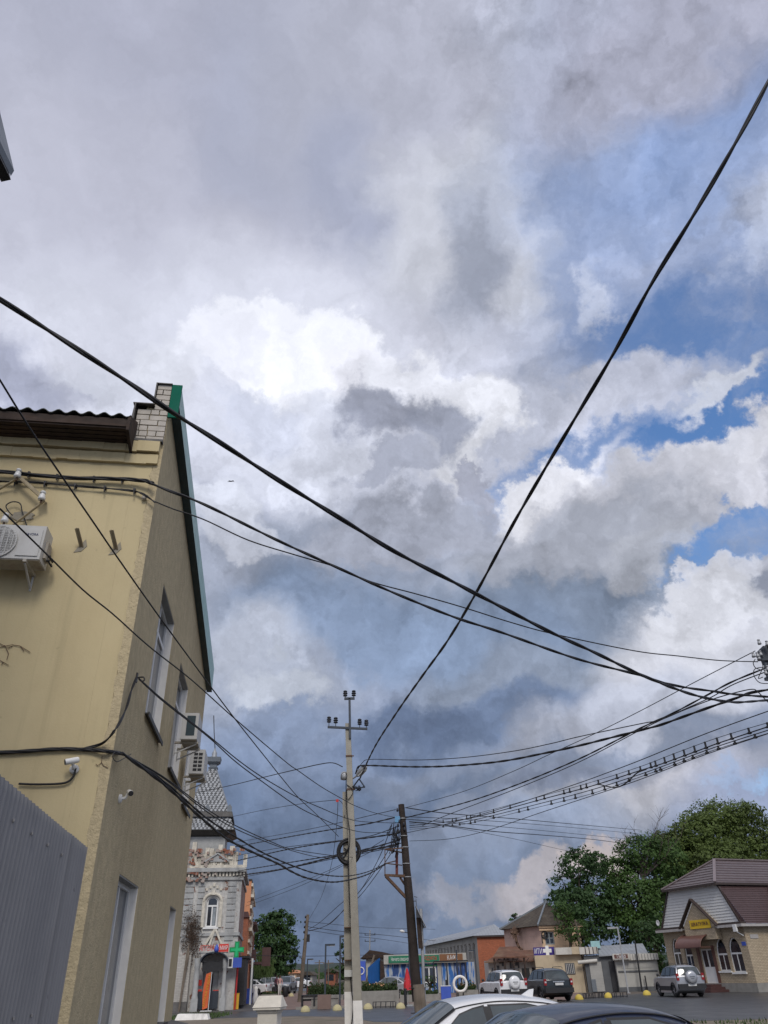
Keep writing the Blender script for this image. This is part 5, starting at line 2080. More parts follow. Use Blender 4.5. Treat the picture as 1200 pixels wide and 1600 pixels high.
u = thing('light_box', 'blue and white light box hanging under the green pharmacy cross', 'sign', TF.F @ Vector((gx, -.6, bz - .28)), BTH)
mb.build('white_frame', M_WHITE, u); ab.build('blue_face', M_SIGNB, u)
mb = MB(TF.F); mb.box2((gx - .42, -.77, bz - .2), (gx - .24, -.751, bz + .2)); mb.build('dark_opening', M_DARK, u)
mb = MB(TF.F)
b0, b1 = TF.f(320, 1575, 1.25), TF.f(326, 1522, 1.25)
V = []
for i in range(9):
    t_ = i / 8
    x = b0[0] + (b1[0] - b0[0]) * t_; z = b0[1] + (b1[1] - b0[1]) * t_
    w = .16 * (1 - .25 * abs(t_ - .4)); bow = .15 * math.sin(math.pi * t_)
    V += [(x - w - bow * .4, -1.25, z - (.08 if i == 0 else 0)), (x + w, -1.22, z + (.1 if i == 8 else 0))]
mb.add(V, [[2 * i, 2 * i + 1, 2 * i + 3, 2 * i + 2] for i in range(8)], True)
mb.v += [p + TF.n * .0 + TF.t * .02 for p in mb.v]; n_ = 18
mb.f += [[i + n_ for i in f] for f in mb.f[:8]]; mb.s += [True] * 8
bn = thing('feather_banner', 'tall orange feather banner with white writing standing in the porch', 'banner', TF.F @ Vector((b0[0], -1.25, .05)), BTH)
mb.build('cloth', M_BANNER, bn)
mb = MB(TF.F); mb.tube([(b0[0] + .2, -1.2, 0.02), (b1[0] + .18, -1.2, b1[1] + .1)], .02, 6); mb.box2((b0[0] - .25, -1.4, 0.012), (b0[0] + .4, -1.0, .05)); mb.build('pole', M_WHITE, bn)
fr_ = TF.F @ Matrix.Translation(((b0[0] + b1[0]) / 2, -1.27, (b0[1] + b1[1]) / 2)) @ Matrix.Rotation(R(-82), 4, 'Y')
t = text_mb(fr_, 'АПТЕКА РЯДОМ', .16, .004, 1.6); t.build('lettering', M_YELLOWP, bn)
# dead creeper on the front
mb = MB(TF.F)
rg = random.Random(8)
for k in range(60):
    px, py = rg.gauss(299, 6), rg.uniform(1425, 1498)
    x, z = TF.f(px, py, .1)
    p = Vector((x, -.14, z)); pts = [p]
    for j in range(4):
        p = p + Vector((rg.uniform(-.2, .2), rg.uniform(-.04, .02), rg.uniform(-.25, .2))); p.y = min(p.y, -.1); pts.append(p)
    mb.tube(pts, .014, 3, False)
for k in range(1500):
    px, py = rg.gauss(299, 6.5), rg.gauss(1462, 19)
    if px > 314:
        continue
    x, z = TF.f(px, py, .1)
    p = Vector((x, -.12 - rg.uniform(0, .12), z)); s = rg.uniform(.03, .07)
    mb.add([p, p + Vector((s, rg.uniform(-s, s), rg.uniform(-s, s))), p + Vector((rg.uniform(-s, s), 0, s))], [[0, 1, 2]])
single('dead_creeper', mb, mat('dry_leaves', (0.075, 0.05, 0.035), 0.95, 0.4, 3), 'brown dead creeper hanging on the front of the ornate house beside the yellow building', 'climbing plant')

# ---------------------------------------------------------------- shops further down the street
S1_ = thing('shop_building', 'dark fronted shop with white awning post just beyond the ornate house', 'building', TF.F @ Vector((-.5, 9.2, 0)), BTH)
mb = MB(TF.F); mb.box2((-6, 9.2, 0), (-.3, 15, 5.3)); mb.build('wall', M_OBRICK, S1_)
mb = MB(TF.F); mb.prism([(-.299, 9.4, 2.7), (.9, 9.4, 2.5), (.9, 9.4, 2.6), (-.299, 9.4, 3.1)], (0, 5.4, 0)); mb.build('awning', M_BROWNR, S1_)
mb = MB(TF.F); mb.box2((-.1, 1.2, .2), (.55, 8.6, 2.7)); mb.box2((-.15, 1.1, 2.701), (.75, 8.8, 2.82)); mb.build('dark_shopfront', M_DARK, tw_)
mb = MB(TF.F); mb.box2((.78, 8.6, 0), (.9, 8.72, 2.8)); mb.build('awning_post', M_WHITE, S1_)
mb = MB(TF.F); mb.box((.15, .3, .42), (.32, .3, .8)); mb.box((.15, .3, .83), (.36, .34, .02))
single('yellow_bin', mb, M_YELLOWP, 'yellow bin standing on the sidewalk at the corner of the ornate house', 'bin')
mb = MB(TF.F); mb.tube([(.1, -.1, 0), (.12, -.1, 3.0)], .05, 8)
single('drain_pipe', mb, M_RED, 'thin red downpipe at the corner of the ornate house', 'pipe')
OF = PF(at(383, 1540, 72), BTH)
oh = thing('orange_house', 'salmon coloured narrow house with a brown capped brick bay behind the ornate house', 'building', OF.A, BTH)
zt_ = OF.f(378, 1376)[1]
mb = MB(OF.F); mb.box2((-5, 0, 0), (0, 12, zt_)); mb.build('wall', M_ORANGE, oh)
mb = MB(OF.F); mb.box2((-5.1, -.08, zt_ + .001), (.05, 12, zt_ + .12)); mb.build('roof_edge', M_DKMETAL, oh)
zb3 = OF.f(377, 1435)[1]
mb = MB(OF.F); mb.box2((-5, -1.2, 0), (-.05, -.001, zb3)); mb.build('brick_bay', M_OBRICK, oh)
mb = MB(OF.F); mb.prism([(-5, -1.35, zb3 + .001), (.05, -1.35, zb3 + .001), (-.1, -1.35, zb3 + .42), (-5, -1.35, zb3 + .42)], (0, 1.3, 0)); mb.build('bay_roof', M_BROWNR, oh)
mb = MB(OF.F)
for k in range(7):
    z = zt_ - .35 - k * .85
    mb.box2((.001, -.05 + .1 * (k % 2), z - .1), (.16 + .12 * (k % 3 == 1), 11, z + .14))
    mb.box2((.001, 1 + k * 1.4, z - .7), (.22, 1.6 + k * 1.4, z - .2))
mb.build('facade_mouldings', M_CREAM, oh)
OG = PF(at(389, 1540, 82), BTH)
o2 = thing('brick_shop', 'low red brick shop with a brown panel at the end of the left row', 'building', OG.A, BTH)
mb = MB(OG.F); mb.box2((-5, 0, 0), (0, 14, OG.f(387, 1445)[1])); mb.build('wall', M_OBRICK, o2)
mb = MB(OG.F); mb.box2((-5.2, -.3, OG.f(387, 1445)[1] + .001), (.4, 14.2, OG.f(387, 1445)[1] + .25)); mb.build('roof', M_BROWNR, o2)
mb = MB(OG.F); mb.box2((.001, .3, 3.0), (.5, .6, 3.9)); mb.box2((.001, 2, 2.7), (1.0, 9, 2.9)); mb.build('canopy', M_BROWNR, o2)
mb = MB(OG.F); mb.box2((0.001, .4, 0), (.2, 10, 2.4)); mb.build('shopfront', M_DARK, o2)
mb = MB(OG.F); mb.box2((1.0, 9, 2.6), (1.9, 9.2, 4.3)); mb.build('ribbed_panel', M_BROWNR, o2)
mb = MB(TF.F); mb.box((.7, 11.2, .45), (.38, .38, .9)); mb.box((.7, 11.2, .92), (.42, .42, .04))
single('blue_bin', mb, M_SIGNB, 'blue litter bin on the sidewalk beyond the dark shopfront', 'bin')
mb = MB(TF.F); mb.lathe((1.15, 11.4, 0.01), [(.16, 0), (.2, .3), (.14, .8), (.17, .95), (.1, 1.05)], 10)
single('white_urn', mb, M_LIME, 'white upright urn beside the blue bin on the sidewalk', 'urn')
# gate pillar in the foreground
gp = at(422, 1572, 15.0)
M_GATE = mat('weathered_white_stone', (0.72, 0.68, 0.6), 0.92, 0.1, 6, bump=.006, stain=(0.4, 0.36, 0.3), stain_amt=.5, stain_scale=3)
gt = thing('gate_pillar', 'stubby off-white stone pillar with a sloped cap in front of the street', 'pillar', (gp.x, gp.y, 0), R(-6))
GF = frame((gp.x, gp.y, 0), R(-6))
zc1, zc0 = at(422, 1556, 14.8).z, at(422, 1574, 14.8).z
hwc = (at(446, 1570, 14.8).x - at(401, 1570, 14.8).x) / 2
mb = MB(GF)
V = [(-hwc, -hwc, zc0), (hwc, -hwc, zc0), (hwc, hwc, zc0), (-hwc, hwc, zc0), (-hwc * .83, -hwc * .1, zc1), (hwc * .83, -hwc * .1, zc1), (hwc * .83, hwc * .2, zc1), (-hwc * .83, hwc * .2, zc1)]
mb.add(V, [[3, 2, 1, 0], [4, 5, 6, 7], [0, 1, 5, 4], [1, 2, 6, 5], [2, 3, 7, 6], [3, 0, 4, 7]])
mb.box((0, 0, zc0 - .0175), (hwc * 1.9, hwc * 1.9, .033))
mb.build('cap', M_GATE, gt)
mb = MB(GF); w_ = hwc * .68
mb.box2((-w_ * 1.12, -w_ * 1.12, zc0 - .075), (w_ * 1.12, w_ * 1.12, zc0 - .036)); mb.box2((-w_, -w_, 0), (w_, w_, zc0 - .076))
mb.build('shaft', M_GATE, gt)
mb = MB(); a = ground(299, 1594); mb.prism([(a.x - .8, a.y, 0), (a.x + .8, a.y, 0), (a.x + .7, a.y + .1, .22), (a.x - .7, a.y + .1, .25)], (0, .45, 0))
single('kerb_block', mb, M_LIME, 'white kerb stone block lying near the far foot of the yellow building', 'block')
# ---------------------------------------------------------------- brick building with mansard roof on the right
M_YBRICK = mat('yellow_brick', (0.47, 0.385, 0.265), 0.9, 0.1, 5, kind='brick', bw=.26, bh=.085, ms=.01, mortar=(0.22, 0.17, 0.12), stain=(0.28, 0.2, 0.12), stain_amt=.5, stain_scale=.8)
M_SIDING = mat('white_siding', (0.62, 0.62, 0.6), 0.6, 0.05, 2)
M_SIDGAP = mat('siding_shadow_gap', (0.16, 0.16, 0.155), 0.8, 0.1, 3)
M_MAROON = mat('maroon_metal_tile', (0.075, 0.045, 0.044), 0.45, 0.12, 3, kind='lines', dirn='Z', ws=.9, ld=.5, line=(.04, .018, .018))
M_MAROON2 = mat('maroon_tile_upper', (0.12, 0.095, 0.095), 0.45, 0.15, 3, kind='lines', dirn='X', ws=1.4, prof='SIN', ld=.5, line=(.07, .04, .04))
M_TRIM = mat('brown_trim', (0.05, 0.035, 0.03), 0.6, 0.15, 5)
M_SOFF = mat('pale_gutter', (0.4, 0.38, 0.36), 0.6, 0.1, 5)
M_AWN = mat('brown_awning', (0.14, 0.065, 0.05), 0.4, 0.1, 3)
M_SIGNY = mat('yellow_sign', (0.75, 0.5, 0.03), 0.5, 0.06, 4)
pL, pR = at(1035, 1455, 64.5), at(1160, 1444, 57)
d_ = (pR - pL); d_.z = 0; LA = d_.length
thA = math.atan2(d_.y, d_.x)
RFm = PF(pL, thA)      # x along the gabled end (from far left to near right), y into the building
zE_ = RFm.f(1155, 1445)[1]
bb = thing('brick_building', 'yellow brick building with maroon mansard roof, white gable siding and pointed windows', 'building', RFm.A, thA)


def X(px, py, off=0):
    return RFm.f(px, py, off)[0]


def Z(px, py, off=0):
    return RFm.f(px, py, off)[1]


holes, wlist = [], []
for (l, r, yt, yb, tl) in ((1054, 1067, 1466, 1522, 0), (1073, 1085, 1469, 1522, 0), (1122, 1139, 1466, 1517, 0), (1142.5, 1162, 1464, 1519, 0)):
    x0, x1 = X(l, (yt + yb) / 2 + 10), X(r, (yt + yb) / 2 + 10)
    z0, z1 = Z(r, yb), Z((l + r) / 2, yt)
    pts = [(x0, z0), (x1, z0), (x1, z1 - .95)]
    m_ = (x0 + x1) / 2
    for i in range(1, 7):
        t_ = i / 6; pts.append((x1 + (m_ - x1) * (1 - math.cos(t_ * math.pi / 2)) , z1 - .95 + .95 * math.sin(t_ * math.pi / 2)))
    for i in range(5, -1, -1):
        t_ = i / 6; pts.append((x0 + (m_ - x0) * (1 - math.cos(t_ * math.pi / 2)), z1 - .95 + .95 * math.sin(t_ * math.pi / 2)))
    holes.append(pts); wlist.append((x0, x1, z0, z1))
dx0, dx1, dz0, dz1 = X(1099, 1510), X(1117, 1510), .45, Z(1100, 1483)
holes.append([(dx0, dz0), (dx1, dz0), (dx1, dz1), (dx0, dz1)])
mb = MB(RFm.F)
mb.slab(ff, [(0, .5), (LA, .5), (LA, zE_), (0, zE_)], holes, .35)
LB = 16
wb0 = [(2.2, 1.15), (3.6, 1.15), (3.6, 2.75), (2.2, 2.75)]
mb.slab(lambda u, v, w: Vector((LA + w, u, v)), [(.351, .5), (LB, .5), (LB, zE_), (.351, zE_)], [wb0], .35)
mb.build('wall', M_YBRICK, bb)
mb = MB(RFm.F)
mb.box2((-.03, -.06, 0), (LA + .06, .36, .499)); mb.box2((LA - .2, .361, 0), (LA + .06, LB, .499)); mb.build('plinth', M_CONCP, bb)
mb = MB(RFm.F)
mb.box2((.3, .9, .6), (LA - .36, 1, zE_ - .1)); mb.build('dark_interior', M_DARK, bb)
for (x0, x1, z0, z1) in wlist + [None]:
    mb = MB(RFm.F); gl_ = MB(RFm.F)
    if x0 is None:
        pass
    m_ = (x0 + x1) / 2; w = .07
    mb.box2((x0, .1, z0), (x0 + w, .16, z1 - .9)); mb.box2((x1 - w, .1, z0), (x1, .16, z1 - .9)); mb.box2((x0 + w, .1, z0), (x1 - w, .16, z0 + w))
    mb.box2((x0 + w, .1, z1 - .98), (x1 - w, .16, z1 - .88)); mb.box2((m_ - .035, .104, z0 + w), (m_ + .035, .156, z1 - .981))
    for s in (0, 1):
        e0 = x1 - w / 2 if s else x0 + w / 2
        mb.tube([(e0 + (m_ - e0) * (1 - math.cos(i / 6 * math.pi / 2)), .13, z1 - .95 + .92 * math.sin(i / 6 * math.pi / 2)) for i in range(7)], .045, 6)
    wi = mb.build('window', M_WHITE, bb)
    gl_.box2((x0 + .02, .12, z0 + .02), (x1 - .02, .13, z1 - .5)); gl_.box2((x0 + .25, .12, z1 - .499), (x1 - .25, .13, z1 - .25)); gl_.build('pane', M_GLASS, wi)
    mb = MB(RFm.F); mb.box2((x0 - .08, -.1, z0 - .1), (x1 + .08, .1, z0 - .001)); mb.build('sill', M_WHITE, wi)
    if (x0, x1, z0, z1) == wlist[-1]:
        break
mb = MB(RFm.F)
y0_, z0_, y1_, z1_ = 2.2, 1.15, 3.6, 2.75
for a, b in (((LA - .16, y0_, z0_), (LA - .1, y0_ + .08, z1_)), ((LA - .16, y1_ - .08, z0_), (LA - .1, y1_, z1_)), ((LA - .16, y0_ + .08, z0_), (LA - .1, y1_ - .08, z0_ + .08)),
             ((LA - .16, y0_ + .08, z1_ - .08), (LA - .1, y1_ - .08, z1_)), ((LA - .156, y0_ + .08, 2.15), (LA - .104, y1_ - .08, 2.22))):
    mb.box2(a, b)
wi = mb.build('window', M_WHITE, bb)
mb = MB(RFm.F); mb.box2((LA - .14, y0_, z0_), (LA - .13, y1_, z1_)); mb.build('pane', M_BLIND, wi)
mb = MB(RFm.F); mb.box2((LA, y0_ - .15, z1_), (LA + .06, y1_ + .15, z1_ + .14)); mb.box2((LA, y0_ - .12, z0_ - .12), (LA + .08, y1_ + .12, z0_ - .01)); mb.build('lintel', M_OBRICK, wi)
# door and steps
mb = MB(RFm.F)
mb.box2((dx0, .08, dz0), (dx0 + .08, .16, dz1)); mb.box2((dx1 - .08, .08, dz0), (dx1, .16, dz1)); mb.box2((dx0 + .08, .08, dz1 - .08), (dx1 - .08, .16, dz1))
mb.box2((dx0 + .08, .09, dz0), (dx1 - .08, .15, dz0 + 1.0)); dm = (dx0 + dx1) / 2; mb.box2((dm - .06, .085, dz0 + 1.0), (dm + .06, .155, dz1 - .081))
dd_ = mb.build('door', M_WHITE, bb)
mb = MB(RFm.F); mb.box2((dx0 + .08, .11, dz0 + 1.001), (dm - .061, .13, dz1 - .08)); mb.box2((dm + .061, .11, dz0 + 1.001), (dx1 - .08, .13, dz1 - .08)); mb.build('door_glass', M_GLASS, dd_)
mb = MB(RFm.F)
for k in range(3):
    mb.box2((dx0 - .6 - .25 * k, -1.0 - .32 * k, .0), (dx1 + .3 + .3 * k, -.061, .45 - .15 * k - .002 * k))
mb.build('steps', M_BROWNR, bb)
mb = MB(RFm.F); mb.box2((dx0 - .35, -.04, .5), (dx0 - .05, -.001, dz1 + .2)); mb.build('brown_cladding', M_AWN, bb)
mb = MB(RFm.F); mb.box2((dx1 + .05, -.04, .5), (dx1 + .3, -.001, dz1 + .2)); mb.build('brown_cladding', M_AWN, bb)
# barrel awning
mb = MB(RFm.F)
a0, a1 = X(1074, 1470, 1.2), X(1107, 1470, 1.2)
za, zb_ = Z(1080, 1481, .6), Z(1085, 1460, .6)
P = lambda u, v: Vector((dx0 - 1.0 + (dx1 - dx0 + 1.4) * v, -1.25 + 1.24 * (1 - math.cos(u * math.pi / 2)) , za + (zb_ - za) * math.sin(u * math.pi / 2)))
mb.grid(P, 8, 1); mb.grid(lambda u, v: P(u, v) - Vector((0, -.02, .04)), 8, 1)
for v in (0, 1):
    mb.tube([P(i / 8, v) for i in range(9)], .04, 6)
    mb.bar(P(0, v), (P(0, v).x, -.01, za), .05)
mb.build('awning', M_AWN, bb)
# small gable over the porch
gx0, gx1, gxa = X(1063, 1446, .5), X(1120, 1438, .5), X(1082, 1404, .5)
gz0, gza = Z(1075, 1446, .5), Z(1082, 1406, .5)
gxa = (gx0 + gx1) / 2 - .15
mb = MB(RFm.F)
mb.slab(lambda u, v, w: Vector((u, -.5 - w, v)), [(gx0 + .35, zE_ - .75), (gx1 - .35, zE_ - .75), (gx1 - .35, gz0 - .05), (gxa, gza - .2), (gx0 + .35, gz0 - .05)], [], .45)
mb.build('porch_gable', M_YBRICK, bb)
mb = MB(RFm.F)
for a, b in ((gx0, gxa), (gx1, gxa)):
    mb.prism([(a, -.72, gz0 - .2), (b, -.72, gza), (b, -.72, gza + .09), (a, -.72, gz0 - .11)], (0, .3 if a == gx0 else .299, 0))
mb.build('gable_roof', M_TRIM, bb)
xs_, zs2 = (X(1077, 1446, .6) + X(1108, 1441, .6)) / 2, Z(1092, 1444, .6)
wl = X(1108, 1441, .6) - X(1077, 1446, .6)
sy = thing('shop_sign', 'yellow sign on the small brick gable over the brown awning', 'sign', RFm.F @ Vector((xs_, -.6, zs2 - .3)), thA)
mb = MB(RFm.F); mb.box2((xs_ - wl / 2, -.56, zs2 - .27), (xs_ + wl / 2, -.51, zs2 + .27)); mb.build('board', M_SIGNY, sy)
t = text_mb(RFm.F @ Matrix.Translation((xs_, -.575, zs2)), 'ШКАТУЛКА', .3, .01, wl * .82); t.build('lettering', M_AWN, sy)
# gable siding: real overlapping boards
g0 = (X(1036, 1452) + .0, zE_); g1 = (LA - .05, zE_)
gt0, gt1 = X(1046, 1393), X(1119, 1378)
zg = Z(1100, 1381)
mb = MB(RFm.F)
mb.slab(ff, [(.05, zE_ + .01), (LA - .05, zE_ + .01), (gt1, zg), (gt0, zg)], [], .2)
gb = mb.build('gable_end', M_SIDGAP, bb)
mb = MB(RFm.F)
n = int((zg - zE_) / .17)
for i in range(n):
    t0, t1 = i / n, (i + 1) / n
    z0, z1 = zE_ + .02 + (zg - zE_ - .03) * t0, zE_ + .02 + (zg - zE_ - .03) * t1
    L0, L1_ = .07 + (gt0 - .05) * t0, .07 + (gt0 - .05) * t1
    R0_, R1 = LA - .07 + (gt1 - LA + .05) * t0, LA - .07 + (gt1 - LA + .05) * t1
    mb.add([(L0, -.05, z0), (R0_, -.05, z0), (R1, -.012, z1), (L1_, -.012, z1), (L0, -.004, z0), (R0_, -.004, z0)], [[0, 1, 2, 3], [0, 4, 5, 1]])
mb.build('siding', M_SIDING, gb)
mb = MB(RFm.F)
mb.bar((.0, -.06, zE_), (gt0 - .03, -.06, zg), .12, .1); mb.build('verge_trim', M_TRIM, bb)
mb = MB(RFm.F); mb.bar((LA + .03, -.06, zE_), (gt1 + .03, -.06, zg), .16, .12)
mb.build('verge_trim', M_TRIM, bb)
mb = MB(RFm.F); mb.box2((-.1, -.5, zE_ + .0), (gx0 + .1, -.07, zE_ + .16)); mb.build('eave_trim', M_TRIM, bb)
mb = MB(RFm.F); mb.box2((gx1 - .1, -.5, zE_), (LA + .4, -.07, zE_ + .16)); mb.build('eave_trim', M_TRIM, bb)
mb = MB(RFm.F)
mb.box2((-.12, -.56, zE_ - .12), (gx0 + .1, -.5, zE_ + .04)); mb.box2((gx1 - .1, -.56, zE_ - .12), (LA + .45, -.5, zE_ + .04)); mb.box2((LA + .4, -.499, zE_ - .12), (LA + .46, LB, zE_ + .04))
mb.box2((-.12, -.5, zE_ - .06), (LA + .4, -.001, zE_ - .01))
mb.build('gutter', M_SOFF, bb)
# mansard slope over the long side, upper roof with hip
NR = 22
mb = MB(RFm.F)
for i in range(NR):      # stepped metal tiles: courses
    t0, t1 = i / NR, (i + 1) / NR
    xa, xb = LA + .45 + (gt1 - LA - .45) * t0, LA + .45 + (gt1 - LA - .45) * t1
    za_, zb2_ = zE_ + .05 + (zg - zE_ - .05) * t0, zE_ + .05 + (zg - zE_ - .05) * t1
    mb.add([(xa + .03, -.07, za_), (xa + .03, LB, za_), (xb, LB, zb2_), (xb, -.07, zb2_), (xa, -.07, za_), (xa, LB, za_)], [[0, 1, 2, 3], [0, 4, 5, 1]])
mb.add([(LA - .06, -.069, zE_ + .04), (LA + .47, -.069, zE_ + .04), (gt1 + .01, -.069, zg), (gt1 - .04, -.069, zg)], [[0, 1, 2, 3]])
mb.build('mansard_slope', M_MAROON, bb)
mb = MB(RFm.F)
xr = X(1107, 1345, -2.6); xl_, xr2 = gt0 - .35, gt1 + .35
xr = (xl_ + xr2) / 2 + .3
yh = 2.4
zr = zg + (Z(1107, 1345, -yh) - zg)
V = [(xl_, -.45, zg - .05), (xr2, -.45, zg - .05), (xr2, LB, zg - .05), (xl_, LB, zg - .05), (xr, yh, zr), (xr, LB, zr)]
mb.add(V, [[0, 1, 4], [1, 2, 5, 4], [3, 0, 4, 5], [0, 3, 2, 1]])
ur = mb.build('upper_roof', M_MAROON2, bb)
mb = MB(RFm.F)
for i in range(9):      # course steps on both visible planes
    t_ = (i + .5) / 9
    a = Vector(V[0]).lerp(Vector(V[4]), t_); b = Vector(V[1]).lerp(Vector(V[4]), t_); c = Vector(V[2]).lerp(Vector(V[5]), t_)
    mb.bar(a + Vector((0, -.0, .015)), b + Vector((0, 0, .015)), .03, .03); mb.bar(b + Vector((0, 0, .012)), c + Vector((0, 0, .012)), .03, .03)
mb.build('tile_courses', M_MAROON, ur)
mb = MB(RFm.F)
mb.bar(Vector(V[1]) + Vector((0, 0, .05)), Vector(V[4]) + Vector((0, 0, .05)), .2, .08); mb.bar(Vector(V[0]) + Vector((0, 0, .05)), Vector(V[4]) + Vector((0, 0, .05)), .16, .08)
mb.bar(Vector(V[4]) + Vector((0, 0, .05)), Vector(V[5]) + Vector((0, 0, .05)), .18, .08)
mb.build('ridge_caps', mat('pale_ridge', (0.2, 0.16, 0.16), .5, .1, 4), ur)
mb = MB(RFm.F)
mb.box2((xl_ + .02, -.47, zg - .2), (xr2 - .02, -.43, zg - .052)); mb.box2((xr2 - .04, -.429, zg - .2), (xr2 + .0, LB, zg - .052)); mb.build('fascia', M_TRIM, bb)
# dormer on the long side
mb = MB(RFm.F)
mb.prism([(LA + .5, 2.6, zE_ + .35), (LA + .5, 4.4, zE_ + 2.3), (LA + .5, 6.2, zE_ + .35)], (-1.6, 0, 0)); mb.build('dormer_gable', M_YBRICK, bb)
mb = MB(RFm.F)
for a, b in ((2.35, 4.4), (6.45, 4.4)):
    mb.prism([(LA + .75, a, zE_ + .1), (LA + .75, b, zE_ + 2.35), (LA + .75, b, zE_ + 2.5), (LA + .75, a, zE_ + .25)], (-1.9, 0, 0))
mb.build('dormer_roof', M_MAROON, bb)
# corner details
mb = MB(RFm.F); xx = X(1148, 1450, .6); zz = Z(1148, 1450, .6)
mb.box((xx, -.58, zz), (.3, .12, .42)); mb.bar((xx, -.55, zz - .2), (xx + .1, -.1, zz - .45), .05)
single('floodlight', mb, M_WHITE, 'white floodlight under the gable eave of the yellow brick building', 'lamp')
for (px, py, w, h, m_, lab) in ((1178, 1463, .09, .0, M_SOFF, 'pale blank house plate on the sunlit brick wall at the right edge'), (1164, 1473, .0, 0, M_SIGNB, 'small blue and white street plate on the brick corner')):
    y_, z_ = RFm.f(px, py)[1], 0
    yy, zz = (on_plane(px, py, RFm.F @ Vector((LA, 0, 0)), RFm.n) - RFm.A).dot(RFm.t), on_plane(px, py, RFm.F @ Vector((LA, 0, 0)), RFm.n).z
    if m_ is M_SOFF:
        mb = MB(RFm.F); mb.box2((LA + .002, yy - .35, zz - .12), (LA + .03, yy + .35, zz + .12))
    else:
        x3, z3 = RFm.f(1161, 1474); mb = MB(RFm.F); mb.box2((x3 - .1, -.03, z3 - .13), (x3 + .25, -.002, z3 + .1))
    single('wall_plate', mb, m_, lab, 'plate')
q = on_plane(1200, 1436, RFm.F @ Vector((LA + .1, 0, 0)), RFm.n) - RFm.A
mb = MB(RFm.F); mb.box2((LA + .62, q.dot(RFm.t) - .2, q.z - .3), (LA + .72, q.dot(RFm.t) + 1.6, q.z + .4))
single('green_sign', mb, M_CROSS, 'green shop sign cut off by the right edge above the white window', 'sign')
mb = MB(RFm.F); mb.lathe((-.15, -.1, Z(1031, 1442)), [(.02, .02), (.14, .0), (.2, -.06), (.19, -.065), (.13, -.02), (.02, -.005)], 12, 'Y')
single('satellite_dish', mb, M_WHITE, 'small white dish at the left corner under the gable of the yellow brick building', 'dish')

# ---------------------------------------------------------------- pink two storey house
M_PINK = mat('pink_render', (0.62, 0.43, 0.35), 0.92, 0.08, 1.5, bump=.004, kind='lines', dirn='Z', ws=.7, ld=.25, line=(0.3, .2, .16), stain=(0.28, 0.2, 0.15), stain_amt=.6, stain_scale=.7)
M_PEACH = mat('peach_render', (0.66, 0.47, 0.31), 0.92, 0.08, 1.5, stain=(0.3, 0.2, 0.12), stain_amt=.5, stain_scale=.9)
M_OLDROOF = mat('old_brown_slate_roof', (0.06, 0.047, 0.034), 0.95, 0.35, 2, kind='lines', dirn='X', ws=1.2, prof='SIN', ld=.4, line=(.04, .03, .02), stain=(0.13, 0.11, 0.08), stain_amt=.7, stain_scale=.7)
M_RUSTR = mat('rusty_tin_roof', (0.13, 0.06, 0.035), 0.9, 0.35, 2, stain=(0.22, 0.16, 0.1), stain_amt=.8, stain_scale=1.2, sstretch=(.4, 1, 1))
M_PURPLE = mat('purple_sign', (0.035, 0.02, 0.19), 0.5, 0.1, 3)
M_TANW = mat('tan_render', (0.5, 0.41, 0.28), 0.92, 0.1, 1.5, stain=(0.22, 0.17, 0.11), stain_amt=.6, stain_scale=.8)
M_FASC = mat('dirty_white_fascia', (0.55, 0.53, 0.48), 0.8, 0.12, 2, stain=(0.25, 0.2, 0.14), stain_amt=.6, stain_scale=1.5)
M_SHUT = mat('roller_shutter', (0.4, 0.39, 0.36), 0.7, 0.08, 2, kind='lines', dirn='Z', ws=1.8, ld=.35)
M_GREYW = mat('grey_panel_wall', (0.11, 0.115, 0.12), 0.85, 0.15, 2)
M_ZROOF = mat('zinc_sheet_roof', (0.3, 0.32, 0.34), 0.5, 0.12, 1.5, kind='lines', dirn='X', ws=1.0, prof='SIN', ld=.3, stain=(.2, .2, .2), stain_amt=.5, stain_scale=.5)
M_BRICKR = mat('red_brick', (0.42, 0.13, 0.06), 0.92, 0.12, 4, kind='brick', ms=.008, mortar=(0.22, 0.12, 0.09), stain=(0.16, 0.05, 0.03), stain_amt=.4)
M_DIRTYW = mat('dirty_white_facade', (0.42, 0.41, 0.37), 0.92, 0.1, 2, stain=(0.22, 0.2, 0.17), stain_amt=.6, stain_scale=.6)

PKc = at(844, 1447, 74)
pf1 = PF(PKc, R(4))       # right, camera-facing front
ph = thing('pink_house', 'pink two storey house with old brown hipped roof and creeper, behind the parked cars', 'building', pf1.A, R(4))
zt_ = pf1.f(844, 1447)[1]
lw_ = at(788, 1453, 79)
dl_ = Vector((lw_.x - PKc.x, lw_.y - PKc.y, 0))
aL = pf1.F.inverted() @ Vector((lw_.x, lw_.y, 0))
xe = pf1.f(905, 1447)[0]
wx0, wx1 = pf1.f(852, 1470)[0], pf1.f(866.5, 1470)[0]
wz1, wz0 = pf1.f(860, 1456)[1], pf1.f(860, 1476)[1]
mb = MB(pf1.F)
mb.slab(ff, [(0, 0), (xe, 0), (xe, zt_), (0, zt_)], [[(wx0, wz0), (wx1, wz0), (wx1, wz1), (wx0, wz1)]], .3)
mb.build('front_wall', M_PEACH, ph)
mb = MB(pf1.F)
nL = Vector((aL.x, aL.y, 0)); LL = nL.length; nL.normalize(); inL = Vector((-nL.y, nL.x, 0)) * (-1)
mb.prism([(-.001, .0, 0), (aL.x, aL.y, 0), (aL.x + .0, aL.y + .3, 0), (0.0, .31, 0)], (0, 0, zt_))
mb.prism([(aL.x, aL.y + .3, 0), (aL.x + 3, 12, 0), (aL.x + 3.3, 12, 0), (aL.x + .3, aL.y + .3, 0)], (0, 0, zt_))
mb.prism([(xe, .301, 0), (xe, 12, 0), (xe - .3, 12, 0), (xe - .3, .301, 0)], (0, 0, zt_))
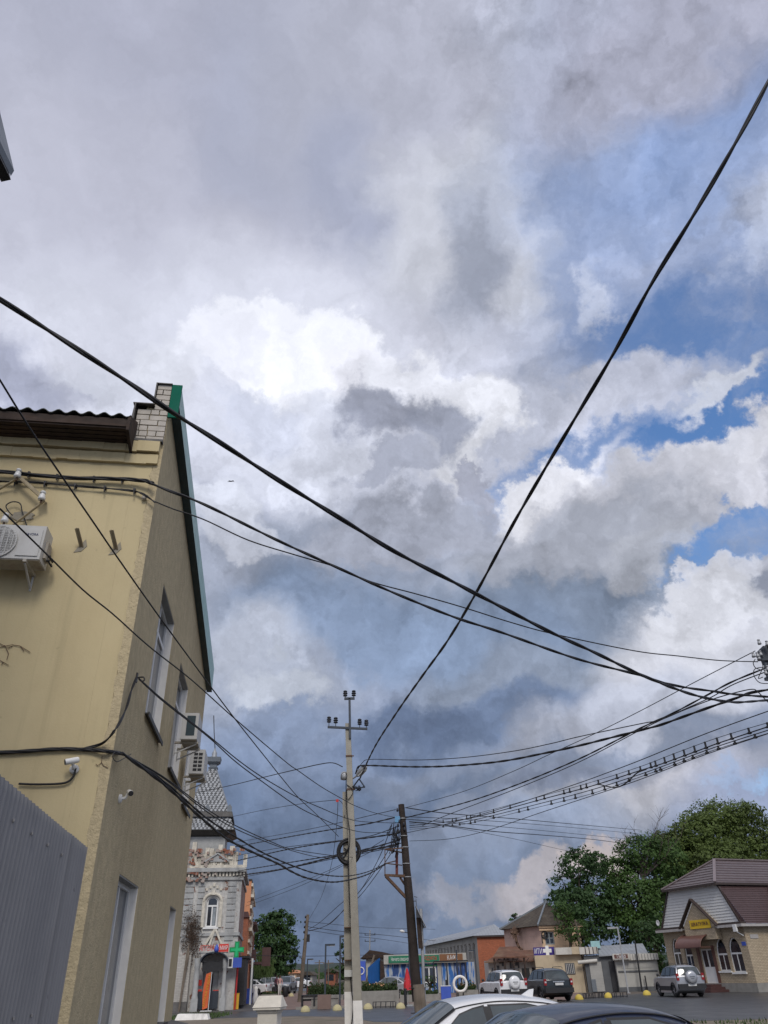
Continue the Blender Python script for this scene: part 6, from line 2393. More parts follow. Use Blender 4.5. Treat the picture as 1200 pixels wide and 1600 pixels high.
mb.prism([(.3, .6, 0), (xe - .31, .6, 0), (xe - .31, .7, 0), (.3, .7, 0)], (0, 0, zt_ - .1))
mb.build('side_wall', M_PINK, ph)
mb = MB(pf1.F)
w = .09
mb.box2((wx0, .08, wz0), (wx0 + w, .14, wz1)); mb.box2((wx1 - w, .08, wz0), (wx1, .14, wz1)); mb.box2((wx0 + w, .08, wz0), (wx1 - w, .14, wz0 + w)); mb.box2((wx0 + w, .08, wz1 - w), (wx1 - w, .14, wz1))
m_ = (wx0 + wx1) / 2; mb.box2((m_ - .05, .084, wz0 + w), (m_ + .05, .136, wz1 - w)); mb.box2((wx0 + w, .086, wz1 - .5), (m_ - .051, .13, wz1 - .43)); mb.box2((m_ + .051, .086, wz1 - .5), (wx1 - w, .13, wz1 - .43))
wi = mb.build('window', M_BLIND, ph)
mb = MB(pf1.F); mb.box2((wx0 + .02, .1, wz0 + .02), (wx1 - .02, .11, wz1 - .02)); mb.build('pane', M_GLASS, wi)
mb = MB(pf1.F); mb.box2((-.15, -.18, zt_ - .35), (xe, -.001, zt_ - .2)); mb.box2((-.2, -.28, zt_ - .15), (xe + .2, -.001, zt_)); mb.build('cornice', M_PEACH, ph)
ap = pf1.F.inverted() @ at(853, 1410, 79)
zr_ = ap.z
mb = MB(pf1.F)
A0_ = Vector((aL.x - .5, aL.y - .3, zt_ + .01)); A1_ = Vector((-.3, -.45, zt_ + .02)); A2_ = Vector((xe + .4, -.4, zt_ + .02)); A3_ = Vector((xe + .4, 12.4, zt_)); A4_ = Vector((aL.x + 2.6, 12.4, zt_))
r1_, r2_ = Vector((ap.x, ap.y, zr_)), Vector((ap.x + .6, 9, zr_))
V = [A0_, A1_, A2_, A3_, A4_, r1_, r2_]
mb.add(V, [[0, 1, 5], [1, 2, 5], [2, 3, 6, 5], [3, 4, 6], [4, 0, 5, 6], [4, 3, 2, 1, 0]])
mb.build('roof', M_OLDROOF, ph)
mb = MB(pf1.F); mb.bar(A1_ + Vector((0, 0, .04)), r1_ + Vector((0, 0, .04)), .14); mb.bar(A0_ + Vector((0, 0, .04)), r1_ + Vector((0, 0, .04)), .14); mb.box(r1_ + Vector((0, 0, .1)), (.35, .35, .4)); mb.build('hip_ridges', M_ZINC, ph)
# emblem on the wall: a ring letter with a cross bar
cx_, cz_ = pf1.f(836.5, 1462, .1)
mb = MB(pf1.F)
eq = pf1.f(849, 1462, .1)[0]
ecx, ecz = .28, pf1.f(845, 1461, .1)[1]
mb.tube([(ecx + .27 * math.cos(a * .3), -.06, ecz + .27 * math.sin(a * .3)) for a in range(0, 19)] + [(ecx - .27, -.06, ecz - .1), (ecx - .25, -.06, ecz - .62)], .045, 6)
mb.bar((ecx - .2, -.06, ecz), (ecx + .22, -.06, ecz), .05); mb.bar((ecx, -.06, ecz - .1), (ecx, -.06, ecz + .2), .05)
mb.tube([(ecx + .27 * math.cos(a), -.06, ecz + .27 * math.sin(a)) for a in (5.4, 5.7, 6.0, 6.28)], .045, 6)
single('wall_emblem', mb, M_DARK, 'dark round letter shaped emblem on the corner of the pink house', 'emblem')
# drain / dead vine on the left wall
mb = MB()
for a, b, c, d in ((803, 1453, 805, 1460), (805, 1460, 807, 1472), (807, 1472, 811, 1480), (811, 1480, 816, 1484), (803, 1453, 799, 1459), (804, 1457, 810, 1454)):
    mb.tube([at(a, b, 76.6), at(c, d, 76.4)], .12, 5)
rg = random.Random(4)
for k in range(160):
    p = at(rg.gauss(804, 3), rg.gauss(1458, 4), 76.4); s = rg.uniform(.06, .14)
    mb.add([p, p + Vector((s, 0, s * .5)), p + Vector((0, .05, s))], [[0, 1, 2]])
single('dead_vine', mb, M_RUST, 'dark withered vine hanging on the left wall of the pink house', 'climbing plant')

# ---------------------------------------------------------------- porch with rusty roof in front of it
pq = at(835, 1500, 70); PFp = PF(pq, R(0))
pr = thing('low_shop', 'low white walled shop with rusty tin roof and dark posts below the pink house', 'building', PFp.A, 0)


def px_(px, py, off=0):
    return PFp.f(px, py, off)


x0, x1 = px_(764, 1520)[0], px_(892, 1520)[0]
ze = px_(800, 1502)[1]
mb = MB(PFp.F)
mb.box2((x0, 0, 0), (x1, 3.2, ze + .1)); mb.build('wall', M_FASC, pr)
mb = MB(PFp.F)
xa, xb, xc, xd = px_(757, 1502, .6)[0], px_(892, 1500, .6)[0], px_(888, 1484, -3)[0], px_(786, 1486, -3)[0]
zt1 = px_(830, 1484, -3)[1]
mb.add([(xa, -.6, ze), (xb, -.6, ze), (xc, 3, zt1), (xd, 3, zt1), (xa, -.6, ze - .06), (xb, -.6, ze - .06), (xc, 3, zt1 - .06), (xd, 3, zt1 - .06)],
       [[0, 1, 2, 3], [7, 6, 5, 4], [0, 4, 5, 1], [1, 5, 6, 2], [2, 6, 7, 3], [3, 7, 4, 0]]); mb.build('roof', M_RUSTR, pr)
mb = MB(PFp.F)
xa2, xb2 = px_(769, 1495, 2.0)[0], px_(823, 1493, 2.0)[0]; zc2 = px_(800, 1495, 2)[1]
mb.add([(xa2, -2.2, zc2), (xb2, -2.2, zc2), (xb2 - .4, .2, zc2 + .75), (xa2 + .9, .2, zc2 + .75), (xa2, -2.2, zc2 - .08), (xb2, -2.2, zc2 - .08), (xb2 - .4, .2, zc2 + .66), (xa2 + .9, .2, zc2 + .66)],
       [[0, 1, 2, 3], [7, 6, 5, 4], [0, 4, 5, 1], [1, 5, 6, 2], [2, 6, 7, 3], [3, 7, 4, 0]])
mb.build('porch_roof', M_RUSTR, pr)
for p in (773, 789, 803, 820):
    mb = MB(PFp.F); x = px_(p, 1510, 2)[0]; mb.box2((x - .06, -2.06, 0), (x + .06, -1.94, zc2 - .08)); mb.bar((x, -2, zc2 - .5), (x + .4, -2, zc2 - .1), .05); mb.build('post', M_DKWOOD, pr)
for (l, r, t_, b) in ((815, 827, 1513, 1530), (831, 842, 1512, 1530)):
    mb = MB(PFp.F); mb.box2((px_(l, t_, .05)[0], -.05, .3), (px_(r, t_, .05)[0], -.001, px_(l, t_, .05)[1])); mb.build('dark_door', M_DARK, pr)
rg = random.Random(31)
for k in range(11):
    x = px_(770 + 4.1 * k, 1510, .03)[0]; z = rg.uniform(1.6, 2.5)
    mb = MB(PFp.F); mb.box2((x - .1, -.03, z - .2), (x + rg.uniform(0, .12), -.001, z + rg.uniform(.1, .3))); mb.build('painted_mark', M_GREYW, pr)
# pharmacy sign, purple
sx0, sx1, sz0, sz1 = px_(834, 1490, .9)[0], px_(867, 1490, .9)[0], px_(850, 1493, .9)[1], px_(850, 1480, .9)[1]
sgn = thing('pharmacy_sign', 'purple pharmacy sign with white letters and a white cross below the pink house', 'sign', PFp.F @ Vector((sx0, -.9, sz0)), 0)
mb = MB(PFp.F); mb.box2((sx0, -.95, sz0), (sx1, -.85, sz1)); mb.build('board', M_PURPLE, sgn)
wd = sx1 - sx0
t = text_mb(PFp.F @ Matrix.Translation((sx0 + wd * .22, -.965, (sz0 + sz1) / 2)), 'ИТИ', .5, .01, wd * .36); t.build('lettering', M_WHITE, sgn)
mb = MB(PFp.F); cx_ = sx0 + wd * .65; cz_ = (sz0 + sz1) / 2 + .03
mb.box2((cx_ - .13, -.98, cz_ - .33), (cx_ + .13, -.951, cz_ + .36)); mb.box2((cx_ - .34, -.979, cz_ - .12), (cx_ - .131, -.951, cz_ + .14)); mb.box2((cx_ + .131, -.979, cz_ - .12), (cx_ + .34, -.951, cz_ + .14))
mb.build('white_cross', M_WHITE, sgn)
# flat-canopied kiosk row
KF = PF(at(900, 1545, 68), R(-6))
kx = lambda px, py, off=0: KF.f(px, py, off)
k1 = thing('tan_shop', 'tan single storey shop with pale fascia, barred window and awning pipe', 'building', KF.F @ Vector((kx(872, 1540)[0], 0, 0)), R(-6))
x0, x1 = kx(872, 1530)[0], kx(916, 1530)[0]
zf0, zf1 = kx(900, 1491)[1], kx(900, 1480)[1]
mb = MB(KF.F); mb.box2((x0 - 1.6, 0, 0), (x1, 5, zf0)); mb.build('wall', M_TANW, k1)
mb = MB(KF.F); mb.box2((kx(868, 1485, .5)[0], -.5, zf0), (kx(893, 1485, .5)[0], 5, zf1)); mb.build('fascia', M_FASC, k1)
mb = MB(KF.F); mb.box2((kx(893.2, 1485, .5)[0], -.48, zf0 + .002), (kx(905, 1485, .5)[0], 5, zf1 + .02)); mb.build('fascia', M_TANW, k1)
mb = MB(KF.F); mb.box2((kx(905.2, 1485, .5)[0], -.52, zf0 - .02), (kx(934, 1485, .5)[0], 4, zf1 - .02)); mb.build('fascia', M_FASC, k1)
mb = MB(KF.F)
for p in (914, 920, 926, 932):
    x = kx(p, 1485, .52)[0]; mb.box2((x, -.55, zf0), (x + .06, -.521, zf1 - .04))
mb.build('fascia_battens', M_TRIM, k1)
wx0, wz0 = kx(884.5, 1522.5); wx1, wz1 = kx(897, 1504.5)
mb = MB(KF.F); mb.box2((wx0, -.05, wz0), (wx1, -.001, wz1)); wi = mb.build('window', M_GREYW, k1)
mb = MB(KF.F); mb.box2((wx0 + .1, -.06, wz0 + .1), (wx1 - .1, -.051, wz1 - .1)); mb.build('pane', M_GLASS, wi)
mb = MB(KF.F)
for i in range(5):
    x = wx0 + .1 + (wx1 - wx0 - .2) * i / 4; mb.box2((x - .02, -.09, wz0 + .05), (x + .02, -.065, wz1 - .05))
mb.build('bars', M_FASC, wi)
mb = MB(KF.F); a = kx(903, 1504, .5); b = kx(933, 1501, .5); mb.tube([(a[0], -.5, a[1]), (b[0], -.5, b[1])], .13, 8); mb.build('rolled_awning', M_FASC, k1)
mb = MB(KF.F)
for p in (912, 915.5, 920):
    x = kx(p, 1520, .05)[0]; mb.box2((x, -.06, 0), (x + .07, -.001, 2.5))
mb.build('downpipes', M_TRIM, k1)
k2 = thing('shutter_kiosk', 'kiosk with a pale roller shutter and grey panels under a zinc sheet roof', 'building', KF.F @ Vector((kx(925, 1540)[0], -.3, 0)), R(-6))
mb = MB(KF.F); mb.box2((x1 + .02, -.3, 0), (kx(968, 1530, .3)[0], 4, kx(950, 1492)[1])); mb.build('wall', M_GREYW, k2)
mb = MB(KF.F); mb.box2((kx(924, 1530, .32)[0], -.36, .05), (kx(943, 1530, .32)[0], -.301, kx(930, 1503, .3)[1])); mb.build('roller_shutter', M_SHUT, k2)
mb = MB(KF.F); mb.box2((kx(955, 1530, .32)[0], -.36, .05), (kx(968, 1530, .32)[0], -.301, 2.0)); mb.build('dark_door', M_DARK, k2)
mb = MB(KF.F); mb.box2((kx(925, 1540, .4)[0], -.42, .05), (kx(932, 1540, .4)[0], -.361, .85)); mb.build('meter_box', M_ZINC, k2)
mb = MB(KF.F)
a, b, c, d = kx(936, 1493, .6), kx(1012, 1488, .6), kx(1004, 1474, -3.5), kx(934, 1478, -3.5)
mb.add([(a[0], -.6, a[1]), (b[0], -.6, b[1]), (c[0], 3.5, c[1]), (d[0], 3.5, d[1]), (a[0], -.6, a[1] - .07), (b[0], -.6, b[1] - .07), (c[0], 3.5, c[1] - .07), (d[0], 3.5, d[1] - .07)],
       [[0, 1, 2, 3], [7, 6, 5, 4], [0, 4, 5, 1], [1, 5, 6, 2], [2, 6, 7, 3], [3, 7, 4, 0]]); mb.build('sheet_roof', M_ZROOF, k2)
k3 = thing('white_kiosk', 'dirty white kiosk with long fascia and a red framed sign board', 'building', KF.F @ Vector((kx(1000, 1545)[0], -.9, 0)), R(-6))
xk0, xk1 = kx(966, 1530, .9)[0], kx(1032, 1530, .9)[0]
mb = MB(KF.F); mb.box2((xk0, -.9, 0), (xk1, 3, kx(1000, 1500, .9)[1])); mb.build('wall', M_DIRTYW, k3)
z0_, z1_ = kx(1000, 1500, 1.1)[1], kx(1000, 1490, 1.1)[1]
mb = MB(KF.F); mb.box2((xk0 - .1, -1.15, z0_ + .001), (xk1 + .1, 3, z1_)); mb.build('fascia', M_FASC, k3)
mb = MB(KF.F)
for i in range(14):
    x = xk0 + .2 + i * (xk1 - xk0) / 14; mb.box2((x, -1.17, z0_ + .02), (x + .03, -1.151, z1_ - .02))
mb.build('fascia_joints', M_GREYW, k3)
mb = MB(KF.F); mb.box2((xk0 + .1, -.96, 1.25), (xk1 - .1, -.901, 1.35)); mb.box2((xk0, -.95, 0), (xk1, -.901, .3)); mb.build('wall_rails', M_GREYW, k3)
for i in range(5):
    mb = MB(KF.F); x = xk0 + .4 + i * (xk1 - xk0 - .8) / 5; mb.box2((x, -.93, 1.5), (x + (xk1 - xk0) / 7, -.901, z0_ - .15)); mb.build('panel', M_SHUT, k3)
sx0, sx1 = kx(957, 1494, 1.4)[0], kx(984, 1494, 1.4)[0]; sz0, sz1 = kx(970, 1499, 1.4)[1], kx(970, 1490, 1.4)[1]
s3 = thing('shop_sign', 'white shop sign with a dark red lettered panel on the kiosk fascia', 'sign', KF.F @ Vector((sx0, -1.4, sz0)), R(-6))
mb = MB(KF.F); mb.box2((sx0, -1.42, sz0), (sx1, -1.35, sz1)); mb.build('board', M_FASC, s3)
mb = MB(KF.F); mb.box2((sx0 + .12, -1.43, sz0 + .06), (sx1 - .15, -1.421, sz1 - .06)); mb.build('red_panel', M_AWN, s3)
t = text_mb(KF.F @ Matrix.Translation(((sx0 + sx1) / 2, -1.44, (sz0 + sz1) / 2)), 'Пиво', .34, .005, (sx1 - sx0) * .5); t.build('lettering', M_WHITE, s3)
mb = MB(KF.F); p = kx(930, 1476, -2)
mb.box((p[0], 2, p[1]), (.7, .5, .5))
single('roof_box', mb, mat('turquoise_box', (.3, .5, .5), .6, .1, 4), 'small turquoise box standing on the flat shop roof', 'box')

# ---------------------------------------------------------------- long white building with brick end and zinc roof
BE = PF(at(745, 1465, 88), R(0))
ez_ = BE.f(745, 1463)[1]
lb = thing('brick_ended_building', 'long dirty white building with red brick end wall and pale zinc roof', 'building', BE.A, 0)
xR = BE.f(790, 1465)[0]
mb = MB(BE.F); mb.box2((0, 0, 0), (xR, .3, ez_)); mb.build('brick_end', M_BRICKR, lb)
far_ = at(664, 1477, 120)
q = BE.F.inverted() @ far_; q.z = 0
dq = q.normalized(); nq = Vector((-dq.y, dq.x, 0)); nq = nq if nq.y > 0 else -nq
Lq = q.length
mb = MB(BE.F)
holes = []
nw = 15
for i in range(nw):
    u = 1.2 + i * (Lq - 2) / nw
    holes.append([(u, 2.6), (u + 1.0, 2.6), (u + 1.0, 4.1), (u, 4.1)])
gfn = lambda u, v, w: Vector((-.001, .001, 0)) + dq * u + nq * (-w) + Vector((0, 0, v))
mb.slab(gfn, [(0, 0), (Lq, 0), (Lq, ez_), (0, ez_)], holes, .25)
mb.build('long_wall', M_DIRTYW, lb)
for h in holes:
    mb = MB(BE.F)
    u0, u1, v0, v1 = h[0][0], h[1][0], h[0][1], h[2][1]
    mb.slab(lambda u, v, w: gfn(u, v, w - .12), [(u0, v0), (u1, v0), (u1, v1), (u0, v1)], [[(u0 + .1, v0 + .1), (u1 - .1, v0 + .1), (u1 - .1, v1 - .1), (u0 + .1, v1 - .1)]], .06)
    wi = mb.build('window', M_FASC, lb)
    mb = MB(BE.F)
    mb.slab(lambda u, v, w: gfn(u, v, w - .15), [(u0 + .05, v0 + .05), (u1 - .05, v0 + .05), (u1 - .05, v1 - .05), (u0 + .05, v1 - .05)], [], .01)
    mb.build('pane', M_GLASS, wi)
mb = MB(BE.F)
rp1 = BE.F.inverted() @ at(772, 1444, 92); rp2 = BE.F.inverted() @ at(668, 1470, 121)
rp2.z = rp1.z - .4
e0, e1, e2, e3 = Vector((xR + .3, -.3, ez_ + .05)), Vector((-.4, -.3, ez_ + .05)), q + dq * .5 - nq * .4 + Vector((0, 0, ez_ + .05)), Vector((xR + .5, Lq, ez_ + .05))
mb.add([e0, e1, e2, e3, rp1, rp2], [[0, 1, 4], [1, 2, 5, 4], [0, 4, 5, 3], [2, 3, 5], [3, 2, 1, 0]])
mb.build('roof', M_ZROOF, lb)
mb = MB(BE.F); mb.box2((-.35, -.25, ez_ - .1), (xR + .25, -.001, ez_ + .02)); mb.build('eave_board', M_TRIM, lb)

# ---------------------------------------------------------------- blue and white shop
M_MURAL = mat('blue_white_mural', (0.03, 0.14, 0.42), 0.7, 0.2, 1.5, kind='streak', second=(0.38, 0.42, 0.46), third=(0.02, 0.06, 0.2))
M_BLUEW = mat('blue_panel', (0.01, 0.11, 0.36), 0.7, 0.15, 1.5)
M_GRSIGN = mat('green_fascia', (0.01, 0.17, 0.085), 0.5, 0.08, 2)
M_BRSIGN = mat('brown_fascia', (0.2, 0.09, 0.035), 0.5, 0.12, 2)
BS = PF(at(600, 1540, 80), R(0))
bx = lambda px, py, off=0: BS.f(px, py, off)
x0, x1 = bx(600, 1520)[0], bx(742, 1520)[0]
z0_, z1_ = bx(650, 1505.5)[1], bx(650, 1491)[1]
bs = thing('blue_shop', 'single storey shop painted with blue and white streaks under green and brown fascia signs', 'building', BS.F @ Vector((x0, 0, 0)), 0)
xw0, xw1 = bx(659, 1520)[0], bx(682, 1520)[0]
mb = MB(BS.F); mb.slab(ff, [(x0, 0), (x1, 0), (x1, z0_), (x0, z0_)], [[(xw0, .8), (xw1, .8), (xw1, 2.1), (xw0, 2.1)]], .3)
mb.box2((x0, .301, 0), (x0 + .3, 6, z0_)); mb.box2((x1 - .3, .301, 0), (x1, 6, z0_)); mb.build('wall', M_MURAL, bs)
mb = MB(BS.F); mb.box2((x0, -.35, z0_ + .001), (bx(742, 1500)[0] - .8, 6, z1_)); mb.build('fascia', M_DIRTYW, bs)
mb = MB(BS.F); mb.slab(lambda u, v, w: Vector((u, .06 - w, v)), [(xw0, .8), (xw1, .8), (xw1, 2.1), (xw0, 2.1)], [[(xw0 + .12, .9), ((xw0 + xw1) / 2 - .06, .9), ((xw0 + xw1) / 2 - .06, 1.95), (xw0 + .12, 1.95)],
          [((xw0 + xw1) / 2 + .06, .9), (xw1 - .12, .9), (xw1 - .12, 1.95), ((xw0 + xw1) / 2 + .06, 1.95)]], .06)
wi = mb.build('window', M_WHITE, bs)
mb = MB(BS.F); mb.box2((xw0, .1, .8), (xw1, .11, 2.1)); mb.build('pane', M_GLASS, wi)
mb = MB(BS.F); mb.box2((xw0 - .1, -.05, 2.1), (xw1 + .1, -.002, 2.2)); mb.build('green_lintel', M_CROSS, wi)
mb = MB(BS.F); mb.box2((bx(682, 1520)[0] + .1, -.04, 0), (bx(688, 1520)[0] + .1, -.001, z0_)); mb.build('white_pilaster', M_DIRTYW, bs)
sa, sb = bx(607, 1498, .4)[0], bx(686, 1498, .4)[0]
sg1 = thing('fascia_sign', 'green fascia sign with white and red lettering on the blue and white shop', 'sign', BS.F @ Vector((sa, -.4, z0_)), 0)
mb = MB(BS.F); mb.box2((sa, -.42, z0_ + .1), (sb, -.36, z1_ - .1)); mb.build('board', M_GRSIGN, sg1)
zc_ = (z0_ + z1_) / 2
t = text_mb(BS.F @ Matrix.Translation(((bx(611, 1498)[0] + bx(641, 1498)[0]) / 2, -.43, zc_)), 'Ничего лишнего', .42, .005, bx(641, 1498)[0] - bx(611, 1498)[0]); t.build('white_lettering', M_WHITE, sg1)
t = text_mb(BS.F @ Matrix.Translation(((bx(659, 1498)[0] + bx(682, 1498)[0]) / 2, -.43, zc_)), 'ПРОДУКТЫ', .42, .005, bx(682, 1498)[0] - bx(659, 1498)[0]); t.build('red_lettering', M_SIGNR, sg1)
sa, sb = bx(687, 1497, .4)[0], bx(723, 1497, .4)[0]
sg2 = thing('fascia_sign', 'brown fascia sign with pale lettering at the right end of the blue and white shop', 'sign', BS.F @ Vector((sa, -.4, z0_)), 0)
mb = MB(BS.F); mb.box2((sa, -.42, z0_ + .12), (sb, -.36, z1_ - .06)); mb.build('board', M_BRSIGN, sg2)
t = text_mb(BS.F @ Matrix.Translation(((sa * .45 + sb * .55), -.44, zc_)), 'КАФЕ', .5, .005, (sb - sa) * .45); t.build('lettering', M_WHITE, sg2)
mb = MB(BS.F)
pp = lambda px, py, D: BS.F.inverted() @ at(px, py, D)
A_, B_ = at(575, 1548, 74), at(593, 1548, 76)
ta, tb = at(575, 1512, 74).z, at(591, 1497, 76).z
mb = MB(); mb.prism([(A_.x, A_.y, 0), (B_.x, B_.y, 0), (B_.x, B_.y, tb), (A_.x, A_.y, ta)], (.1, .25, 0))
single('blue_fence', mb, M_BLUEW, 'solid blue painted fence panel rising to the left of the blue and white shop', 'fence')
mb = MB(); C_1 = at(594, 1548, 75.9); mb.prism([(C_1.x, C_1.y, 0), (C_1.x + .55, C_1.y, 0), (C_1.x + .35, C_1.y, at(594, 1503, 76).z), (C_1.x + .05, C_1.y, at(594, 1500, 76).z)], (0, .5, 0))
single('dark_column', mb, M_DKWOOD, 'dark narrow column between the blue fence and the shop', 'column')
dh = thing('old_shed', 'old pale shed with a dark ragged roof behind the blue fence', 'building', at(590, 1540, 92) * 1, 0)
dh.location.z = 0; WM[dh.name] = Matrix.Translation(dh.location)
DF = frame(dh.location)
a_, b_ = at(572, 1500, 92), at(606, 1500, 92); zs_r = at(590, 1497, 92).z
mb = MB(); mb.box2((a_.x, 92, 0), (b_.x, 99, zs_r)); mb.build('wall', M_DIRTYW, dh)
mb = MB(); mb.prism([(a_.x - .6, 91.5, zs_r), (b_.x + 1.6, 91.5, zs_r + .05), (b_.x - .6, 91.5, zs_r + .55), (a_.x + .4, 91.5, zs_r + .75)], (0, 8, 0)); mb.build('roof', M_DKWOOD, dh)
# small houses at the far end of the street
for i, (l, r, t_, D, m_, lab) in enumerate(((448, 463, 1521, 150, M_PEACH, 'small ochre house with white window at the far end of the street'),
                                           (470, 488, 1524, 140, M_DIRTYW, 'low whitish wall of a house behind the far wooden pole'),
                                           (508, 524, 1519, 150, M_OBRICK, 'far low shop front with a red banner between the lamp posts'),
                                           (395, 412, 1520, 190, M_BRICKR, 'far low brick house behind the willow'))):
    a, b = at(l, t_, D), at(r, t_, D)
    h = thing('far_house', lab, 'building', (a.x, D, 0))
    mb = MB(); mb.box2((a.x, D, 0), (b.x, D + 8, a.z)); mb.build('wall', m_, h)
    mb = MB(); mb.prism([(a.x - .4, D - .4, a.z), (b.x + .4, D - .4, a.z), (b.x - .5, D - .4, a.z + .5), (a.x + .5, D - .4, a.z + .5)], (0, 8.6, 0)); mb.build('roof', M_OLDROOF if i != 0 else M_ORANGE, h)
    mb = MB(); mb.box2(((a.x + b.x) / 2 - .6, D - .04, .8), ((a.x + b.x) / 2 + .6, D - .001, 1.7)); mb.build('window', M_WHITE if i == 0 else M_GLASS, h)
# ---------------------------------------------------------------- trees
def leafmat(name, col, var=.35, sc=.35):
    if name in MATS:
        return MATS[name]
    m = mat(name, col, 0.6, var, sc, spec=.3)
    nt = m.node_tree
    b = nt.nodes['Principled BSDF']
    tr = nt.nodes.new('ShaderNodeBsdfTranslucent')
    mx = nt.nodes.new('ShaderNodeMixShader')
    mx.inputs[0].default_value = 0.3
    src = b.inputs['Base Color'].links[0].from_socket
    nt.links.new(src, tr.inputs[0])
    nt.links.new(b.outputs[0], mx.inputs[1])
    nt.links.new(tr.outputs[0], mx.inputs[2])
    nt.links.new(mx.outputs[0], nt.nodes['Material Output'].inputs[0])
    return m


M_LEAF = leafmat('leaf_dark_green', (0.048, 0.095, 0.03))
M_LEAF2 = leafmat('leaf_mid_green', (0.066, 0.122, 0.03))
M_LEAF3 = leafmat('leaf_olive', (0.1, 0.14, 0.035))
M_WILL = leafmat('leaf_willow', (0.085, 0.13, 0.04))
M_BARK = mat('bark', (0.07, 0.055, 0.04), 0.95, 0.3, 5, bump=.02)
M_BARE = mat('bare_twigs', (0.075, 0.06, 0.05), 0.95, 0.3, 5)


def tree(label, base, clumps, m, leaf=.28, dens=26, cat='tree', group=None, seed=1, gap=.0, name='tree', droop=False):
    """clumps: (centre, radius vector) ellipsoids; leaves gather in puffs near their surfaces"""
    rg = random.Random(seed)
    t = thing(name, label, cat, (base.x, base.y, 0), 0, group)
    mb = MB()
    allc = sum((Vector(c[0]) for c in clumps), Vector()) / len(clumps)
    h = allc.z
    top = Vector((allc.x, allc.y, h))
    b0 = Vector((base.x, base.y, 0))
    r0 = .12 + h * .028
    mb.tube([b0, b0.lerp(top, .3) + Vector((rg.uniform(-.2, .2), 0, 0)), b0.lerp(top, .65), top], [r0, r0 * .8, r0 * .55, r0 * .25], 8)
    for c, r in clumps:
        c = Vector(c)
        s = b0.lerp(top, rg.uniform(.45, .8))
        mid = s.lerp(c, .5) + Vector((0, 0, rg.uniform(0, .6)))
        mb.tube(catmull([s, mid, c + Vector((0, 0, r[2] * .3))], 4), [r0 * .4 * (1 - i / 9) + .02 for i in range(9)], 5)
        for k in range(5):
            d = Vector((rg.gauss(0, 1), rg.gauss(0, 1), rg.gauss(.3, 1))).normalized()
            mb.tube([mid.lerp(c, .5), c + Vector((d.x * r[0], d.y * r[1], d.z * r[2])) * .85], [.05, .012], 4)
    mb.build('trunk', M_BARK, t)
    V, F = [], []
    for c, r in clumps:
        c = Vector(c)
        area = (r[0] * r[1] + r[0] * r[2] + r[1] * r[2]) / 3 * 4 * math.pi
        npuff = max(8, int(area / .55))
        for k in range(npuff):
            d = Vector((rg.gauss(0, 1), rg.gauss(0, 1), rg.gauss(0.1, 1))).normalized()
            rr = rg.uniform(.72, 1.05) if not droop else rg.uniform(.3, 1)
            pc = c + Vector((d.x * r[0], d.y * r[1], d.z * r[2])) * rr
            if rg.random() < gap:
                continue
            ps = rg.uniform(.45, .9) * min(1, max(r) / 2)
            for j in range(int(dens * rg.uniform(.6, 1.3))):
                o = Vector((rg.gauss(0, 1), rg.gauss(0, 1), rg.gauss(0, .6))) * ps * .5
                p = pc + o
                if droop:
                    p.z -= rg.uniform(0, 1.6)
                s = leaf * rg.uniform(.6, 1.25) * .6
                n = (d + Vector((rg.uniform(-1, 1), rg.uniform(-1, 1), rg.uniform(-.4, 1.2)))).normalized()
                a = n.cross(Vector((rg.uniform(-1, 1), rg.uniform(-1, 1), rg.uniform(-1, 1)))).normalized()
                b = n.cross(a)
                if droop:
                    a = Vector((rg.uniform(-.15, .15), 0, -1)).normalized(); b = Vector((1, rg.uniform(-1, 1), 0)).normalized() * .4
                i0 = len(V)
                V += [p - a * s, p + b * s * .6, p + a * s, p - b * s * .6]
                F.append([i0, i0 + 1, i0 + 2, i0 + 3])
    mb = MB()
    mb.v = V; mb.f = F; mb.s = [False] * len(F)
    mb.build('crown', m, t, fix=False)
    return t


def blobs(spec, D):
    """spec: (px, py, rx_px, ry_px, depth offset)"""
    out = []
    for px, py, rx, ry, dz in spec:
        c = at(px, py, D + dz)
        rxm = (at(px + rx, py, D + dz) - c).x
        rzm = (at(px, py - ry, D + dz) - c).z
        out.append((c, (abs(rxm), abs(rxm), abs(rzm))))
    return out


tg = 'trees behind the low shops on the right'
tree('dark green tree nearest the pink house with sky showing through its crown', at(905, 1480, 79),
     blobs([(905, 1352, 28, 25, 0), (882, 1385, 25, 22, 1), (890, 1415, 30, 26, -4), (928, 1350, 20, 20, 2), (870, 1412, 14, 12, -2), (900, 1410, 30, 26, -1), (935, 1400, 25, 28, 0), (892, 1445, 30, 30, -3), (925, 1455, 30, 34, -2)], 80),
     M_LEAF, group=tg, seed=3, dens=22)
tree('broad mid green tree under the bare branches behind the zinc roof', at(985, 1500, 84),
     blobs([(965, 1370, 34, 32, 0), (1000, 1335, 36, 30, 0), (1035, 1345, 34, 36, 1), (985, 1410, 44, 42, -2), (1035, 1410, 34, 42, -2), (960, 1440, 32, 40, -2), (1010, 1450, 34, 30, -3)], 84),
     M_LEAF2, group=tg, seed=5, dens=24)
tree('tallest olive green tree rising above the maroon roof', at(1125, 1480, 92),
     blobs([(1105, 1310, 40, 38, 0), (1150, 1310, 46, 40, 2), (1120, 1280, 36, 24, 2), (1070, 1340, 40, 38, 0), (1185, 1330, 34, 36, 0), (1130, 1350, 60, 36, -2), (1060, 1390, 40, 46, -2), (1225, 1350, 40, 40, 0), (1045, 1330, 30, 34, 0), (1080, 1305, 34, 30, 0), (1165, 1280, 30, 24, 0)], 92),
     M_LEAF3, group=tg, seed=8, dens=24)
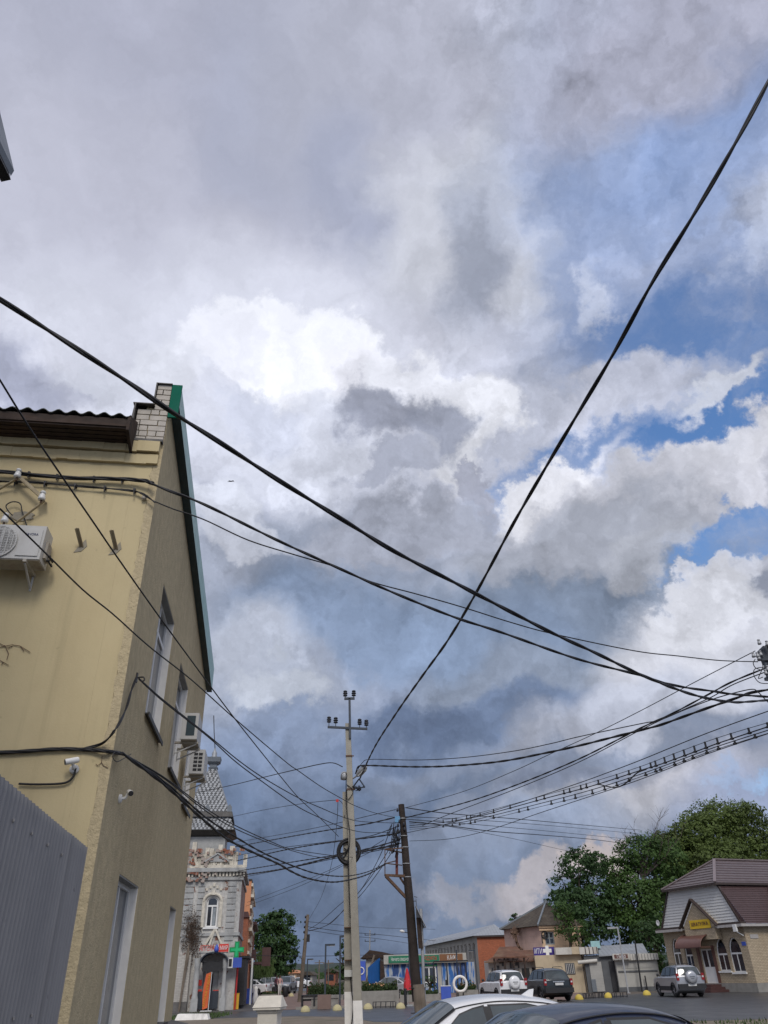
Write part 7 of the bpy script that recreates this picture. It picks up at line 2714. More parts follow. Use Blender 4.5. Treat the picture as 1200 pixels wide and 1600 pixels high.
tree('thin topped grey green tree showing over the olive tree', at(1130, 1480, 102),
     blobs([(1115, 1262, 30, 14, 0), (1150, 1266, 30, 16, 0), (1085, 1278, 22, 14, 0), (1180, 1285, 20, 14, 0)], 100), M_LEAF3, leaf=.22, dens=14, gap=.35, group=tg, seed=11)
tree('dark shaded bush filling the gap left of the brick building', at(1020, 1535, 72),
     blobs([(1015, 1480, 20, 30, 0), (1030, 1500, 16, 26, 0), (1010, 1450, 22, 24, 1), (1035, 1465, 14, 24, 1)], 72), M_LEAF, group=tg, seed=13, leaf=.2, name='bush', cat='bush')
tree('green creeper bush spilling over the right side of the pink house', at(885, 1500, 73),
     blobs([(884, 1440, 14, 30, 0), (898, 1455, 18, 24, 0), (908, 1468, 14, 12, 0), (876, 1425, 12, 16, 0)], 72.4), M_LEAF2, leaf=.18, name='bush', cat='bush', group=tg, seed=17)
tree('small dark tree top peeping between the zinc roof and the pink house roof', at(806, 1500, 105),
     blobs([(806, 1432, 9, 6, 0), (800, 1440, 8, 6, 0), (812, 1440, 9, 7, 0)], 105), M_LEAF, group=None, seed=19, gap=.2)
# bare dead branches
bt = thing('bare_tree', 'bare leafless branches sticking out above the green trees', 'tree', (at(1000, 1480, 83).x, 83, 0), 0)
rg = random.Random(21)
mb = MB()


def branch(p, d, l, r, k):
    pts = [p]
    for i in range(4):
        d = (d + Vector((rg.uniform(-.25, .25), rg.uniform(-.2, .2), rg.uniform(-.12, .22)))).normalized()
        p = p + d * l / 4
        pts.append(p)
    mb.tube(pts, [r * (1 - i * .17) for i in range(5)], 4, False)
    if k > 0:
        for i in range(3 if k > 1 else 4):
            q = pts[rg.choice((1, 2, 3, 4))]
            nd = (d + Vector((rg.uniform(-.9, .9), rg.uniform(-.5, .5), rg.uniform(-.3, .6)))).normalized()
            branch(q, nd, l * rg.uniform(.45, .7), r * .55, k - 1)


c0 = at(1000, 1345, 83)
b_ = Vector((c0.x, 83, 0))
mb.tube([b_, b_.lerp(c0, .6), c0], [.35, .28, .18], 7)
for (px, py, tx, ty_) in ((1000, 1345, 965, 1312), (1005, 1345, 985, 1290), (1010, 1340, 1045, 1275), (1030, 1340, 1055, 1290), (1012, 1345, 1015, 1300), (985, 1345, 962, 1325), (1040, 1340, 1075, 1300)):
    a, b = at(px, py, 83), at(tx, ty_, 83)
    mb.tube([c0 - Vector((0, 0, 1.5)), a], [.15, .09], 5)
    branch(a, (b - a).normalized(), (b - a).length * .8, .05, 2)
mb.build('branches', M_BARE, bt)
# trees down the street
tree('big round topped green tree at the far end of the street', at(428, 1540, 118),
     blobs([(420, 1442, 20, 16, 0), (438, 1440, 20, 17, 0), (408, 1465, 16, 18, 0), (430, 1470, 24, 22, 0), (452, 1475, 14, 20, 0), (440, 1500, 22, 24, 0), (420, 1500, 20, 22, 0)], 118),
     M_LEAF, leaf=.34, dens=24, seed=23)
tree('pale weeping willow in front of the big street tree', at(412, 1545, 100),
     blobs([(412, 1492, 12, 14, 0), (404, 1505, 9, 14, 0), (420, 1505, 9, 14, 0)], 100), M_WILL, leaf=.4, dens=40, seed=29, droop=True)
tree('dark conical conifer behind the concrete pole', at(541, 1545, 80),
     blobs([(541, 1480, 9, 12, 0), (535, 1500, 13, 14, 0), (545, 1505, 15, 18, 0), (530, 1520, 14, 14, 0), (548, 1525, 16, 14, 0)], 80), M_LEAF, leaf=.2, dens=26, seed=37)
tree('low dark bushes at the left foot of the far shops', at(385, 1545, 105),
     blobs([(388, 1515, 8, 14, 0), (392, 1525, 8, 8, 0)], 105), M_LEAF, leaf=.3, seed=41, name='bush', cat='bush')
for i, (l, r, D, zt_, sd_) in enumerate(((300, 640, 420, 9, 1),)):
    mb = MB(); rg = random.Random(77)
    for k in range(260):
        x = at(l, 1520, D).x + (at(r, 1520, D).x - at(l, 1520, D).x) * rg.random(); y = D + rg.uniform(-30, 60)
        s = rg.uniform(1.2, 2.6)
        for j in range(10):
            p = Vector((x, y, s * .6)) + Vector((rg.gauss(0, s * .4), rg.gauss(0, s * .3), rg.gauss(0, s * .35)))
            a = Vector((rg.uniform(-1, 1), rg.uniform(-.4, .4), rg.uniform(-1, 1))).normalized() * s * .3
            b = a.cross(Vector((0, 1, 0)))
            mb.add([p - a, p + b, p + a, p - b], [[0, 1, 2, 3]])
    struct('distant_shrubs', mb, M_LEAF, 'stuff')
# ---------------------------------------------------------------- vehicles
def paint(name, col, rough=.28, metal=0.0, coat=.8, **k):
    return mat(name, col, rough, .04, 1.5, metal=metal, coat=coat, **k)


P_WHITE = paint('white_car_paint', (0.8, 0.8, 0.8))
P_NAVY = paint('dark_blue_car_paint', (0.012, 0.016, 0.036), .35, .1, .45)
P_SILVER = paint('silver_car_paint', (0.42, 0.43, 0.45), .32, .5)
P_DGREEN = paint('dark_suv_paint', (0.018, 0.024, 0.026), .3, .2)
P_GREY = paint('grey_car_paint', (0.2, 0.22, 0.25), .35, .4)
M_CGLASS = glass('car_glass', (0.035, 0.05, 0.055), .06)
M_TRIMB = mat('black_plastic', (0.02, 0.02, 0.022), .6, .1, 6)
M_TYRE = mat('tyre_rubber', (0.018, 0.018, 0.018), .85, .2, 10)
M_RIM = mat('alloy_rim', (0.35, 0.35, 0.36), .4, .1, 6, metal=.6)
M_TAIL = mat('tail_lamp_red', (0.28, 0.012, 0.012), .25, .1, 6)
M_HEADL = mat('head_lamp', (0.55, 0.56, 0.58), .2, .1, 6)
M_PLATE = mat('number_plate', (0.62, 0.62, 0.6), .5, .05, 6)
M_CHROME = mat('chrome_strip', (0.6, 0.6, 0.6), .25, .05, 6, metal=.8)


def spl(P, n):
    C_ = catmull([Vector((p[0], 0, p[1])) for p in P], n)
    return [(p.x, p.z) for p in C_]


def make_car(label, cat, loc, heading, spec, body_m, group=None, name='parked_car'):
    """car along +X (front at +L/2); spec holds the side profile"""
    t = thing(name, label, cat, loc, heading, group)
    F_ = frame(loc, heading)
    L_, W_, H_, zb = spec['L'], spec['W'], spec['H'], spec['belt']
    hw = W_ / 2
    # lower body: closed outline with wheel arches, extruded with rounded shoulders
    wr = spec['wr']
    fx, rx = spec['fx'], spec['rx']
    top = spec['hood']        # from front to rear: (x,z)
    low = []
    sill = spec['sill']
    xs0, xs1 = L_ / 2, -L_ / 2
    arch = lambda cx: [(cx + (wr + .05) * math.cos(a), wr + (wr + .05) * math.sin(a)) for a in [math.pi * (1.12 - 1.24 * i / 10) for i in range(11)]]
    under = [(xs1 + .08, sill + .08)] + arch(rx) + arch(fx) + [(xs0 - .06, sill + .06)]
    outline = under + spl(top, 4)
    cx_ = sum(p[0] for p in outline) / len(outline); cz_ = (sill + zb) / 2

    def ring(y, ins):
        out = []
        for x, z in outline:
            dz_ = ins * .9 if z > cz_ else -ins * .3
            dx_ = ins * (1.2 if x > 0 else -1.2) if abs(x) > L_ * .44 else 0
            out.append((x - dx_, y, z - dz_))
        return out
    ys = [(-hw, .075), (-hw + .03, .03), (-hw + .11, .004), (0, -.03), (hw - .11, .004), (hw - .03, .03), (hw, .075)]
    V, Fc = [], []
    n = len(outline)
    for y, ins in ys:
        V += ring(y, ins)
    for k in range(len(ys) - 1):
        for i in range(n):
            j = (i + 1) % n
            Fc.append([k * n + i, k * n + j, (k + 1) * n + j, (k + 1) * n + i])
    mb = MB(F_)
    mb.add(V, Fc, True)
    from mathutils.geometry import tessellate_polygon
    tr = tessellate_polygon([[Vector((x, z, 0)) for x, z in outline]])
    mb.add(ring(-hw, .075), [list(a) for a in tr]); mb.add(ring(hw, .075), [list(a)[::-1] for a in tr])
    # greenhouse
    gp = spl(spec['roof'], 6)
    wb, wt = hw - .06, spec['roofw'] / 2
    zr = max(z for x, z in gp)

    def hwid(z):
        q_ = max(0, min(1, (z - zb) / (zr - zb)))
        return wb + (wt - wb) * q_

    def gpt(i, v, off=0.0):
        x, z = gp[i]
        x0, z0 = gp[max(0, i - 1)]; x1, z1 = gp[min(len(gp) - 1, i + 1)]
        nx, nz = -(z1 - z0), (x1 - x0)
        l = math.hypot(nx, nz) or 1
        nx, nz = nx / l, nz / l
        if nz < 0:
            nx, nz = -nx, -nz
        cr = .045 * v * v + .05 * abs(v) ** 8
        bow = -.10 * v * v * abs(nx)
        return Vector((x + nx * off + bow * (1 if nx > 0 else -1), hwid(z) * v * (1 - .02), z - cr * nz + nz * off))
    NV = 12
    V, Fc = [], []
    for i in range(len(gp)):
        for j in range(NV + 1):
            V.append(gpt(i, -1 + 2 * j / NV))
    for i in range(len(gp) - 1):
        for j in range(NV):
            a = i * (NV + 1) + j
            Fc.append([a, a + 1, a + NV + 2, a + NV + 1])
    mb.add(V, Fc, True)
    for s in (-1, 1):       # side surfaces down to the belt
        V, Fc = [], []
        for i in range(len(gp)):
            p = gpt(i, s)
            V += [p, Vector((p.x, s * wb, zb - .06))]
        for i in range(len(gp) - 1):
            Fc.append([2 * i, 2 * i + 2, 2 * i + 3, 2 * i + 1])
        mb.add(V, Fc, False)
    body = mb.build('body', body_m, t)
    i0, i1 = spec['ws']     # index fractions of windscreen in gp
    N_ = len(gp) - 1
    for s in (-1, 1):
        mb = MB(F_); mb.tube([gpt(i, s * .9, .0) for i in range(int(i1 * N_), int(spec['rw'][0] * N_) + 1)], .007, 5); mb.build('roof_seam', M_TRIMB, t)

    def patch(nm, f0, f1, v0, off, m_, parent=t):
        a, b = int(round(f0 * N_)), int(round(f1 * N_))
        mb = MB(F_); V, Fc = [], []
        for i in range(a, b + 1):
            for j in range(NV + 1):
                V.append(gpt(i, v0 * (-1 + 2 * j / NV), off))
        for i in range(b - a):
            for j in range(NV):
                k = i * (NV + 1) + j
                Fc.append([k, k + 1, k + NV + 2, k + NV + 1])
        mb.add(V, Fc, True)
        return mb.build(nm, m_, parent, fix=False)
    patch('windscreen_seal', i0, i1, .93, .004, M_TRIMB)
    ws_ = patch('windscreen', i0, i1, .88, .009, M_CGLASS)
    r0_, r1_ = spec['rw']
    patch('rear_window_seal', r0_, r1_, .93, .004, M_TRIMB)
    patch('rear_window', r0_, r1_, .86, .009, M_CGLASS)

    def sidept(x, z, s, off):
        return Vector((x, s * (hwid(z) * (1 - .02 * (z - zb) / (zr - zb)) + off), z))
    for poly in spec['side']:
        for s in (-1, 1):
            c_ = (sum(p[0] for p in poly) / len(poly), sum(p[1] for p in poly) / len(poly))
            big = [(c_[0] + (x - c_[0]) * 1.06, c_[1] + (z - c_[1]) * 1.1) for x, z in poly]
            mb = MB(F_); mb.add([sidept(x, z, s, .006) for x, z in big], [list(range(len(poly)))]); fr2 = mb.build('window_frame', M_TRIMB, t, fix=False)
            mb = MB(F_); mb.add([sidept(x, z, s, .011) for x, z in poly], [list(range(len(poly)))]); mb.build('side_window', M_CGLASS, fr2, fix=False)
    if spec.get('pillar'):
        xa, xb, z0, z1 = spec['pillar']
        for s in (-1, 1):
            mb = MB(F_); mb.add([sidept(xa, z0, s, .0075), sidept(xb, z0, s, .0075), sidept(xb, z1, s, .0075), sidept(xa, z1, s, .0075)], [[0, 1, 2, 3]]); mb.build('door_pillar', M_TRIMB, t, fix=False)
    for (cx, side) in ((fx, 1), (fx, -1), (rx, 1), (rx, -1)):
        mb = MB(F_)
        y = side * (hw - .12)
        mb.lathe((cx, y, wr), [(wr * .62, -.1), (wr * .9, -.1), (wr, -.06), (wr, .06), (wr * .9, .1), (wr * .62, .1)], 20, 'Y')
        wh = mb.build('wheel', M_TYRE, t)
        mb = MB(F_)
        mb.lathe((cx, y, wr), [(wr * .6, -.08), (wr * .62, -.085), (wr * .62, .085), (wr * .6, .08)], 20, 'Y')
        for k in range(5):
            a = k * 2 * math.pi / 5
            mb.bar((cx, y + side * .09, wr), (cx + math.cos(a) * wr * .58, y + side * .085, wr + math.sin(a) * wr * .58), .03, .05)
        mb.build('rim', M_RIM, wh)
        mb = MB(F_)
        mb.tube([(cx + (wr + .05) * math.cos(a), side * (hw - .02), wr + (wr + .05) * math.sin(a)) for a in [math.pi * i / 12 for i in range(13)]], .03 if not spec.get('clad') else .055, 6)
        mb.build('wheel_arch', M_TRIMB if spec.get('clad') else body_m, t)
    for s in (-1, 1):
        mb = MB(F_)
        mx = spec['mirror']
        mb.tube([(mx, s * (wb), zb + .03), (mx, s * (wb + .1), zb + .07)], .02, 6)
        mb.lathe((mx, s * (wb + .17), zb + .1), [(.02, -.05), (.07, -.045), (.085, .0), (.07, .035), (.03, .05)], 10, 'X')
        mb.build('mirror', body_m if not spec.get('clad') else M_TRIMB, t)
        for dx in spec['handles']:
            mb = MB(F_); mb.bar((dx - .09, s * (hw + .004), zb - .12), (dx + .09, s * (hw + .004), zb - .12), .02, .025); mb.build('door_handle', body_m, t)
        mb = MB(F_); zt = spec['tail'];
        mb.box((-L_ / 2 + .06, s * (hw - .09), (zt[0] + zt[1]) / 2), (.14, .14, zt[1] - zt[0])); mb.build('tail_light', M_TAIL, t)
        mb = MB(F_); mb.box((-L_ / 2 + .05, s * (hw - .1), (zt[0] + zt[1]) / 2), (.125, .1, .08)); mb.build('reverse_light', M_HEADL, t)
        mb = MB(F_); zh = spec['head']; mb.box((L_ / 2 - .09, s * (hw - .2), zh), (.14, .3, .15)); mb.build('headlight', M_HEADL, t)
    mb = MB(F_); mb.box((-L_ / 2 - .005, 0, spec['bump']), (.16, W_ - .06, .24)); mb.build('rear_bumper', M_TRIMB if spec.get('clad') else body_m, t)
    mb = MB(F_); mb.box((L_ / 2 - .0, 0, spec['bump']), (.14, W_ - .1, .22)); mb.build('front_bumper', M_TRIMB if spec.get('clad') else body_m, t)
    mb = MB(F_); mb.box((-L_ / 2 - .09, spec.get('platey', 0), spec['plate']), (.012, .5, .12)); mb.build('number_plate', M_PLATE, t)
    for (a, b) in spec.get('rails', ()):
        for s in (-1, 1):
            mb = MB(F_); y = s * (wt - .06)
            mb.tube(catmull([Vector((a, y, zr - .05)), Vector((a - .08, y, zr + .035)), Vector(((a + b) / 2, y, zr + .045)), Vector((b + .08, y, zr + .03)), Vector((b, y, zr - .06))], 4), .018, 6)
            mb.build('roof_rail', M_TRIMB, t)
    if spec.get('fin'):
        mb = MB(F_); x, z = spec['fin']
        mb.prism([(x + .09, -.012, z), (x - .08, -.012, z), (x - .1, -.012, z + .075), (x - .05, -.012, z + .07)], (0, .024, 0)); mb.build('shark_fin', body_m, t)
    if spec.get('spare'):
        y, z, r_ = spec['spare']
        mb = MB(F_)
        mb.lathe((-L_ / 2 - .16, y, z), [(r_ * .96, .14), (r_, .06), (r_ * .98, -.04), (r_ * .8, -.1), (r_ * .5, -.115), (.02, -.12)], 22, 'X'); sw = mb.build('spare_wheel_cover', body_m, t)
        mb = MB(F_); mb.box((-L_ / 2 - .285, y, z + .02), (.01, r_ * .9, .03)); mb.box((-L_ / 2 - .285, y, z - .07), (.01, r_ * .6, .02)); mb.build('cover_lettering', M_TRIMB, sw)
    if spec.get('clad'):
        for s in (-1, 1):
            mb = MB(F_); mb.box(((fx + rx) / 2, s * (hw - .005), sill + .12), (fx - rx - 2 * wr - .1, .04, .22)); mb.build('door_cladding', M_TRIMB, t)
    if spec.get('chrome'):
        mb = MB(F_); mb.box((-L_ / 2 - .02, 0, spec['chrome']), (.05, .7, .05)); mb.build('tailgate_strip', M_CHROME, t)
    if spec.get('scene_inside'):
        pass
    return t


SEDAN = dict(L=4.4, W=1.72, H=1.43, belt=.93, wr=.31, fx=1.32, rx=-1.22, sill=.2, roofw=1.13,
             hood=[(2.18, .45), (2.17, .62), (2.05, .74), (1.5, .86), (.98, .94), (.2, .95), (-1.0, .97), (-1.6, .99), (-2.05, .97), (-2.18, .85), (-2.18, .5)],
             roof=[(1.08, .93), (.72, 1.13), (.36, 1.33), (.22, 1.385), (-.15, 1.425), (-.5, 1.42), (-.85, 1.38), (-1.12, 1.29), (-1.45, 1.12), (-1.75, .97)],
             ws=(.04, .29), rw=(.74, .96), mirror=.72, handles=(.1, -.85), tail=(.72, .92), head=.66, bump=.42, plate=.75,
             side=[[(.62, .98), (.6, 1.0), (.24, 1.27), (.1, 1.31), (-.02, 1.33), (-.06, .98)], [(-.14, .98), (-.1, 1.335), (-.5, 1.335), (-.82, 1.27), (-.9, 1.2), (-.92, .98)],
                   [(-.99, .99), (-.98, 1.19), (-1.05, 1.17), (-1.32, 1.02)]])
SEDAN['pillar'] = (-.15, -.03, .99, 1.335)
SED2 = dict(SEDAN); SED2['fin'] = (-.72, 1.385)
SED3 = dict(SEDAN, roof=[(1.02, .93), (.7, 1.13), (.36, 1.33), (.22, 1.385), (-.1, 1.42), (-.4, 1.42), (-.68, 1.385), (-.9, 1.3), (-1.15, 1.13), (-1.38, .97)],
            side=[[(.62, .98), (.6, 1.0), (.24, 1.27), (.1, 1.31), (0, 1.33), (-.04, .98)], [(-.12, .98), (-.08, 1.335), (-.4, 1.33), (-.62, 1.27), (-.74, 1.16), (-.8, .98)], [(-.87, .99), (-.84, 1.13), (-1.05, 1.02)]])
SUV = dict(L=3.95, W=1.7, H=1.65, belt=1.03, wr=.34, fx=1.25, rx=-1.2, sill=.33, roofw=1.22,
           hood=[(1.93, .6), (1.92, .82), (1.78, .95), (1.2, 1.03), (.85, 1.05), (0, 1.05), (-1.2, 1.06), (-1.85, 1.06), (-1.93, .95), (-1.93, .55)],
           roof=[(.98, 1.04), (.72, 1.28), (.5, 1.5), (.38, 1.57), (0, 1.63), (-.6, 1.645), (-1.2, 1.63), (-1.62, 1.58), (-1.74, 1.48), (-1.84, 1.25), (-1.9, 1.05)],
           ws=(.04, .28), rw=(.76, .96), mirror=.7, handles=(.05, -.75), tail=(.85, 1.2), head=.82, bump=.55, plate=.62, clad=True, spare=(.0, 1.0, .34), rails=((.1, -1.5),),
           side=[[(.6, 1.1), (.38, 1.44), (.1, 1.5), (-.02, 1.5), (-.02, 1.1)], [(-.1, 1.1), (-.1, 1.51), (-.75, 1.52), (-.8, 1.1)], [(-.9, 1.12), (-.86, 1.51), (-1.45, 1.48), (-1.6, 1.15)]])
DUST = dict(SUV); DUST.update(L=4.3, W=1.8, H=1.68, spare=None, chrome=.98, plate=.86, roofw=1.3, tail=(.8, 1.12), wr=.36, fx=1.3, rx=-1.33,
                              hood=[(2.1, .6), (2.1, .85), (1.9, 1.0), (1.3, 1.08), (.85, 1.1), (0, 1.1), (-1.2, 1.12), (-2.0, 1.1), (-2.1, .95), (-2.1, .5)],
                              roof=[(1.05, 1.08), (.8, 1.3), (.5, 1.52), (.35, 1.6), (0, 1.65), (-.6, 1.67), (-1.2, 1.65), (-1.65, 1.58), (-1.85, 1.42), (-2.0, 1.2), (-2.06, 1.08)])

c = at(775, 1560, 9.6)
make_car('white sedan at the bottom edge just behind the dark one, only roof and windows showing', 'car', (c.x - .34, 9.75, 0), R(180 + 12), SED2, P_WHITE, name='parked_car')
c = at(925, 1568, 6.5)
make_car('dark blue sedan nearest the viewer, its roof cutting across the bottom of the picture', 'car', (c.x - .24, 6.75, 0), R(180 + 20), SED3, P_NAVY)
g = ground(770, 1561)
make_car('white off-roader with a covered spare wheel, parked left of the dark one', 'car', (g.x, 53.4, 0), R(90 + 14), SUV, P_WHITE, 'parked off-roaders')
g = ground(848, 1562)
make_car('dark off-roader without a spare wheel cover, parked between the white one and yellow domes', 'car', (g.x, 53.6, 0), R(90 + 11), DUST, P_DGREEN, 'parked off-roaders')
g = ground(1052, 1556)
make_car('silver off-roader with a covered spare wheel, parked before the brick building', 'car', (g.x, 53.8, 0), R(90 + 4), SUV, P_SILVER, 'parked off-roaders')
VAN = dict(SEDAN); VAN.update(fin=None)
for px, D, hd, sp, m_, lab in ((411, 100, 205, SUV, P_SILVER, 'silver pickup sized car seen sideways under the willow'),
                               (446, 96, -95, DUST, P_GREY, 'grey blue people carrier facing the viewer at the far end of the street'),
                               (464, 135, 180, SEDAN, P_WHITE, 'tiny white car far down the street beside the ochre house'),
                               (391, 98, 170, SEDAN, P_WHITE, 'white car half hidden behind the brick shop front'),
                               (608, 68, 160, SEDAN, P_SILVER, 'silver hatchback parked before the blue and white shop behind the flower bed')):
    p = at(px, 1535, D)
    make_car(lab, 'car', (p.x, D, 0), R(hd), sp, m_)
# ---------------------------------------------------------------- plaza furniture
M_DOMEY = mat('yellow_dome_paint', (0.62, 0.47, 0.08), 0.8, 0.1, 6, stain=(0.35, 0.28, 0.12), stain_amt=.5, stain_scale=3)
M_DOMEC = mat('cream_dome_paint', (0.5, 0.44, 0.24), 0.85, 0.1, 6, stain=(0.3, 0.26, 0.17), stain_amt=.5, stain_scale=3)
M_BENCH = mat('red_brown_slats', (0.14, 0.05, 0.04), .7, .15, 4, kind='lines', dirn='Z', ws=2.2, ld=.5)
M_BIKEB = mat('black_rail', (0.015, 0.015, 0.018), .6, .2, 6)


def dome(px, py, m_, lab, D=None):
    g = ground(px, py + 2)
    mb = MB(frame((g.x, g.y, 0)))
    mb.lathe((0, 0, 0.01), [(.26 * math.cos(a), .27 * math.sin(a)) for a in [i * math.pi / 2 / 7 for i in range(7)]] + [(.02, .27)], 18)
    single('concrete_dome', mb, m_, lab, 'bollard', 'painted half dome bollards', origin=Vector((g.x, g.y, .01)))


dome(477, 1579, M_DOMEC, 'cream half dome beside the black planter stand, leftmost at the kerb')
dome(527, 1577, M_DOMEC, 'cream half dome between the second lamp post and the concrete pole')
dome(575, 1575, M_DOMEC, 'cream half dome at the left corner of the long grey flower bed')
dome(626, 1574, M_DOMEC, 'cream half dome beside the short black post near the wooden pole')
dome(905, 1560, M_DOMEY, 'bright yellow half dome just right of the dark off-roader')
dome(951, 1557, M_DOMEY, 'bright yellow half dome between the two low rail stretches')
dome(1011, 1553, M_DOMEY, 'bright yellow half dome left of the silver off-roader')
dome(455, 1555, M_DOMEC, 'small pale half dome far up the pink walkway')


def rail(label, a, b, z=.28):
    a = ground(*a); b = ground(*b)
    t = thing('low_rail', label, 'rail', (a.x, a.y, 0), 0, 'low dark rails between the domes')
    n = int((b - a).length / .14)
    mb = MB(); mb.bar(a + Vector((0, 0, .05)), b + Vector((0, 0, .05)), .03); mb.bar(a + Vector((0, 0, z)), b + Vector((0, 0, z)), .03)
    rg = random.Random(n)
    for i in range(n + 1):
        p = a.lerp(b, i / n)
        if rg.random() < .12:
            continue
        mb.bar(p + Vector((0, 0, 0)), p + Vector((.03 * (i % 2), 0, z + rg.uniform(-.04, .03))), .05)
    mb.build('bars', M_BIKEB, t)


rail('low black rail with ragged uprights before the grey flower bed', (583, 1575), (618, 1574))
rail('low dark rail from the dark off-roader dome to the middle yellow dome', (912, 1561), (945, 1559))
rail('low dark rail from the middle yellow dome towards the grey lamp post', (957, 1559), (980, 1558))


def lamp(px, pyb, pyt, arm, label, D=None, w=.09, m_=M_STEELD):
    g = ground(px, pyb)
    t = thing('street_lamp', label, 'street lamp', (g.x, g.y, 0), 0, 'square armed lamp posts')
    top = on_plane(px - (0 if px < 900 else 12), pyt, Vector((0, g.y, 0)), Vector((0, 1, 0))).z
    mb = MB(); mb.box2((g.x - w / 2, g.y - w / 2, 0), (g.x + w / 2, g.y + w / 2, top)); mb.build('post', m_, t)
    mb = MB(); x1 = g.x + arm
    mb.box2((min(g.x + (w / 2 if arm > 0 else -w / 2), x1), g.y - w / 2, top - .1), (max(g.x + (w / 2 if arm > 0 else -w / 2), x1), g.y + w / 2, top)); ar = mb.build('arm', m_, t)
    mb = MB(); mb.box2((min(g.x + arm * .3, x1), g.y - w * .4, top - .12), (max(g.x + arm * .3, x1), g.y + w * .4, top - .101)); mb.build('lamp_panel', M_LAMPG, ar)
    mb = MB(); mb.box2((g.x - .12, g.y - .12, 0.0), (g.x + .12, g.y + .12, .04)); mb.build('base_plate', m_, t)


lamp(507.5, 1577, 1475, .55, 'dark square armed lamp post left of the concrete pole')
lamp(531, 1575, 1462, .6, 'tallest dark lamp post, its arm touching the concrete pole')
lamp(479, 1560, 1498, .5, 'small far lamp post just right of the far wooden pole')
lamp(470, 1562, 1496, -.1, 'plain dark post standing left of the far wooden pole')
lamp(982, 1552, 1448, -.75, 'grey lamp post with its arm to the left in front of the white kiosk', m_=M_GALV)
lamp(747, 1555, 1484, -.5, 'thin lamp post against the red brick end wall')
# far wooden pole
fb = ground(468, 1566)
ft = at(481, 1429, fb.y)
t = thing('wooden_pole', 'old wooden pole leaning right at the end of the pink walkway', 'utility pole', (fb.x, fb.y, 0))
mb = MB(); fb0 = Vector((fb.x, fb.y, 0)); mb.tube([fb0.lerp(ft, i / 8) for i in range(9)], [.17 - .007 * i for i in range(9)], 9); mb.build('shaft', M_OLDW, t)
mb = MB()
for k in range(4):
    p = fb0.lerp(ft, .97 - .06 * k); mb.lathe(p + Vector((-.16, 0, 0)), [(.02, -.08), (.06, -.06), (.06, .06), (.02, .1)], 8); mb.bar(p + Vector((-.16, 0, -.03)), p, .04)
p = fb0.lerp(ft, .72); mb.box(p + Vector((.2, 0, 0)), (.22, .2, .5)); mb.build('fittings', M_BIKEB, t)
# leaning pole over the kiosks, thin masts in the distance
for (x0, y0, x1, y1, D, r, m_, lab, cat_) in ((907, 1482, 899, 1437, 72, .13, M_OLDW, 'leaning bare wooden pole rising behind the tan shop roof', 'utility pole'),
                                        (577, 1545, 578, 1453, 95, .09, M_GALV, 'distant metal pole with little crossarms behind the blue fence', 'utility pole'),
                                        (570, 1545, 585, 1492, 80, .12, M_OLDW, 'leaning wooden strut beside the blue road sign', 'post'),
                                        (498, 1540, 499, 1500, 150, .12, M_OLDW, 'faint distant post between the lamp posts', 'post'),
                                        (513, 1540, 513, 1500, 130, .1, M_OLDW, 'thin distant mast right of the first lamp post', 'post'),
                                        (716, 1552, 713, 1484, 66, .06, M_STEELD, 'thin dark mast in front of the brown fascia sign', 'post'),
                                        (1003, 1548, 992, 1470, 66, .07, M_TRIMB, 'thin black mast before the white kiosk', 'post')):
    a, b = at(x0, y0, D), at(x1, y1, D)
    a0 = a + (a - b) * (a.z / max(.1, b.z - a.z)) if a.z > 0 else a
    t = thing('distant_pole', lab, cat_, (a0.x, D, 0))
    mb = MB(); mb.tube([(a0.x, D, 0), b], [r, r * .8], 8); mb.build('shaft', m_, t)
    if 'crossarms' in lab:
        mb = MB()
        for dz in (.5, 1.1):
            mb.bar(b + Vector((-.6, 0, -dz)), b + Vector((.6, 0, -dz)), .07)
            for s in (-.55, .55):
                mb.cyl(b + Vector((s, 0, -dz)), b + Vector((s, 0, -dz + .2)), .06, .04, 6)
        mb.build('crossarms', M_STEELD, t)
    elif D > 120:
        mb = MB(); mb.bar(b + Vector((-.8, 0, -.4)), b + Vector((.8, 0, -.4)), .12); mb.build('crossarm', M_OLDW, t)
sl = thing('street_lamp', 'white street light head on a thin arm left of the wooden pole', 'street lamp', (at(638, 1540, 60).x, 60, 0))
mb = MB(); a, b = at(640, 1540, 60), at(638.5, 1458, 60); mb.tube([(a.x, 60, 0), b], .05, 8); mb.tube([b, at(631, 1456, 60)], .035, 6); mb.build('post', M_STEELD, sl)
mb = MB(); a = at(628, 1455, 60); mb.tube([a + Vector((-.15, 0, .03)), a, a + Vector((.18, 0, -.03))], [.04, .1, .05], 8); mb.build('lamp_head', M_LAMPG, sl)

# flower beds
M_FLOW = leafmat('bed_plants', (0.055, 0.09, 0.03), .4, 1.2)
M_PETAL = mat('pale_orange_flowers', (0.45, 0.25, 0.12), .7, .3, 9)


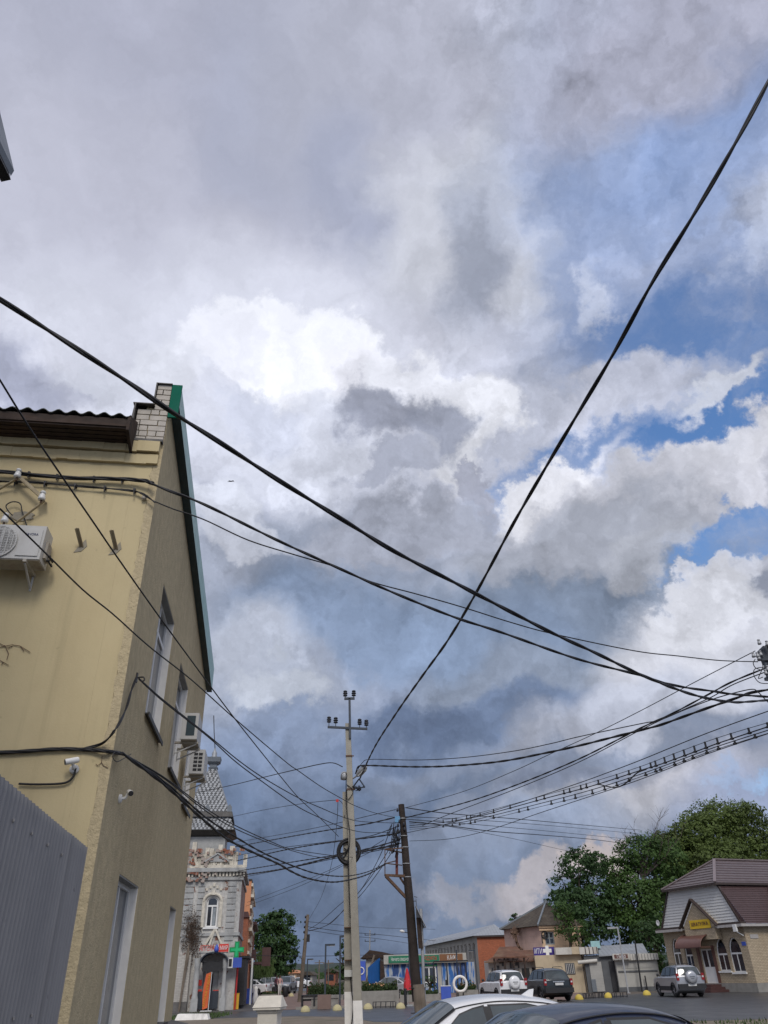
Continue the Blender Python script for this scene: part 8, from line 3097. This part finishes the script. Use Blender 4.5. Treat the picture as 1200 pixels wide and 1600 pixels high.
def planter(label, x0, x1, pyb, h, depth, ph, dens, flowers=False, m_=None, D=None):
    g = ground((x0 + x1) / 2, pyb)
    a, b = on_plane(x0, pyb, Vector((0, g.y, 0)), Vector((0, 1, 0))).x, on_plane(x1, pyb, Vector((0, g.y, 0)), Vector((0, 1, 0))).x
    t = thing('flower_bed', label, 'planter', ((a + b) / 2, g.y, 0))
    mb = MB()
    mb.box2((a, g.y, .013), (b, g.y + .15, h)); mb.box2((a, g.y + depth - .15, .013), (b, g.y + depth, h)); mb.box2((a, g.y + .151, .013), (a + .15, g.y + depth - .151, h)); mb.box2((b - .15, g.y + .151, .013), (b, g.y + depth - .151, h))
    mb.box2((a + .151, g.y + .151, .013), (b - .151, g.y + depth - .151, h - .1))
    mb.build('wall', m_ or M_CONCP, t)
    rg = random.Random(int(x0))
    V, F = MB(), MB()
    n = int((b - a) * depth * dens)
    for k in range(n):
        x, y = rg.uniform(a + .1, b - .1), rg.uniform(g.y + .1, g.y + depth - .1)
        hh = ph * (.5 + .5 * mnoise.noise(Vector((x * 1.1, y * 1.1, 0))) + .3)
        z = h - .1 + rg.uniform(0, max(.1, hh))
        s = rg.uniform(.04, .1)
        p = Vector((x, y, z)); u_ = Vector((rg.uniform(-1, 1), rg.uniform(-1, 1), rg.uniform(-.2, 1))).normalized() * s; v_ = u_.cross(Vector((rg.uniform(-1, 1), rg.uniform(-1, 1), rg.uniform(-1, 1)))).normalized() * s * .6
        (F if flowers and z > h + hh * .55 and rg.random() < .16 else V).add([p - u_, p + v_, p + u_, p - v_], [[0, 1, 2, 3]])
    o = V.build('plants', M_FLOW, t, fix=False)
    o['kind'] = 'stuff'
    if F.v:
        o = F.build('flowers', M_PETAL, t, fix=False); o['kind'] = 'stuff'
    return t


planter('long grey concrete flower bed with green plants behind the domes and the low black rail', 563, 624, 1573, .78, 2.2, .55, 420, True)
planter('lower pale flower bed running behind the red closed parasol and the wooden pole', 625, 688, 1566, .42, 2.0, .35, 300)
planter('bed of tall weedy greenery behind the red brown benches', 478, 536, 1563, .3, 3.0, .95, 420)
planter('small planter with orange grass blooms in front of the brick end wall', 715, 748, 1560, .5, 1.6, .6, 420, True)
planter('low bed of dry grass behind the white gate pillar', 408, 440, 1556, .15, 3.5, .3, 260, True)
planter('brown walled flower bed at the door of the blue and white shop', 662, 690, 1549, .5, 1.5, .2, 200, False, M_BENCH)
tree('dark round bush in front of the window of the blue and white shop', at(672, 1548, 73), blobs([(668, 1533, 10, 9, 0), (677, 1536, 8, 8, 0)], 73), M_LEAF, leaf=.16, seed=51, name='bush', cat='bush', dens=20)
tree('yellow green shrub between the two parked off-roaders', at(823, 1556, 55.5), blobs([(823, 1537, 5, 9, 0), (823, 1546, 5, 7, 0)], 55.5), M_LEAF3, leaf=.12, seed=52, name='bush', cat='bush', dens=20)
tree('leafy bush with pale orange flowers over the near end of the grey flower bed', at(572, 1560, 54.5), blobs([(570, 1547, 9, 6, 0), (583, 1545, 8, 6, 0), (594, 1548, 8, 5, 0)], 54.5), M_LEAF3, leaf=.12, seed=53, name='bush', cat='bush', dens=22)

# benches
for x0, x1, py, lab in ((479, 505, 1562, 'left red brown slatted bench in front of the weedy bed'), (510, 536, 1561, 'right red brown slatted bench in front of the weedy bed')):
    g = ground((x0 + x1) / 2, py); a, b = at(x0, py, g.y).x, at(x1, py, g.y).x
    t = thing('park_bench', lab, 'bench', ((a + b) / 2, g.y, 0), 0, 'red brown benches on the plaza')
    mb = MB(); mb.box2((a, g.y - .5, .42), (b, g.y - .05, .48)); mb.build('seat', M_BENCH, t)
    mb = MB(); mb.box2((a, g.y - .04, .5), (b, g.y + .02, .95)); mb.build('backrest', M_BENCH, t)
    for x in (a + .08, b - .12):
        mb = MB(); mb.box2((x, g.y - .45, 0.012), (x + .06, g.y - .05, .42)); mb.build('leg', M_CONCP, t)
g = ground(474, 1576); mb_a = at(468, 1575, g.y).x; b = at(532, 1575, g.y).x
t = thing('plaza_ledge', 'long low concrete ledge with a black end frame at the kerb, behind the leftmost dome', 'ledge', ((mb_a + b) / 2, g.y + .8, 0))
mb = MB(); mb.box2((mb_a + .1, g.y + .8, .45), (b, g.y + 1.2, .62)); mb.box2((mb_a + .6, g.y + .85, .013), (b - .2, g.y + 1.15, .449)); mb.build('slab', M_CONCP, t)
mb = MB(); mb.box2((mb_a, g.y + .7, .6), (b - 1, g.y + 1.25, .66)); mb.box2((mb_a, g.y + .75, .013), (mb_a + .09, g.y + 1.2, .6)); mb.box2((mb_a + .75, g.y + .6, .013), (mb_a + .84, g.y + .79, .6)); mb.box2((mb_a + .1, g.y + .9, .35), (mb_a + .74, g.y + .95, .449)); mb.build('black_frame', M_BIKEB, t)
g = ground(507, 1577); mb = MB(); mb.box2((g.x - .38, g.y - .25, .013), (g.x + .38, g.y - .06, .7)); single('stone_slab', mb, M_PAVE, 'upright pink stone slab at the foot of the first lamp post', 'slab')
# closed parasol, black post, blue bin, ring
g = ground(638, 1573)
um = thing('closed_parasol', 'closed red and white parasol tied up beside the wooden pole', 'parasol', (g.x, g.y + .3, 0))
ztop_, zbot_ = at(637, 1513, g.y).z, at(638, 1547, g.y).z
mb = MB(); UF = frame((g.x, g.y + .3, 0))
V, Fc = [], []
rg = random.Random(6); NN = 18
for i in range(9):
    t_ = i / 8; r_ = .03 + .2 * (t_ ** .9) * (1 if t_ < .85 else .85)
    for k in range(NN):
        a = 2 * math.pi * k / NN; rr = r_ * (1 + (.28 if k % 3 == 0 else -.12)) + rg.uniform(-.012, .012)
        V.append(UF @ Vector((rr * math.cos(a), rr * math.sin(a), ztop_ + (zbot_ - ztop_) * t_)))
for i in range(8):
    for k in range(NN):
        k2 = (k + 1) % NN; Fc.append([i * NN + k, i * NN + k2, (i + 1) * NN + k2, (i + 1) * NN + k])
mb.add(V, Fc, True); mb.build('canopy', mat('red_white_cloth', (0.55, 0.03, 0.04), .8, .1, 6, stain=(.6, .55, .55), stain_amt=1.0, stain_scale=5, sedge=(.6, .63), sstretch=(1, 1, .5)), um)
mb = MB(UF); mb.tube([(0, 0, 0), (0, 0, ztop_ + .05)], .02, 6); mb.box2((-.25, -.25, 0.012), (.25, .25, .08)); mb.build('pole', M_GALV, um)
g = ground(634, 1573); mb = MB(); mb.tube([(g.x, g.y, 0), (g.x, g.y, .82)], .085, 10); mb.lathe((g.x, g.y, .82), [(.1, 0), (.1, .04), (.03, .07)], 10)
single('black_bollard', mb, M_BIKEB, 'short thick black post under the closed red parasol', 'bollard')
g = ground(698, 1573)
bn2 = thing('blue_box_bin', 'blue square bin with a short black chimney behind the white sedan', 'bin', (g.x, g.y, 0))
mb = MB(); mb.box2((g.x - .27, g.y - .2, .0), (g.x + .27, g.y + .2, .95)); mb.build('box', M_SIGNB, bn2)
mb = MB(); mb.box2((g.x - .28, g.y - .21, .951), (g.x + .28, g.y + .21, .98)); mb.build('lid', M_WHITE, bn2)
mb = MB(); mb.tube([(g.x + .05, g.y, .98), (g.x + .05, g.y, 1.25)], .05, 8); mb.build('chimney', M_BIKEB, bn2)
c = at(719, 1537.5, 62)
rg_ = thing('ring_sculpture', 'white ring sculpture standing on its foot on the plaza', 'sculpture', (c.x, 62, 0))
mb = MB(); r_ = .45
V = [c + Vector((r_ * math.cos(a * math.pi / 16), 0, r_ * math.sin(a * math.pi / 16))) for a in range(33)]
mb.tube(V, .09, 8); mb.build('ring', M_LIME, rg_)
mb = MB(); mb.box2((c.x - .12, 61.9, 0), (c.x + .12, 62.1, c.z - r_)); mb.box2((c.x + .2, 61.7, 0), (c.x + .9, 62.3, .35)); mb.build('foot', M_CONCP, rg_)
pg = thing('steel_frame', 'black steel pergola frame in front of the striped wall of the blue shop', 'pergola', (at(715, 1545, 70).x, 70, 0))
for k, (px) in enumerate((687, 738)):
    mb = MB(); x = at(px - 8, 1545, 70).x; x2 = x; mb.box2((x - .05, 69.95, 0), (x + .05, 70.05, at(px, 1503, 70).z)); mb.build('post', M_BIKEB, pg)
for k, (px) in enumerate((700, 722)):
    mb = MB(); x = at(px, 1545, 71.5).x; mb.box2((x - .05, 71.45, 0), (x + .05, 71.55, at(px, 1504, 71.5).z)); mb.build('post', M_BIKEB, pg)
mb = MB(); xa, xb = at(679, 1503, 70).x, at(730, 1503, 70).x; z = at(700, 1503, 70).z; mb.box2((xa - .05, 69.94, z), (xb + .05, 70.06, z + .1)); mb.box2((xa - .05, 71.4, z), (xb + .05, 71.5, z + .1)); mb.build('beam', M_BIKEB, pg)
# road sign
c = at(563, 1517, 58)
rs = thing('road_sign', 'blue road sign half hidden behind the concrete pole', 'road sign', (c.x, 58, 0))
mb = MB(); mb.box2((c.x - .35, 57.97, c.z - .55), (c.x + .35, 58.0, c.z + .55)); mb.build('plate', M_SIGNB, rs)
mb = MB(); mb.tube([(c.x + .05 + .2 * math.cos(a * .35), 57.955, c.z + .2 * math.sin(a * .35)) for a in range(19)], .035, 5); mb.build('white_mark', M_WHITE, rs)
mb = MB(); mb.tube([(c.x, 58.05, 0), (c.x, 58.05, c.z + .5)], .04, 8); mb.build('post', M_GALV, rs)
# benches / rails near kiosk
for px, lab in ((1003, 'left'), (1012, 'right')):
    g = ground(px, 1549); mb = MB(); mb.tube([(g.x, g.y, 0), (g.x, g.y, 1.4 if lab == 'left' else 1.0)], .05, 8)
    single('iron_post', mb, M_BIKEB, 'taller dark iron post before the white kiosk' if lab == 'left' else 'shorter dark iron post before the white kiosk', 'post')
# flying bird
c = at(360, 752, 30)
mb = MB()
mb.tube([c + Vector((-.12, 0, -.03)), c, c + Vector((.08, 0, .0)), c + Vector((.13, 0, -.02))], [.005, .03, .025, .005], 6)
for s in (-1, 1):
    mb.add([c + Vector((.02, 0, 0)), c + Vector((.06, .0, .0)), c + Vector((.1 * s + .02, .05, .1)), c + Vector((.19 * s, .05, -.02)), c + Vector((.07 * s, .0, .03))], [[0, 1, 2, 3, 4]])
single('bird', mb, M_BLACK, 'small dark bird flying right of the gable', 'bird')


# ---------------------------------------------------------------- people far down the street
def person(label, loc, rz, shirt, trousers, hair, seed):
    t = thing('person', label, 'person', loc, rz, 'people walking on the far sidewalk')
    J = {'pel': (0, 0, .95), 'che': (0, 0, 1.3), 'nek': (0, 0, 1.48), 'hed': (0, -.01, 1.6), 'top': (0, 0, 1.72),
         'shl': (-.19, 0, 1.42), 'ell': (-.25, .06, 1.14), 'hal': (-.24, -.08, .9), 'shr': (.19, 0, 1.42), 'elr': (.25, -.06, 1.14), 'har': (.24, -.2, .95),
         'hpl': (-.1, 0, .9), 'knl': (-.1, -.12, .5), 'fol': (-.1, -.1, .08), 'tol': (-.1, -.26, .04), 'hpr': (.1, 0, .9), 'knr': (.1, .06, .5), 'for': (.1, .26, .12), 'tor': (.1, .14, .03)}
    rad = {'pel': .15, 'che': .16, 'nek': .06, 'hed': .1, 'top': .07, 'shl': .07, 'ell': .045, 'hal': .035, 'shr': .07, 'elr': .045, 'har': .035, 'hpl': .1, 'knl': .065,
           'fol': .045, 'tol': .035, 'hpr': .1, 'knr': .065, 'for': .045, 'tor': .035}
    E_ = [('pel', 'che'), ('che', 'nek'), ('nek', 'hed'), ('hed', 'top'), ('che', 'shl'), ('shl', 'ell'), ('ell', 'hal'), ('che', 'shr'), ('shr', 'elr'), ('elr', 'har'),
          ('pel', 'hpl'), ('hpl', 'knl'), ('knl', 'fol'), ('fol', 'tol'), ('pel', 'hpr'), ('hpr', 'knr'), ('knr', 'for'), ('for', 'tor')]
    ks = list(J)
    me = bpy.data.meshes.new('body')
    me.from_pydata([J[k] for k in ks], [(ks.index(a), ks.index(b)) for a, b in E_], [])
    o = bpy.data.objects.new('body', me)
    COL.objects.link(o)
    md = o.modifiers.new('skin', 'SKIN')
    for i, k in enumerate(ks):
        me.skin_vertices[0].data[i].radius = (rad[k], rad[k] * .85)
    me.skin_vertices[0].data[0].use_root = True
    s2 = o.modifiers.new('sub', 'SUBSURF'); s2.levels = s2.render_levels = 2
    me.materials.append(shirt)
    o.parent = t
    F_ = frame(loc, rz)
    mb = MB(F_); mb.lathe((0, 0.015, 1.6), [(.11, -.05), (.118, .02), (.1, .1), (.03, .14)], 12); mb.build('hair', hair, t)
    mb = MB(F_)
    for s, a, b, c in ((-1, 'hpl', 'knl', 'fol'), (1, 'hpr', 'knr', 'for')):
        mb.tube([Vector(J[a]) + Vector((0, 0, .05)), J[b], J[c]], [.115, .08, .06], 10)
    mb.lathe((0, 0, .86), [(.17, 0), (.175, .12), (.16, .17)], 12)
    mb.build('trousers', trousers, t)
    mb = MB(F_)
    mb.lathe((0, -.085, 1.6), [(.03, -.015), (.04, .0), (.02, .02)], 6, 'Y'); mb.build('face', mat('skin', (.4, .24, .17), .6, .05, 5), t)
    return t


M_SH1 = mat('pink_shirt', (0.5, 0.3, 0.28), .9, .1, 6)
M_SH2 = mat('dark_shirt', (0.1, 0.03, 0.05), .9, .1, 6)
M_TR1 = mat('white_trousers', (0.6, 0.58, 0.55), .9, .1, 6)
M_TR2 = mat('dark_trousers', (0.03, 0.03, 0.04), .9, .1, 6)
M_HAIR = mat('brown_hair', (0.04, 0.025, 0.015), .8, .2, 9)
p = at(437, 1545, 88); person('person in a pink shirt and white trousers walking on the far sidewalk', (p.x, 88, 0), R(15), M_SH1, M_TR1, M_HAIR, 1)
p = at(432, 1545, 90); person('person in dark red clothes walking beside the one in white trousers', (p.x, 90, 0), R(-10), M_SH2, M_TR2, M_HAIR, 2)
g = ground(445, 1558)
mb = MB(); mb.lathe((g.x, g.y, .02), [(.2, 0), (.26, .1), (.28, .7), (.24, .78), (.05, .85)], 10); mb.tube([(g.x + .25, g.y, .05), (g.x + .35, g.y, .9)], .03, 5)
single('dark_bin', mb, M_BIKEB, 'black round bin on the walkway below the two walking people', 'bin')
